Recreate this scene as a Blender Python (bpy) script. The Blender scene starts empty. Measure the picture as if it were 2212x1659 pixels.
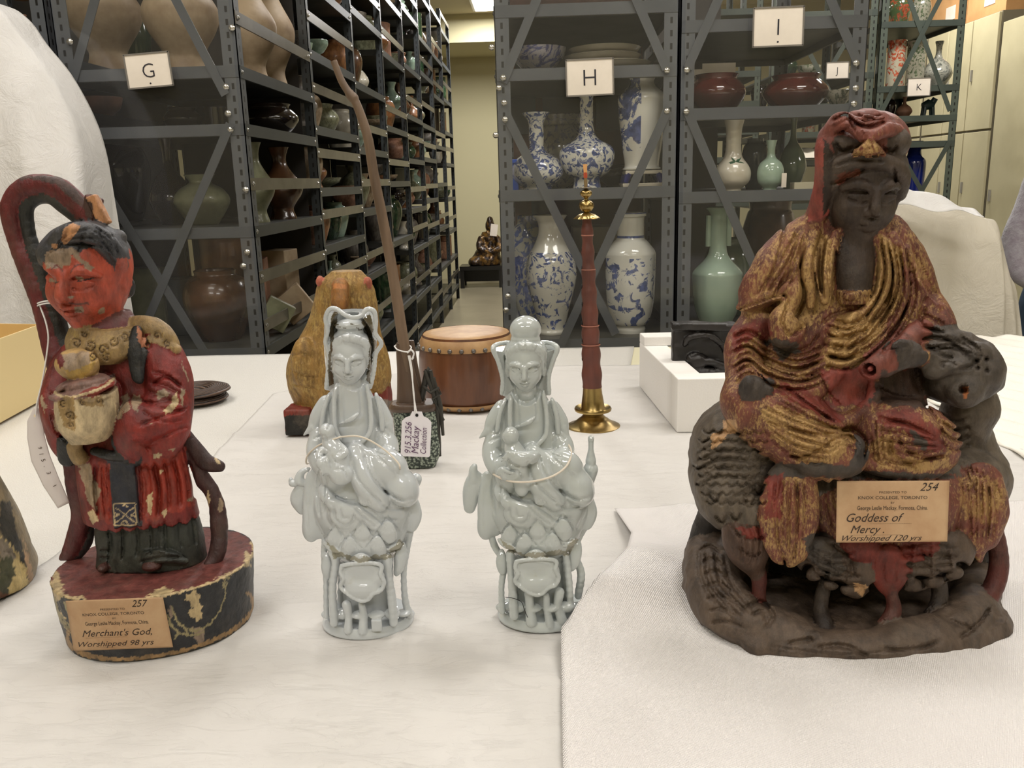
import bpy, bmesh, math, random
import numpy as np
from math import sin, cos, pi, radians, sqrt, atan2
from mathutils import Vector, Matrix, noise as mnoise

SC = bpy.context.scene
COL = SC.collection
# ---------------------------------------------------------------- camera
FPX = 1855.0
CAMPOS = np.array([0.0, 0.0, 1.34])
def _rx(t): return np.array([[1, 0, 0], [0, cos(t), -sin(t)], [0, sin(t), cos(t)]])
def _rz(t): return np.array([[cos(t), -sin(t), 0], [sin(t), cos(t), 0], [0, 0, 1]])
CR = _rz(radians(1.9)) @ _rx(radians(90 - 13.3)) @ _rz(radians(-1.6))
cd = bpy.data.cameras.new('camera'); cam = bpy.data.objects.new('camera', cd); COL.objects.link(cam)
_m = Matrix([list(CR[i]) + [CAMPOS[i]] for i in range(3)] + [[0, 0, 0, 1]])
cam.matrix_world = _m
cd.sensor_width = 36.0; cd.lens = FPX * 36.0 / 2212.0; cd.clip_start = 0.02; cd.clip_end = 100
SC.camera = cam
# ---------------------------------------------------------------- exposure, world, room lamps
SC.view_settings.view_transform = 'Standard'; SC.view_settings.look = 'None'
SC.view_settings.gamma = 1.0; SC.view_settings.use_curve_mapping = False
SC.view_settings.exposure = -0.1
w = bpy.data.worlds.new('world'); SC.world = w; w.use_nodes = True
w.node_tree.nodes['Background'].inputs[0].default_value = (1.0, 0.97, 0.94, 1)
w.node_tree.nodes['Background'].inputs[1].default_value = 0.3
CEIL = 3.3
def area_lamp(x, y, sx, sy, power, col=(1.0, 0.98, 0.965), z=CEIL - 0.06):
    ld = bpy.data.lights.new('ceiling_lamp_light', 'AREA'); ld.shape = 'RECTANGLE'
    ld.size = sx; ld.size_y = sy; ld.energy = power; ld.color = col
    o = bpy.data.objects.new('ceiling_lamp_light', ld); COL.objects.link(o); o.location = (x, y, z)
    return o
LAMPS = [(-1.2, 0.3, 1.1, 0.45, 6), (0.9, 0.3, 1.1, 0.45, 6), (-1.2, 1.7, 1.1, 0.45, 18), (1.0, 1.7, 1.1, 0.45, 18),
         (-1.2, -1.6, 1.1, 0.45, 25), (0.9, -1.6, 1.1, 0.45, 27), (-0.5, 4.4, 0.3, 1.2, 28), (-0.5, 7.2, 0.3, 1.2, 36), (-0.5, 10.0, 0.3, 1.2, 85),
         (2.2, 4.6, 1.1, 0.45, 46), (2.6, 6.6, 1.1, 0.45, 50), (4.0, 1.0, 1.1, 0.45, 20)]
for L in LAMPS: area_lamp(*L)
# ---------------------------------------------------------------- pixel helpers: where a ray of the photograph meets a plane of the room
def ray(px, py):
    return CR @ np.array([px - 1106.0, -(py - 829.5), -FPX])
def atY(px, py, Y):
    d = ray(px, py); return CAMPOS + d * (Y / d[1])
def atZ(px, py, z=0.89):
    d = ray(px, py); return CAMPOS + d * ((z - 1.34) / d[2])
def atX(px, py, X):
    d = ray(px, py); return CAMPOS + d * (X / d[0])
def toPx(P):
    c = (np.asarray(P) - CAMPOS) @ CR
    return 1106.0 + FPX * c[..., 0] / -c[..., 2], 829.5 - FPX * c[..., 1] / -c[..., 2]
def unitpx(Y, z=0.9):           # metres covered by one photo pixel at this distance
    c = (np.array([0, Y, z]) - CAMPOS) @ CR
    return -c[2] / FPX
def S(r, g=None, b=None):       # sRGB 0-255 -> linear
    if g is None: r, g, b = r
    def f(c):
        c /= 255.0
        return c / 12.92 if c <= 0.04045 else ((c + 0.055) / 1.055) ** 2.4
    return (f(r), f(g), f(b), 1.0)
# ---------------------------------------------------------------- materials
MATS = {}
class NT:
    def __init__(s, name):
        m = bpy.data.materials.new(name); m.use_nodes = True; s.m = m
        s.n = m.node_tree.nodes; s.l = m.node_tree.links; s.b = s.n['Principled BSDF']
    def node(s, t, **kw):
        nd = s.n.new(t)
        for k, v in kw.items():
            if k.startswith('i_'):
                key = k[2:]; key = int(key) if key.isdigit() else key.replace('_', ' ')
                nd.inputs[key].default_value = v
            else: setattr(nd, k, v)
        return nd
    def link(s, a, b): s.l.new(a, b)
    def noise(s, scale, detail=6, rough=0.6, coord='Object', stretch=None, dist=0.0):
        tc = s.node('ShaderNodeTexCoord'); src = tc.outputs[coord]
        if stretch:
            mp = s.node('ShaderNodeMapping'); mp.inputs['Scale'].default_value = stretch
            s.link(src, mp.inputs[0]); src = mp.outputs[0]
        nz = s.node('ShaderNodeTexNoise'); nz.inputs['Scale'].default_value = scale
        nz.inputs['Detail'].default_value = detail; nz.inputs['Roughness'].default_value = rough
        nz.inputs['Distortion'].default_value = dist
        s.link(src, nz.inputs['Vector']); return nz.outputs['Fac']
    def ramp(s, fac, stops, interp='LINEAR'):
        r = s.node('ShaderNodeValToRGB'); r.color_ramp.interpolation = interp
        e = r.color_ramp.elements
        while len(e) < len(stops): e.new(0.5)
        for i, (p, c) in enumerate(stops):
            e[i].position = p; e[i].color = c if hasattr(c, '__len__') else (c, c, c, 1)
        s.link(fac, r.inputs[0]); return r.outputs[0]
    def mix(s, fac, a, b, mode='MIX'):
        x = s.node('ShaderNodeMix', data_type='RGBA', blend_type=mode)
        for sock, v in ((x.inputs[0], fac), (x.inputs[6], a), (x.inputs[7], b)):
            if hasattr(v, 'is_linked') or hasattr(v, 'links'): s.link(v, sock)
            elif hasattr(v, '__len__'): sock.default_value = v
            else: sock.default_value = v
        return x.outputs[2]
    def bump(s, h, dist=0.001, strength=1.0, prev=None):
        b = s.node('ShaderNodeBump'); b.inputs['Distance'].default_value = dist; b.inputs['Strength'].default_value = strength
        s.link(h, b.inputs['Height'])
        if prev is not None: s.link(prev, b.inputs['Normal'])
        return b.outputs[0]
def M(name, col, rough=0.5, metal=0.0, col2=None, vs=20, lo=0.4, hi=0.6, bump=0.0, bs=80, coat=0.0, stretch=None, spec=0.5, sss=0.0, emit=0.0, detail=6):
    if name in MATS: return MATS[name]
    t = NT(name); b = t.b
    b.inputs['Base Color'].default_value = col; b.inputs['Roughness'].default_value = rough
    b.inputs['Metallic'].default_value = metal; b.inputs['Coat Weight'].default_value = coat
    b.inputs['Specular IOR Level'].default_value = spec
    if sss: b.inputs['Subsurface Weight'].default_value = sss; b.inputs['Subsurface Radius'].default_value = (0.004, 0.004, 0.004)
    if col2 is not None:
        f = t.noise(vs, detail=detail, stretch=stretch); f = t.ramp(f, [(lo, 0.0), (hi, 1.0)])
        t.link(t.mix(f, col, col2), b.inputs['Base Color'])
    if bump:
        t.link(t.bump(t.noise(bs, stretch=stretch), bump), b.inputs['Normal'])
    if emit:
        b.inputs['Emission Color'].default_value = col; b.inputs['Emission Strength'].default_value = emit
    MATS[name] = t.m; return t.m
# ---------------------------------------------------------------- objects
def link(o, parent=None):
    COL.objects.link(o)
    if parent is not None: o.parent = parent
    return o
def wloc(o):
    p = np.zeros(3)
    while o is not None: p += np.array(o.location); o = o.parent
    return p
def tag(o, label=None, cat=None, group=None, kind=None):
    if label: o['label'] = label
    if cat: o['category'] = cat
    if group: o['group'] = group
    if kind: o['kind'] = kind
    return o
def thing(name, loc, label, cat, group=None):
    o = bpy.data.objects.new(name, None); o.empty_display_size = 0.05; o.location = tuple(loc); link(o)
    return tag(o, label, cat, group)
class MB:
    """collects shapes in world coordinates and builds them as one mesh object"""
    def __init__(s): s.v = []; s.f = []; s.uv = []
    def add(s, vs, fs, uvs=None):
        n = len(s.v); s.v += [tuple(map(float, p)) for p in vs]; s.f += [tuple(i + n for i in f) for f in fs]
        s.uv += list(uvs) if uvs is not None else [(0, 0)] * len(vs); return s
    def box(s, c, size, rot=None):
        c = np.array(c, float); h = np.array(size, float) / 2
        R = np.eye(3) if rot is None else np.array(rot)
        P = [c + R @ (h * np.array([x, y, z])) for x in (-1, 1) for y in (-1, 1) for z in (-1, 1)]
        return s.add(P, [(0, 1, 3, 2), (4, 6, 7, 5), (0, 4, 5, 1), (2, 3, 7, 6), (0, 2, 6, 4), (1, 5, 7, 3)])
    def box2(s, lo, hi): return s.box([(a + b) / 2 for a, b in zip(lo, hi)], [b - a for a, b in zip(lo, hi)])
    def bar(s, p0, p1, wx, wy, up=(0, 0, 1)):
        p0 = np.array(p0, float); p1 = np.array(p1, float); d = p1 - p0; L = np.linalg.norm(d); d /= L
        u = np.cross(d, np.array(up, float))
        if np.linalg.norm(u) < 1e-6: u = np.cross(d, (1, 0, 0))
        u /= np.linalg.norm(u); v = np.cross(u, d)
        return s.box((p0 + p1) / 2, (L, wx, wy), np.array([d, u, v]).T)
    def tube(s, pts, radii, n=12, flat=1.0, cap=True, up=None):
        pts = [np.array(p, float) for p in pts]
        if not hasattr(radii, '__len__'): radii = [radii] * len(pts)
        V = []; prev = None
        for i, p in enumerate(pts):
            t = pts[min(i + 1, len(pts) - 1)] - pts[max(i - 1, 0)]; t /= np.linalg.norm(t) + 1e-12
            if prev is None:
                a = np.array(up, float) if up is not None else (np.array([0, 0, 1.0]) if abs(t[2]) < 0.9 else np.array([1.0, 0, 0]))
            else: a = prev
            a = a - t * (a @ t); a /= np.linalg.norm(a) + 1e-12; prev = a; b = np.cross(t, a)
            for k in range(n):
                th = 2 * pi * k / n; V.append(p + radii[i] * (cos(th) * a * flat + sin(th) * b))
        F = []
        for i in range(len(pts) - 1):
            for k in range(n):
                F.append((i * n + k, i * n + (k + 1) % n, (i + 1) * n + (k + 1) % n, (i + 1) * n + k))
        if cap: F.append(tuple(range(n))[::-1]); F.append(tuple(range((len(pts) - 1) * n, len(pts) * n)))
        return s.add(V, F)
    def lathe(s, prof, c, n=40, sx=1.0, sy=1.0, axis=None, wob=None):
        """prof: list of (radius, height)"""
        c = np.array(c, float); V = []; uv = []
        L = len(prof)
        for i, (r, h) in enumerate(prof):
            for k in range(n + 1):
                th = 2 * pi * k / n; rr = r * (1 + (wob(th, h) if wob else 0))
                p = np.array([rr * cos(th) * sx, rr * sin(th) * sy, h])
                if axis is not None: p = axis @ p
                V.append(c + p); uv.append((k / n, i / (L - 1)))
        F = []
        for i in range(L - 1):
            for k in range(n):
                a = i * (n + 1) + k; b = a + n + 1
                if prof[i][0] < 1e-6: F.append((a, b + 1, b))
                elif prof[i + 1][0] < 1e-6: F.append((a, a + 1, b))
                else: F.append((a, a + 1, b + 1, b))
        return s.add(V, F, uv)
    def grid(s, fn, nu, nv, u0=0, u1=1, v0=0, v1=1):
        V = []; uv = []
        for j in range(nv + 1):
            for i in range(nu + 1):
                u = u0 + (u1 - u0) * i / nu; v = v0 + (v1 - v0) * j / nv; V.append(fn(u, v)); uv.append((u, v))
        F = [(j * (nu + 1) + i, j * (nu + 1) + i + 1, (j + 1) * (nu + 1) + i + 1, (j + 1) * (nu + 1) + i) for j in range(nv) for i in range(nu)]
        return s.add(V, F, uv)
    def prism(s, poly, y0, y1):
        """outline in x,z extruded from y0 to y1"""
        n = len(poly); V = [(x, y0, z) for x, z in poly] + [(x, y1, z) for x, z in poly]
        F = [tuple(range(n)), tuple(range(n, 2 * n))[::-1]] + [(i, n + i, n + (i + 1) % n, (i + 1) % n) for i in range(n)]
        return s.add(V, F)
    def build(s, name, mat, parent=None, smooth=False, bevel=0, label=None, solid=0, sub=0, angle=40, merge=False):
        me = bpy.data.meshes.new(name); org = wloc(parent)
        me.from_pydata([tuple(np.array(p) - org) for p in s.v], [], s.f)
        uvl = me.uv_layers.new(name='UVMap')
        idx = np.empty(len(me.loops), dtype=np.int32); me.loops.foreach_get('vertex_index', idx)
        uvl.data.foreach_set('uv', np.array(s.uv, dtype=np.float32)[idx].ravel())
        bm = bmesh.new(); bm.from_mesh(me)
        if merge or smooth: bmesh.ops.remove_doubles(bm, verts=bm.verts, dist=1e-6)
        bmesh.ops.recalc_face_normals(bm, faces=bm.faces); bm.to_mesh(me); bm.free()
        if mat: me.materials.append(mat)
        o = bpy.data.objects.new(name, me); link(o, parent)
        if smooth:
            for p in me.polygons: p.use_smooth = True
            if angle < 180:
                me.set_sharp_from_angle(angle=radians(angle))
        if solid:
            md = o.modifiers.new('solid', 'SOLIDIFY'); md.thickness = solid; md.offset = 0
        if sub:
            md = o.modifiers.new('sub', 'SUBSURF'); md.levels = sub; md.render_levels = sub
        if bevel:
            md = o.modifiers.new('bevel', 'BEVEL'); md.width = bevel; md.segments = 2; md.limit_method = 'ANGLE'
        if label: o['label'] = label
        return o
def struct(o): o['kind'] = 'structure'; return o
def dup(root, loc, label=None, rotz=0.0):
    r = root.copy(); COL.objects.link(r); r.location = loc; r.rotation_euler = (0, 0, rotz)
    if label: r['label'] = label
    for ch in list(root.children):
        c = ch.copy(); COL.objects.link(c); c.parent = r
        for g in ch.children:
            d = g.copy(); COL.objects.link(d); d.parent = c
    return r
def catmull(pts, n=8):
    P = [np.array(p, float) for p in pts]
    if len(P) < 3: 
        return [P[0] + (P[-1] - P[0]) * i / n for i in range(n + 1)]
    P = [2 * P[0] - P[1]] + P + [2 * P[-1] - P[-2]]; out = []
    for i in range(1, len(P) - 2):
        a, b, c, d = P[i - 1:i + 3]
        for k in range(n):
            t = k / n; out.append(0.5 * ((2 * b) + (c - a) * t + (2 * a - 5 * b + 4 * c - d) * t * t + (3 * b - a - 3 * c + d) * t ** 3))
    out.append(P[-2]); return out
def text_mesh(name, body, mat, parent, fn, size, align='LEFT', shear=0.0, offset=0.0, sx=1.0, thick=0.0, cuts=0):
    """flat text, then every vertex is carried onto the surface by fn(x, y, h)"""
    cu = bpy.data.curves.new('t', 'FONT'); cu.body = body; cu.size = size; cu.align_x = align
    cu.shear = shear; cu.offset = offset; cu.resolution_u = 3; cu.extrude = thick
    o = bpy.data.objects.new('t', cu); COL.objects.link(o)
    dg = bpy.context.evaluated_depsgraph_get(); me = bpy.data.meshes.new_from_object(o.evaluated_get(dg))
    bpy.data.objects.remove(o); bpy.data.curves.remove(cu)
    org = wloc(parent)
    for v in me.vertices: v.co = Vector(tuple(np.array(fn(v.co.x * sx, v.co.y, v.co.z)) - org))
    me.name = name; me.materials.clear(); me.materials.append(mat)
    t = bpy.data.objects.new(name, me); link(t, parent); return t
def join(objs):
    """merge several freshly made meshes with one material into the first"""
    base = objs[0]; bm = bmesh.new()
    for o in objs: bm.from_mesh(o.data)
    bm.to_mesh(base.data); bm.free()
    for o in objs[1:]: bpy.data.objects.remove(o)
    return base
# ---------------------------------------------------------------- carving kit: solids blended in a distance field, relief and paint laid on, then meshed
class VNoise:
    def __init__(s, seed=0, n=32):
        s.n = n; s.t = np.random.RandomState(seed).rand(n, n, n).astype(np.float32)
    def __call__(s, P, scale):
        Q = P * scale; I = np.floor(Q).astype(np.int64); F = (Q - I).astype(np.float32); F = F * F * (3 - 2 * F)
        n = s.n; out = 0
        for dx in (0, 1):
            wx = F[..., 0] if dx else 1 - F[..., 0]
            for dy in (0, 1):
                wy = F[..., 1] if dy else 1 - F[..., 1]
                for dz in (0, 1):
                    wz = F[..., 2] if dz else 1 - F[..., 2]
                    out = out + wx * wy * wz * s.t[(I[..., 0] + dx) % n, (I[..., 1] + dy) % n, (I[..., 2] + dz) % n]
        return out * 2 - 1
VN = VNoise(3)
class Raster:
    """a drawing in photo pixels that is laid on the front of a carving"""
    def __init__(s, x0, y0, x1, y1):
        s.x0, s.y0, s.x1, s.y1 = x0, y0, x1, y1
        s.w = int(x1 - x0) + 1; s.h = int(y1 - y0) + 1
        s.a = np.zeros((s.h, s.w), np.float32)
    def _sub(s, xs, ys, m):
        i0 = max(0, int(min(xs) - m - s.x0)); i1 = min(s.w, int(max(xs) + m - s.x0) + 2)
        j0 = max(0, int(min(ys) - m - s.y0)); j1 = min(s.h, int(max(ys) + m - s.y0) + 2)
        if i1 <= i0 or j1 <= j0: return None
        Y, X = np.mgrid[j0:j1, i0:i1]; return i0, i1, j0, j1, (X + s.x0).astype(np.float32), (Y + s.y0).astype(np.float32)
    @staticmethod
    def _dist(X, Y, P):
        D = np.full(X.shape, 1e9, np.float32); T = np.zeros(X.shape, np.float32); SG = np.zeros(X.shape, np.float32); n = len(P) - 1
        for i in range(n):
            a, b = P[i], P[i + 1]; ab = b - a; L = float(ab @ ab) + 1e-9
            t = np.clip(((X - a[0]) * ab[0] + (Y - a[1]) * ab[1]) / L, 0, 1)
            dx = X - a[0] - t * ab[0]; dy = Y - a[1] - t * ab[1]; d = np.sqrt(dx * dx + dy * dy)
            m = d < D; D[m] = d[m]; T[m] = ((i + t) / n)[m]; SG[m] = np.sign(ab[0] * dy - ab[1] * dx)[m]
        return D, T, SG
    def line(s, pts, w, h, taper=True, curve=True):
        """ridge (h>0) or groove (h<0) of half-width w"""
        P = [np.array(p[:2], float) for p in (catmull(pts, 5) if curve and len(pts) > 2 else pts)]
        r = s._sub([p[0] for p in P], [p[1] for p in P], w * 3)
        if r is None: return
        i0, i1, j0, j1, X, Y = r; D, T, _ = s._dist(X, Y, P)
        v = h * np.exp(-(D / w) ** 2)
        if taper: v *= np.clip(np.sin(np.clip(T, 0.02, 0.98) * pi) * 3, 0, 1)
        s.a[j0:j1, i0:i1] += v
    def step(s, pts, w, h):
        """cloth edge: the side left of the stroke direction (as drawn on screen, y down) is raised by h and fades over w"""
        P = [np.array(p[:2], float) for p in catmull(pts, 5)]
        r = s._sub([p[0] for p in P], [p[1] for p in P], w * 1.1)
        if r is None: return
        i0, i1, j0, j1, X, Y = r; D, T, SG = s._dist(X, Y, P)
        e = np.clip(np.sin(np.clip(T, 0.02, 0.98) * pi) * 4, 0, 1)
        v = np.where(SG < 0, h * np.clip(1 - D / w, 0, 1) ** 1.5, -0.35 * h * np.clip(1 - D / (w * 0.35), 0, 1)) * e
        v *= np.clip(D / 1.5, 0.0, 1.0)
        s.a[j0:j1, i0:i1] += v
    def blob(s, x, y, rx, ry, h, ang=0):
        R = max(rx, ry) * 2.2; r = s._sub([x], [y], R)
        if r is None: return
        i0, i1, j0, j1, X, Y = r; c, q = cos(radians(ang)), sin(radians(ang))
        u = ((X - x) * c + (Y - y) * q) / rx; v = (-(X - x) * q + (Y - y) * c) / ry
        s.a[j0:j1, i0:i1] += h * np.exp(-(u * u + v * v))
    def poly(s, pts, val, curve=False, jitter=0.0, seed=1):
        P = [np.array(p[:2], float) for p in pts]
        if curve: P = [np.array(p[:2]) for p in catmull(P + [P[0]], 5)]
        r = s._sub([p[0] for p in P], [p[1] for p in P], 2 + jitter)
        if r is None: return
        i0, i1, j0, j1, X, Y = r
        if jitter:
            Q = np.stack([X, Y, np.full_like(X, seed * 7.3)], -1)
            X = X + jitter * (VN(Q, 0.09) + 0.5 * VN(Q + 31, 0.25)); Y = Y + jitter * (VN(Q + 57, 0.09) + 0.5 * VN(Q + 11, 0.25))
        ins = np.zeros(X.shape, bool)
        for i in range(len(P)):
            a, b = P[i], P[(i + 1) % len(P)]
            if a[1] == b[1]: continue
            c = ((a[1] > Y) != (b[1] > Y)) & (X < (b[0] - a[0]) * (Y - a[1]) / (b[1] - a[1]) + a[0]); ins ^= c
        s.a[j0:j1, i0:i1][ins] = val
    def plate(s, pts, h, soft=2.0, curve=False):
        """an outline raised (or sunk) by h with a crisp edge"""
        t = Raster(s.x0, s.y0, s.x0 + s.w - 1, s.y0 + s.h - 1); t.poly(pts, 1.0, curve)
        a = t.a
        for _ in range(int(soft)):
            b = a.copy(); b[1:-1, 1:-1] = (a[1:-1, 1:-1] * 2 + a[:-2, 1:-1] + a[2:, 1:-1] + a[1:-1, :-2] + a[1:-1, 2:]) / 6; a = b
        s.a += a * h
    def folds(s, A, B, n, w, h, jit=2.0, seed=0):
        """n grooves sweeping from guide curve A to guide curve B"""
        rr = random.Random(seed); A = [np.array(q, float) for q in A]; B = [np.array(q, float) for q in B]
        for k in range(n):
            t = (k + .5) / n; P = [a * (1 - t) + b * t + np.array([rr.uniform(-jit, jit), rr.uniform(-jit, jit)]) for a, b in zip(A, B)]
            s.line(P, w * rr.uniform(.75, 1.25), h * rr.uniform(.7, 1.2))
            t2 = (k + 1.0) / n
            if k < n - 1: s.line([a * (1 - t2) + b * t2 for a, b in zip(A, B)], w * 1.6, -h * .45)
    def stroke(s, pts, w, val, curve=True):
        P = [np.array(p[:2], float) for p in (catmull(pts, 5) if curve and len(pts) > 2 else pts)]
        r = s._sub([p[0] for p in P], [p[1] for p in P], w + 1)
        if r is None: return
        i0, i1, j0, j1, X, Y = r; D, T, _ = s._dist(X, Y, P); s.a[j0:j1, i0:i1][D < w] = val
    def sample(s, x, y, nearest=False):
        u = x - s.x0; v = y - s.y0
        if nearest:
            i = np.clip(np.round(u).astype(int), 0, s.w - 1); j = np.clip(np.round(v).astype(int), 0, s.h - 1); return s.a[j, i]
        u = np.clip(u, 0, s.w - 1.001); v = np.clip(v, 0, s.h - 1.001)
        i = u.astype(int); j = v.astype(int); fu = u - i; fv = v - j; a = s.a
        return (a[j, i] * (1 - fu) + a[j, i + 1] * fu) * (1 - fv) + (a[j + 1, i] * (1 - fu) + a[j + 1, i + 1] * fu) * fv
class Carve:
    def __init__(s, Y0, x0, y0, x1, y1, back, front, h, zmin=None):
        """box in photo pixels at distance Y0, `back`/`front` pixels deep behind / before that plane, voxel h metres"""
        s.Y0 = Y0; s.u = unitpx(Y0); s.h = h
        c = [atY(x, y, Y0 - d * s.u) for x in (x0, x1) for y in (y0, y1) for d in (-back, front)]
        lo = np.min(c, 0); hi = np.max(c, 0)
        if zmin is not None: lo[2] = zmin - 3 * h
        s.lo = lo; s.n = np.ceil((hi - lo) / h).astype(int) + 1
        s.ax = [(lo[i] + h * np.arange(s.n[i])).astype(np.float32) for i in range(3)]
        s.d = np.full(s.n, 1.0, np.float32); s.id = np.zeros(s.n, np.int16)
        s.ids = [('none', (1, 1, 1, 1), 0.0)]; s.cur = 0
        s.rel = Raster(x0, y0, x1, y1); s.paint = Raster(x0, y0, x1, y1); s.cols = [None]
    def p(s, px, py, d=0.0): return atY(px, py, s.Y0 - d * s.u)
    def part(s, name, col=(1, 1, 1, 1), gold=0.0):
        key = (name, tuple(col), gold)
        if key not in s.ids: s.ids.append(key)
        s.cur = s.ids.index(key)
    def color(s, col, gold=0.0):
        s.cols.append((tuple(col), gold)); return len(s.cols) - 1
    def _box(s, lo, hi):
        a = np.maximum(0, np.floor((np.array(lo) - s.lo) / s.h).astype(int)); b = np.minimum(s.n, np.ceil((np.array(hi) - s.lo) / s.h).astype(int) + 1)
        if (b <= a).any(): return None
        sl = tuple(slice(a[i], b[i]) for i in range(3))
        X, Y, Z = np.meshgrid(s.ax[0][sl[0]], s.ax[1][sl[1]], s.ax[2][sl[2]], indexing='ij', sparse=True)
        return sl, X, Y, Z
    def _un(s, sl, e, k):
        d = s.d[sl]; k = k * s.u
        m = e < d
        s.id[sl][m] = s.cur
        if k <= 0: s.d[sl] = np.minimum(d, e)
        else:
            h = np.clip(0.5 + 0.5 * (d - e) / k, 0, 1); s.d[sl] = d + (e - d) * h - k * h * (1 - h)
    def _cut(s, sl, e, k):
        d = s.d[sl]; k = max(k * s.u, 1e-6)
        h = np.clip(0.5 - 0.5 * (d + e) / k, 0, 1); s.d[sl] = d + (-e - d) * h + k * h * (1 - h)
    def ell(s, c, r, k=4, ang=0, tilt=0, yaw=0, cut=False, world=False):
        """ellipsoid: centre (px,py,d), radii (across, up, depth) in px; ang turns it counter-clockwise in the view"""
        C = np.array(c, float) if world else s.p(*c); R = np.array(r, float) * s.u; R = np.array([R[0], R[2], R[1]])
        m = R.max() + (k + 3) * s.u + 2 * s.h; q = s._box(C - m, C + m)
        if q is None: return
        sl, X, Y, Z = q; X = X - C[0]; Y = Y - C[1]; Z = Z - C[2]
        if ang: a = radians(ang); X, Z = X * cos(a) + Z * sin(a), -X * sin(a) + Z * cos(a)
        if tilt: a = radians(tilt); Y, Z = Y * cos(a) + Z * sin(a), -Y * sin(a) + Z * cos(a)
        if yaw: a = radians(yaw); X, Y = X * cos(a) + Y * sin(a), -X * sin(a) + Y * cos(a)
        k0 = np.sqrt((X / R[0]) ** 2 + (Y / R[1]) ** 2 + (Z / R[2]) ** 2)
        k1 = np.sqrt((X / R[0] ** 2) ** 2 + (Y / R[1] ** 2) ** 2 + (Z / R[2] ** 2) ** 2) + 1e-9
        e = (k0 * (k0 - 1) / k1).astype(np.float32)
        (s._cut if cut else s._un)(sl, e, k)
    def tube(s, pts, rad, k=4, flat=1.0, cut=False, curve=True, world=False, n=4):
        """chain of tapered capsules through (px,py,d); flat<1 squeezes it in depth"""
        if not hasattr(rad, '__len__'): rad = [rad] * len(pts)
        P = [np.array(p, float) if world else s.p(*(tuple(p) + (0,))[:3]) for p in pts]
        if curve and len(P) > 2:
            Q = catmull([np.append(p, r) for p, r in zip(P, rad)], n); P = [q[:3] for q in Q]; rad = [max(q[3], 0.3) for q in Q]
        for i in range(len(P) - 1):
            a, b = P[i], P[i + 1]; ra, rb = rad[i] * s.u, rad[i + 1] * s.u
            m = max(ra, rb) + (k + 2) * s.u + 2 * s.h; q = s._box(np.minimum(a, b) - m, np.maximum(a, b) + m)
            if q is None: continue
            sl, X, Y, Z = q; ab = b - a; f = 1.0 / flat
            L = ab[0] ** 2 + (ab[1] * f) ** 2 + ab[2] ** 2 + 1e-12
            X = X - a[0]; Y = (Y - a[1]) * f; Z = Z - a[2]; A = (ab[0], ab[1] * f, ab[2])
            t = np.clip((X * A[0] + Y * A[1] + Z * A[2]) / L, 0, 1)
            e = np.sqrt((X - t * A[0]) ** 2 + (Y - t * A[1]) ** 2 + (Z - t * A[2]) ** 2) - (ra + t * (rb - ra))
            if flat < 1: e = e * (0.5 + 0.5 * flat)
            (s._cut if cut else s._un)(sl, e.astype(np.float32), k)
    def box(s, c, r, k=4, rnd=3, ang=0, tilt=0, yaw=0, cut=False):
        C = s.p(*c); R = np.array([r[0], r[2], r[1]], float) * s.u; rn = rnd * s.u
        m = np.linalg.norm(R) + (k + 2) * s.u + 2 * s.h; q = s._box(C - m, C + m)
        if q is None: return
        sl, X, Y, Z = q; X = X - C[0]; Y = Y - C[1]; Z = Z - C[2]
        if ang: a = radians(ang); X, Z = X * cos(a) + Z * sin(a), -X * sin(a) + Z * cos(a)
        if tilt: a = radians(tilt); Y, Z = Y * cos(a) + Z * sin(a), -Y * sin(a) + Z * cos(a)
        if yaw: a = radians(yaw); X, Y = X * cos(a) + Y * sin(a), -X * sin(a) + Y * cos(a)
        qx, qy, qz = np.abs(X) - R[0] + rn, np.abs(Y) - R[1] + rn, np.abs(Z) - R[2] + rn
        e = np.sqrt(np.maximum(qx, 0) ** 2 + np.maximum(qy, 0) ** 2 + np.maximum(qz, 0) ** 2) + np.minimum(np.maximum(np.maximum(qx, qy), qz), 0) - rn
        (s._cut if cut else s._un)(sl, (e + 0 * X + 0 * Y + 0 * Z).astype(np.float32), k)
    def loft(s, rows, k=4, power=2.0):
        """stack of upright slices: (py, x_left, x_right, d_centre, half_depth) read at the middle plane; superellipse outline"""
        R = []
        for py, xl, xr, dc, hd in rows:
            a = s.p(xl, py, dc); b = s.p(xr, py, dc)
            R.append(((a[2] + b[2]) / 2, (a[0] + b[0]) / 2, (b[0] - a[0]) / 2, a[1], hd * s.u))
        R.sort(); R = np.array(R); m = (k + 3) * s.u + 2 * s.h
        lo = [(R[:, 1] - R[:, 2]).min() - m, (R[:, 3] - R[:, 4]).min() - m, R[0, 0] - m]; hi = [(R[:, 1] + R[:, 2]).max() + m, (R[:, 3] + R[:, 4]).max() + m, R[-1, 0] + m]
        q = s._box(lo, hi)
        if q is None: return
        sl, X, Y, Z = q; z = np.clip(Z, R[0, 0], R[-1, 0])
        def sm(col):
            # smooth interpolation through the rows
            zz = z.ravel(); i = np.clip(np.searchsorted(R[:, 0], zz) - 1, 0, len(R) - 2)
            t = (zz - R[i, 0]) / (R[i + 1, 0] - R[i, 0] + 1e-9)
            v = R[:, col]; g = np.gradient(v, R[:, 0]); hh = R[i + 1, 0] - R[i, 0]
            return ((2 * t ** 3 - 3 * t ** 2 + 1) * v[i] + (t ** 3 - 2 * t ** 2 + t) * hh * g[i] + (-2 * t ** 3 + 3 * t ** 2) * v[i + 1] + (t ** 3 - t ** 2) * hh * g[i + 1]).reshape(z.shape)
        cx, rx, cy, ry = sm(1), np.maximum(sm(2), 1e-4), sm(3), np.maximum(sm(4), 1e-4)
        u, v = np.abs((X - cx) / rx), np.abs((Y - cy) / ry)
        f = (u ** power + v ** power) ** (1.0 / power)
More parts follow.
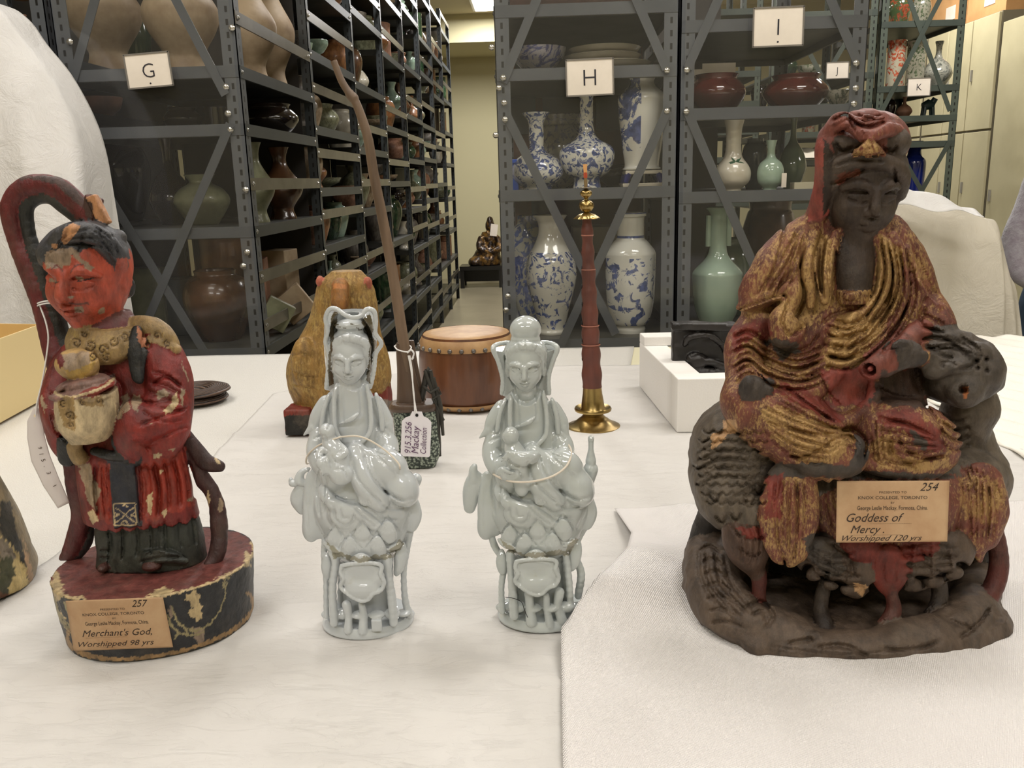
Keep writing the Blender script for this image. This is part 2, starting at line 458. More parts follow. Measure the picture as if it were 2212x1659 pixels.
        g = np.sqrt((u ** (power - 1) / rx) ** 2 + (v ** (power - 1) / ry) ** 2) / (np.maximum(f, 1e-3) ** (power - 1)) + 1e-6
        e2 = (f - 1) / np.maximum(g, 1 / np.maximum(rx, ry)); ez = np.maximum(Z - R[-1, 0], R[0, 0] - Z)
        e = np.where(ez > 0, np.sqrt(np.maximum(e2, 0) ** 2 + ez ** 2), np.maximum(e2, ez))
        s._un(sl, e.astype(np.float32), k)
    def head(s, c, w, yaw=0, pitch=0, roll=0, k=1.0, ears=True, nose=1.0, eye=1.0, lid=1.0):
        """a face: c centre px point, w half-width px; units below are half-widths"""
        C = s.p(*c); ya, pi_, ro = radians(yaw), radians(pitch), radians(roll)
        Rm = _rz(ya) @ _rx(pi_) @ np.array([[cos(ro), 0, sin(ro)], [0, 1, 0], [-sin(ro), 0, cos(ro)]])
        W = w * s.u
        def g(x, y, z): return C + W * (Rm @ np.array([x, -z, y]))
        e = lambda x, y, z, r, kk, **kw: s.ell(g(x, y, z), [q * w for q in r], kk * w, tilt=pitch, yaw=-0 + yaw, world=True, **kw)
        t = lambda P, r, kk, **kw: s.tube([g(*q) for q in P], [q * w for q in r], kk * w, world=True, **kw)
        e(0, .25, -.35, (1.0, 1.2, 1.1), .1)
        e(0, -.35, .02, (.84, .95, .8), .25)
        e(0, -.95, .38, (.36, .3, .34), .35)
        for q in (-1, 1):
            e(q * .42, -.35, .4, (.4, .4, .36), .3)
            t([(q * .13, .28, .74), (q * .42, .47, .68), (q * .8, .3, .4)], [.07 * lid, .08 * lid, .05 * lid], .16)
            e(q * .42, .11, .56, (.3, .17, .2 * lid), .07)
            t([(q * .17, .0, .76), (q * .42, -.04, .8), (q * .72, .06, .58)], [.022 * eye, .04 * eye, .022 * eye], .04, cut=True)
            t([(q * .2, .27, .72), (q * .45, .3, .72), (q * .72, .22, .52)], [.03, .035, .02], .08, cut=True)
            e(q * .14, -.3, .86, (.11, .1, .12), .06)
            if ears:
                e(q * 1.0, .0, -.15, (.12, .48, .27), .08); t([(q * 1.0, .2, .0), (q * 1.06, -.1, .0)], [.05, .05], .05, cut=True)
                e(q * .98, -.45, -.1, (.11, .25, .15), .12)
        t([(0, .32, .72), (0, .05, .86), (0, -.22, 1.0)], [.085, .09 * nose, .13 * nose], .12)
        t([(-.27, -.6, .68), (-.1, -.56, .83), (0, -.585, .84), (.1, -.56, .83), (.27, -.6, .68)], [.035, .06, .055, .06, .035], .07)
        t([(-.2, -.71, .7), (0, -.73, .82), (.2, -.71, .7)], [.045, .08, .045], .08)
        t([(-.27, -.645, .74), (0, -.645, .88), (.27, -.645, .74)], [.018, .022, .018], .03, cut=True)
        return g
    def rough(s, amp, scale, sharp=False, parts=None, st=(1, 1, 1)):
        """chisel marks / unevenness on the surface, amp in px"""
        ix = np.argwhere(np.abs(s.d) < (amp + 3) * s.u + 2 * s.h)
        P = (s.lo + ix * s.h) * np.array(st); n = VN(P, scale) + 0.5 * VN(P + 3.1, scale * 2.1)
        if sharp: n = np.abs(n) * 2 - 0.7
        if parts is not None:
            ok = np.array([nm.split('#')[0] in parts for nm, _, _ in s.ids])[s.id[tuple(ix.T)]]; n = n * ok
        s.d[tuple(ix.T)] += (n * amp * s.u).astype(np.float32)
    def floor(s, z):
        s.d = np.maximum(s.d, (z - s.ax[2])[None, None, :])
    def mesh(s, mats, root, default=None, labels={}, jit=2.0, back_relief=True, close=1.5):
        """relief, surface extraction, paint, one object per part name; mats: part name -> material"""
        u, h = s.u, s.h
        amp = float(np.abs(s.rel.a).max())
        if amp > 0:
            ix = np.argwhere(np.abs(s.d) < (amp + 1) * u + 2 * h); P = s.lo + ix * h
            x, y = toPx(P); v = s.rel.sample(x, y); s.d[tuple(ix.T)] -= (v * u).astype(np.float32)
        d = s.d; d[0], d[-1] = 1, 1; d[:, 0], d[:, -1] = 1, 1; d[:, :, 0], d[:, :, -1] = 1, 1
        ins = d < 0
        A = np.zeros(np.array(d.shape) - 1, np.int8)
        for i in (0, 1):
            for j in (0, 1):
                for k in (0, 1):
                    A += ins[i:d.shape[0] - 1 + i, j:d.shape[1] - 1 + j, k:d.shape[2] - 1 + k]
        act = np.argwhere((A > 0) & (A < 8)); N = len(act)
        cor = [(i, j, k) for i in (0, 1) for j in (0, 1) for k in (0, 1)]
        V = np.stack([d[act[:, 0] + c[0], act[:, 1] + c[1], act[:, 2] + c[2]] for c in cor], 1)
        pos = np.zeros((N, 3), np.float32); cnt = np.zeros(N, np.float32)
        for a in range(8):
            for b in range(a + 1, 8):
                df = np.array(cor[b]) - np.array(cor[a])
                if np.abs(df).sum() != 1: continue
                m = (V[:, a] < 0) != (V[:, b] < 0); t = np.where(m, V[:, a] / (V[:, a] - V[:, b] + 1e-12), 0)
                pos += m[:, None] * (np.array(cor[a])[None] + t[:, None] * df[None]); cnt += m
        pos = (act + pos / cnt[:, None]) * h + s.lo
        idx = np.full(A.shape, -1, np.int32); idx[tuple(act.T)] = np.arange(N)
        quads = []
        for ax in range(3):
            o = [q for q in range(3) if q != ax]
            sl0 = [slice(1, -1)] * 3; sl1 = [slice(1, -1)] * 3; sl0[ax] = slice(0, -1); sl1[ax] = slice(1, None)
            m = ins[tuple(sl0)] != ins[tuple(sl1)]; e = np.argwhere(m)
            e0 = e.copy(); e0[:, o[0]] += 1; e0[:, o[1]] += 1   # grid point index
            fl = ins[tuple(e0.T)]
            def cell(da, db):
                c = e0.copy(); c[:, o[0]] -= da; c[:, o[1]] -= db; return idx[tuple(c.T)]
            q = np.stack([cell(1, 1), cell(0, 1), cell(0, 0), cell(1, 0)], 1)
            flip = fl if ax != 1 else ~fl
            q[~flip] = q[~flip][:, ::-1]; quads.append(q)
        Q = np.concatenate(quads)
        # normals from the field
        gi = np.clip(np.round((pos - s.lo) / h).astype(int), 1, np.array(d.shape) - 2)
        G = np.stack([d[gi[:, 0] + 1, gi[:, 1], gi[:, 2]] - d[gi[:, 0] - 1, gi[:, 1], gi[:, 2]],
                      d[gi[:, 0], gi[:, 1] + 1, gi[:, 2]] - d[gi[:, 0], gi[:, 1] - 1, gi[:, 2]],
                      d[gi[:, 0], gi[:, 1], gi[:, 2] + 1] - d[gi[:, 0], gi[:, 1], gi[:, 2] - 1]], 1)
        G /= np.linalg.norm(G, axis=1, keepdims=True) + 1e-12
        vid = s.id[tuple(gi.T)].astype(int)
        names = [i[0] for i in s.ids]
        col = np.array([i[1] for i in s.ids], np.float32)[vid]; gold = np.array([i[2] for i in s.ids], np.float32)[vid]
        if len(s.cols) > 1:
            x, y = toPx(pos); Pn = pos
            x = x + jit * (VN(Pn, 300) + 0.5 * VN(Pn, 800)); y = y + jit * (VN(Pn + 5, 300) + 0.5 * VN(Pn + 5, 800))
            pi_ = s.paint.sample(x, y, True).astype(int)
            view = (CAMPOS - pos); face = (G * view).sum(1) / np.linalg.norm(view, axis=1) > -0.1
            ctab = np.array([(0, 0, 0, 1)] + [c[0] for c in s.cols[1:]], np.float32); gtab = np.array([0] + [c[1] for c in s.cols[1:]], np.float32)
            mm = (pi_ > 0) & face; col[mm] = ctab[pi_[mm]]; gold[mm] = gtab[pi_[mm]]
        # split in parts by the name at the quad's vertices
        nid = np.array([names.index(n) for n in names])[vid]
        fid = np.sort(nid[Q], 1)[:, 2]
        org = wloc(root); out = {}
        for n in sorted(set(fid.tolist())):
            q = Q[fid == n]; used, inv = np.unique(q.ravel(), return_inverse=True); q = inv.reshape(-1, 4).astype(np.int32)
            name = names[n].split('#')[0]; me = bpy.data.meshes.new(name)
            me.vertices.add(len(used)); me.vertices.foreach_set('co', (pos[used] - org).astype(np.float32).ravel())
            me.loops.add(q.size); me.loops.foreach_set('vertex_index', q.ravel())
            me.polygons.add(len(q)); me.polygons.foreach_set('loop_start', np.arange(0, q.size, 4, dtype=np.int32))
            me.polygons.foreach_set('use_smooth', np.ones(len(q), bool))
            at = me.color_attributes.new('paint', 'FLOAT_COLOR', 'POINT'); at.data.foreach_set('color', col[used].astype(np.float32).ravel())
            ag = me.attributes.new('gold', 'FLOAT', 'POINT'); ag.data.foreach_set('value', gold[used].astype(np.float32))
            me.update(calc_edges=True)
            me.normals_split_custom_set_from_vertices(G[used].astype(np.float32))
            me.materials.append(mats.get(name, default))
            o = bpy.data.objects.new(name, me); link(o, root); out[name] = o
            if name in labels: o['label'] = labels[name]
        s.d = s.id = None
        return out
# ---------------------------------------------------------------- room shell
m_wall = M('wall_paint', S(206, 198, 160), 0.8, bump=0.0006, bs=250)
m_ceil = M('ceiling_paint', S(214, 203, 172), 0.9)
def floor_mat():
    t = NT('vinyl_floor'); b = t.b
    n = t.noise(3, 5); n2 = t.noise(90, 2)
    c = t.mix(t.ramp(n, [(0.35, 0), (0.65, 1)]), S(138, 130, 108), S(150, 141, 118))
    c = t.mix(t.ramp(n2, [(0.5, 0), (0.62, .35)]), c, S(120, 112, 92)); t.link(c, b.inputs['Base Color'])
    b.inputs['Roughness'].default_value = 0.28; return t.m
m_floor = floor_mat()
XL, XR, YB, YF = -4.2, 6.2, -3.0, 12.3
struct(MB().box2((XL, YB, -0.1), (XR, YF, 0)).build('floor', m_floor))
struct(MB().box2((XL, YB, CEIL), (XR, YF, CEIL + 0.1)).build('ceiling', m_ceil))
struct(MB().box2((XL, YF, 0), (XR, YF + 0.1, CEIL)).build('wall_back', m_wall))
struct(MB().box2((XL, YB - 0.1, 0), (XR, YB, CEIL)).build('wall_front', m_wall))
struct(MB().box2((XL - 0.1, YB, 0), (XL, YF, CEIL)).build('wall_left', m_wall))
struct(MB().box2((XR, YB, 0), (XR + 0.1, YF, CEIL)).build('wall_right', m_wall))
struct(MB().box2((-1.2, YF - 0.02, 0), (XR, YF, 0.11)).build('baseboard_back', M('baseboard', S(40, 38, 36), 0.5)))
# dropped beam of the ceiling at the far end of the aisle
struct(MB().box2((-1.4, YF - 1.3, CEIL - 0.32), (XR, YF, CEIL)).build('ceiling_beam', m_wall))
m_fix = M('lamp_housing', S(235, 232, 225), 0.5)
m_dif = M('lamp_diffuser', (1.0, 0.93, 0.83, 1), 0.5, emit=6.0)
for i, (x, y, sx, sy, p) in enumerate(LAMPS):
    t = thing('ceiling_light', (x, y, CEIL), 'flush rectangular ceiling light fitting %s' % (['over the front left of the table', 'over the front right of the table', 'over the back left of the table', 'over the back right of the table', 'behind the table on the left', 'behind the table on the right', 'over the near aisle', 'over the middle of the aisle', 'over the far aisle', 'beside the tall right racks', 'above the cream cabinets', 'near the right wall'][i]), 'ceiling light', 'ceiling lights')
    MB().box2((x - sx / 2 - .03, y - sy / 2 - .03, CEIL - 0.045), (x + sx / 2 + .03, y + sy / 2 + .03, CEIL - 0.001)).build('housing', m_fix, t)
    MB().box2((x - sx / 2, y - sy / 2, CEIL - 0.05), (x + sx / 2, y + sy / 2, CEIL - 0.045)).build('diffuser', m_dif, t)
# ---------------------------------------------------------------- slotted steel shelving
def steel(name, col, dark):
    t = NT(name); b = t.b
    n = t.noise(6, 4); c = t.mix(t.ramp(n, [(0.3, 0), (0.7, 1)]), col, dark); t.link(c, b.inputs['Base Color'])
    b.inputs['Roughness'].default_value = 0.42; b.inputs['Specular IOR Level'].default_value = 0.5; return t.m
def slotted(name, col, pitch=0.0254 * 1.5, light=False):
    """angle iron with a row of punched slots along each flange, laid out by the post's own UV (u across, v metres along)"""
    t = NT(name); b = t.b
    uv = t.node('ShaderNodeUVMap'); sp = t.node('ShaderNodeSeparateXYZ'); t.link(uv.outputs[0], sp.inputs[0])
    def math_(op, a, c=None):
        m = t.node('ShaderNodeMath', operation=op)
        for i, v in enumerate((a, c)):
            if v is None: continue
            if isinstance(v, (int, float)): m.inputs[i].default_value = v
            else: t.link(v, m.inputs[i])
        return m.outputs[0]
    fr = math_('FRACT', math_('DIVIDE', sp.outputs[1], pitch))
    along = math_('LESS_THAN', math_('ABSOLUTE', math_('SUBTRACT', fr, 0.5)), 0.24)
    ac = math_('LESS_THAN', math_('ABSOLUTE', math_('SUBTRACT', sp.outputs[0], 0.5)), 0.085)
    f = math_('MULTIPLY', along, ac)
    c = t.mix(f, col, S(14, 14, 14)); t.link(c, b.inputs['Base Color']); b.inputs['Roughness'].default_value = 0.42
    return t.m
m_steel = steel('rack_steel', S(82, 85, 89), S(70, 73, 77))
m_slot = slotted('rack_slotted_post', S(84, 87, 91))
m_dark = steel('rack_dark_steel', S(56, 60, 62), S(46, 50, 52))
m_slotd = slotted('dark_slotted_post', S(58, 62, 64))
m_guard = M('guard_bar', S(112, 107, 98), 0.3, 0.5, S(94, 90, 84), 8)
m_shelf = M('shelf_steel', S(78, 78, 74), 0.4, 0.2, S(64, 64, 60), 7)
m_bolt = M('zinc_bolt', S(205, 203, 198), 0.22, 0.9)
m_green = steel('green_steel', S(66, 74, 66), S(54, 62, 56)); m_slotg = slotted('green_slotted', S(74, 82, 72))
def angle_post(mb, x, y, z0, z1, sx, sy, w=0.038, t=0.003):
    """L-section post with its corner at x,y, flanges running toward sx,sy"""
    for (a, b) in (((w * sx, 0), (0, t * sy)), ((0, w * sy), (t * sx, 0))):
        P = [(x, y), (x + a[0], y + a[1]), (x + a[0] + b[0], y + a[1] + b[1]), (x + b[0], y + b[1])]
        V = []; uv = []
        for z in (z0, z1):
            for k, (px, py) in enumerate(P): V.append((px, py, z)); uv.append((1.0 if k in (1, 2) else 0.0, z))
        mb.add(V, [(0, 1, 5, 4), (1, 2, 6, 5), (2, 3, 7, 6), (3, 0, 4, 7), (0, 3, 2, 1), (4, 5, 6, 7)], uv)
def bolt(p, n, root, r=0.008, mat=None):
    n = np.array(n, float); n /= np.linalg.norm(n); a = np.cross(n, (0.3, 0.2, 0.9)); a /= np.linalg.norm(a); b = np.cross(n, a)
    mb = MB(); mb.lathe([(0, r * 0.55), (r * 0.6, r * 0.45), (r, 0.0), (r, -0.001)], p, 10, axis=np.array([a, b, n]).T)
    return mb.build('bolt', mat or m_bolt, root, smooth=True)
def shelf_unit(x0, x1, y0, y1, shelves, label, guards=(), zt=3.05, mats=None, posts='abcd', open_end=None, aisle=1, brace=(), bolts=True, pw=0.038, endbeam=True):
    """one bay: posts, shelves, guard bars on its aisle side (x1 when aisle=1)"""
    st, sl = mats or (m_steel, m_slot)
    root = thing('shelving_unit', ((x0 + x1) / 2, (y0 + y1) / 2, 0), label, 'shelving')
    for key, x, y, sx, sy in (('a', x0, y0, 1, 1), ('b', x1, y0, -1, 1), ('c', x0, y1, 1, -1), ('d', x1, y1, -1, -1)):
        if key in posts:
            mb = MB(); angle_post(mb, x, y, 0, zt, sx, sy, pw); mb.build('post', sl, root)
    xa = x1 if aisle > 0 else x0
    for z in shelves:
        mb = MB(); mb.box2((x0 + .004, y0 + .004, z - 0.012), (x1 - .004, y1 - .004, z)); 
        mb.box2((x0 + .004, y0 + .0035, z - 0.036), (x1 - .004, y0 + .0065, z - 0.002)); mb.box2((x0 + .004, y1 - .0065, z - 0.036), (x1 - .004, y1 - .0035, z - 0.002))
        mb.box2((x0 + .0035, y0 + .004, z - 0.036), (x0 + .0065, y1 - .004, z - 0.002)); mb.box2((x1 - .0065, y0 + .004, z - 0.036), (x1 - .0035, y1 - .004, z - 0.002))
        mb.build('shelf', m_shelf if st is m_steel or st is m_dark else st, root)
        if endbeam:
            MB().box2((x0 + .003, y0 - .002, z - 0.034), (x1 - .003, y0 + .001, z + 0.002)).build('end_beam', st, root)
        MB().box2((xa - .002, y0 + .003, z - 0.036), (xa + .002, y1 - .003, z + 0.002)).build('side_beam', m_dark if st is m_steel else st, root)
        if bolts:
            for yy in (y0 + .02, y1 - .02): bolt((xa + .002 * aisle, yy, z - 0.017), (aisle, 0, 0), root, 0.007)
    for z in guards:
        MB().box2((xa - .003, y0 + .003, z - 0.02), (xa + .003, y1 - .003, z + 0.02)).build('guard_bar', m_guard, root)
        if bolts:
            for yy in (y0 + .025, y1 - .025): bolt((xa + .004 * aisle, yy, z), (aisle, 0, 0), root, 0.008)
    for (pa, pb) in brace:
        MB().bar(pa, pb, 0.028, 0.003, up=(0, 1, 0)).build('cross_brace', st, root)
    return root
def zG(px, py, Y=2.85): return float(atY(px, py, Y)[2])
GX0, GX1, GY = atY(135, 200, 2.85)[0], -0.93, 2.85
gz = [zG(315, y) for y in (150, 232, 492)]           # shelves seen through the end panel
def br(p, q, Y, off=-0.006):
    a = atY(p[0], p[1], Y + off); b = atY(q[0], q[1], Y + off); return (a, b)
def ext(p, q, k0, k1):
    p = np.array(p, float); q = np.array(q, float); return tuple(p + (q - p) * k0), tuple(p + (q - p) * k1)
# bay one of the aisle rack; its end panel carries the letter G
B1 = [zG(514, y) for y in (142,)] + [zG(526, 268), zG(545, 490), zG(575, 752), 0.5, 0.12]
G1 = [zG(501, 36), zG(537, 398), zG(558, 600), zG(570, 705)]
bays = []
gy = [GY + 0.914 * i for i in range(9)]
gr = shelf_unit(GX0, GX1, gy[0], gy[1], B1, 'steel shelving unit carrying the card G at the front of the left aisle', G1, posts='ab',
    brace=[br(*ext((205, 0), (150, 200), -0.6, 1.0), GY), br(*ext((380, 0), (487, 205), -1.0, 1.0), GY, -0.010),
           br((141, 270), (512, 875), GY), br((497, 268), (240, 880), GY, -0.010)], pw=0.05)
bays.append(gr)
for (x, y) in ((487, 188), (492, 245), (497, 280), (152, 205), (148, 285), (530, 410), (533, 545), (525, 575), (500, 60), (150, 90)):
    p = atY(x, y, GY - 0.008); bolt(p, (0, -1, 0), gr, 0.011)
R_ = random.Random(5)
bay_sh = {0: B1}
B2 = [zG(672, y, gy[1]) for y in (-60, 105, 271, 407, 535, 640, 745)]; G2 = [zG(672, y, gy[1]) for y in (30, 187, 330, 465, 600, 690)]
specs = [(B2, G2)]
for i in range(2, 8):
    n = R_.choice([7, 8, 8]); zz = [0.15 + k * (2.75 / n) + R_.uniform(-.04, .04) for k in range(n + 1)]
    gg = [z + R_.uniform(.1, .16) for z in zz if R_.random() < .75]
    specs.append((zz, gg))
onames = ['front', 'second', 'third', 'fourth', 'fifth', 'sixth', 'seventh', 'rearmost']
for i in range(1, 8):
    zz, gg = specs[i - 1]; bay_sh[i] = zz
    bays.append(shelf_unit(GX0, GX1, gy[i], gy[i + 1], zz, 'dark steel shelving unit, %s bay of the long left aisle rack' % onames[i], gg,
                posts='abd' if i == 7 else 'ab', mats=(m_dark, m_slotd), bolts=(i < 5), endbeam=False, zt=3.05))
m_gloom = M('rack_gloom', S(34, 31, 28), .7, 0, S(46, 41, 36), 3)  # near-black colour standing in for the shade deep in the left racks
for i, b_ in enumerate(bays):
    MB().box2((GX0 - .006, gy[i] + .01, .05), (GX0 - .003, gy[i + 1] - .01, 3.03)).build('dark_backing', m_gloom, b_) if i else MB().box2((GX0 + .01, gy[1] - .012, .05), (GX1 - .05, gy[1] - .008, 3.03)).build('dark_backing', m_gloom, b_)  # added dark sheets, so the space behind the bays looks unlit
# next rack to the left, mostly hidden under the white cover
FX1 = GX0 - 0.02
fr = shelf_unit(FX1 - 0.62, FX1, GY, GY + 0.914, [zG(60, 118), zG(60, 236), zG(60, 498), 0.5, 0.1], 'steel shelving unit left of the G rack, half hidden by the white cover',
                [], posts='abcd', brace=[br((-60, -120), (30, 60), GY)], pw=0.045)
MB().box2((FX1 - .62, GY + .905, .05), (FX1, GY + .91, 3.03)).build('dark_backing', m_gloom, fr)  # another added sheet, painting the darkness behind this rack
# ---------------------------------------------------------------- H and I units
HX0, HX1 = atY(1072, 200, 2.85)[0], atY(1464, 200, 2.85)[0]
IX0, IX1 = atY(1468, 200, 2.85)[0], atY(1866, 200, 2.85)[0]
hz = [zG(1270, 22) + .02, zG(1270, 160) + .02, zG(1270, 421) + .02, zG(1270, 745) + .02]
iz = [zG(1660, 55) + .02, zG(1660, 245) + .02, zG(1660, 425) + .02, zG(1660, 712)]
hr = shelf_unit(HX0, HX1, 2.85, 3.75, [z for z in hz] + [0.35], 'steel shelving unit with the card H, full of blue and white vases', [], posts='abcd', aisle=-1, bolts=True, pw=0.045,
    brace=[br(*ext((1156, 7), (1086, 178), -.5, 1), 2.85), br(*ext((1375, 0), (1440, 149), -.6, 1), 2.85, -.01),
           br((1096, 252), (1330, 722), 2.85), br((1442, 238), (1205, 760), 2.85, -.01)])
ir = shelf_unit(IX0, IX1, 2.85, 3.75, iz + [0.35], 'steel shelving unit with the card I, holding brown bowls and celadon vases', [], posts='abcd', aisle=1, bolts=True, pw=0.045,
    brace=[br(*ext((1551, 0), (1485, 148), -.4, 1), 2.85), br(*ext((1795, 0), (1852, 133), -.6, 1), 2.85, -.01),
           br((1483, 236), (1700, 740), 2.85), br((1850, 225), (1640, 740), 2.85, -.01)])
for (x, y) in ((1087, 168), (1089, 222), (1091, 258), (1441, 152), (1441, 240), (1062, 102), (1071, 292), (1078, 190), (1097, 640), (1093, 670)):
    bolt(atY(x, y, 2.838), (0, -1, 0), hr, 0.010)
for (x, y) in ((1484, 151), (1483, 241), (1850, 136), (1849, 190), (1845, 224)):
    bolt(atY(x, y, 2.838), (0, -1, 0), ir, 0.010)
# backing boards of the H unit, red-brown and slate
bb = MB(); bb.box2((HX0 + .03, 3.70, 0.3), (HX1 - .01, 3.715, 3.0)); bb.build('back_board', M('brown_board', S(78, 52, 42), 0.6, col2=S(58, 38, 32), vs=5), hr)
for k, (x, z, ww, hh) in enumerate([(1150, 105, .07, .1), (1215, 95, .12, .12), (1330, 90, .1, .14), (1125, 235, .06, .1), (1225, 235, .1, .09), (1335, 215, .09, .12), (1200, 470, .1, .12)]):
    p = atY(x, z, 3.69); MB().box2((p[0] - ww, 3.67, p[2] - hh), (p[0] + ww, 3.698, p[2] + hh)).build('slate_panel', M('slate', S(46, 52, 56), 0.5), hr)
MB().box2((IX0 + .03, 3.72, 0.3), (IX0 + .30, 3.735, 3.0)).build('back_board', M('grey_board', S(74, 70, 68), 0.6), ir)
# clear sheets fixed over the rack ends
def acrylic():
    t = NT('clear_sheet'); n = t.n; l = t.l
    for x in list(n): 
        if x.type == 'BSDF_PRINCIPLED': n.remove(x)
    tr = t.node('ShaderNodeBsdfTransparent'); tr.inputs[0].default_value = (0.93, 0.93, 0.92, 1)
    gl = t.node('ShaderNodeBsdfGlossy'); gl.inputs['Roughness'].default_value = 0.06; gl.inputs[0].default_value = (1, 1, 1, 1)
    df = t.node('ShaderNodeBsdfDiffuse'); df.inputs[0].default_value = (.8, .78, .75, 1)
    fr_ = t.node('ShaderNodeFresnel'); fr_.inputs[0].default_value = 1.4
    m1 = t.node('ShaderNodeMixShader'); m2 = t.node('ShaderNodeMixShader'); m2.inputs[0].default_value = 0.025
    l.new(fr_.outputs[0], m1.inputs[0]); l.new(tr.outputs[0], m1.inputs[1]); l.new(gl.outputs[0], m1.inputs[2])
    l.new(m1.outputs[0], m2.inputs[1]); l.new(df.outputs[0], m2.inputs[2]); l.new(m2.outputs[0], n['Material Output'].inputs[0])
    return t.m
m_clear = acrylic()
def clear_sheet(x0, x1, z0, z1, y, label):
    mb = MB()
    def fn(u, v): return (x0 + (x1 - x0) * u, y - 0.006 * sin(3 * u + 5 * v) - 0.004 * sin(9 * v + 4 * u * u), z0 + (z1 - z0) * v)
    mb.grid(fn, 24, 30); o = mb.build('clear_sheet', m_clear, smooth=True, angle=180)
    tag(o, label, 'plastic sheet', 'clear sheets over the rack ends'); return o
clear_sheet(GX0 + .02, GX1 - .004, 0.5, 2.6, GY - 0.03, 'clear plastic sheet hung over the end panel of the G rack')
clear_sheet(HX0 + .0, HX1 - .01, 0.6, 2.6, 2.82, 'clear plastic sheet hung over the blue and white vases of the H rack')
clear_sheet(IX0 + .01, IX1 + .0, 0.6, 2.6, 2.82, 'clear plastic sheet hung over the front of the I rack')
# ---------------------------------------------------------------- J and K racks further back on the right
JY = 5.7
def zJ(px, py): return float(atY(px, py, JY)[2])
KX0, KX1 = atY(1893, 200, JY)[0], atY(2072, 200, JY)[0]
kz = [zJ(1990, 45), zJ(1990, 185), zJ(1990, 250), zJ(1990, 306), zJ(1990, 460), 0.15, zJ(1990, -110)]
kr = shelf_unit(KX0, KX1, JY, JY + 0.9, kz, 'dark green steel shelving unit with the card K, right of the racks', [], zt=3.05, mats=(m_green, m_slotg), bolts=False, pw=0.045,
    brace=[br(*ext((1965, 0), (2052, 240), -.7, 1.0), JY), br(*ext((2030, 0), (1905, 240), -.5, 1.0), JY, -.01), br((2052, 305), (1930, 520), JY), br((1930, 305), (2052, 520), JY, -.01)])
JX0, JX1 = KX0 - 0.66, KX0 - 0.02
jz = [zJ(1760, 25), zJ(1760, 160) , zJ(1760, 225), zJ(1760, 285), zJ(1760, 345), zJ(1760, 440), 0.6, 0.15]
jr = shelf_unit(JX0, JX1, JY, JY + 0.9, jz, 'dark green steel shelving unit with the card J, seen through the I rack', [], zt=3.05, mats=(m_green, m_slotg), bolts=False, pw=0.045,
    brace=[br((1690, 320), (1870, 20), JY), br((1700, 20), (1860, 330), JY, -.01)])
jr2 = shelf_unit(JX0 - 0.75, JX0 - 0.06, JY, JY + 0.9, [z + .03 for z in jz], 'dark green steel shelving unit left of the J rack, behind the H rack', [], zt=3.05, mats=(m_green, m_slotg), bolts=False)
# ---------------------------------------------------------------- letter cards
m_card = M('card_paper', S(232, 222, 208), 0.45, col2=S(222, 212, 198), vs=6)
m_ink = M('black_ink', S(38, 36, 44), 0.5)
m_sleeve = M('card_sleeve', S(120, 115, 108), 0.2)
def letter_card(cx, cy, wpx, hpx, Y, body, label, rot=0.0, tsize=1.0, hole=True, ring=False):
    c = atY(cx, cy, Y); u = unitpx(Y, c[2]); W, H = wpx * u, hpx * u; th = radians(rot)
    root = thing('letter_card', c, label, 'sign', 'letter cards on the racks')
    def fn(x, y, z): return c + np.array([x * cos(th) - y * sin(th), -0.0015 - z, x * sin(th) + y * cos(th)])
    mb = MB(); mb.box(c, (W, 0.002, H), [[cos(th), 0, -sin(th)], [0, 1, 0], [sin(th), 0, cos(th)]]); mb.build('card', m_card, root)
    mb = MB()
    for (x, y, a, b) in ((0, H / 2, W, .0025), (0, -H / 2, W, .0025), (-W / 2, 0, .0025, H), (W / 2, 0, .0025, H)):
        mb.box(fn(x, y, 0), (a + .002, .004, b + .002), [[cos(th), 0, -sin(th)], [0, 1, 0], [sin(th), 0, cos(th)]])
    mb.build('sleeve_edge', m_sleeve, root)
    s = H * tsize
    text_mesh('lettering', body, m_ink, root, lambda x, y, z: fn(x, y - s * .35, 0.0005), s, 'CENTER', offset=-0.012 * s)
    if hole: MB().lathe([(0, 0), (.0028, 0), (.0028, -.001)], fn(0, -H * .39, .0005), 10, axis=np.array([[1, 0, 0], [0, 0, -1], [0, 1, 0]])).build('punched_hole', m_ink, root)
    return root
letter_card(321, 152, 99, 70, GY - 0.045, 'G', 'white plastic-sleeved card with a black letter G', rot=3.0, tsize=.62)
letter_card(1274, 167, 101, 74, 2.80, 'H', 'white plastic-sleeved card with a black letter H', rot=1.0, tsize=.66, hole=False)
ci = letter_card(1681, 58, 106, 78, 2.80, 'I', 'crinkled white plastic-sleeved card with a black letter I', rot=0.5, tsize=.62)
letter_card(1809, 152, 47, 33, JY - .03, 'J', 'small white card with a letter J seen through the I rack', rot=0.5, tsize=.6, hole=False)
letter_card(1985, 188, 48, 36, JY - .03, 'K', 'small white card with a letter K on the green rack', rot=0.5, tsize=.55, hole=False)
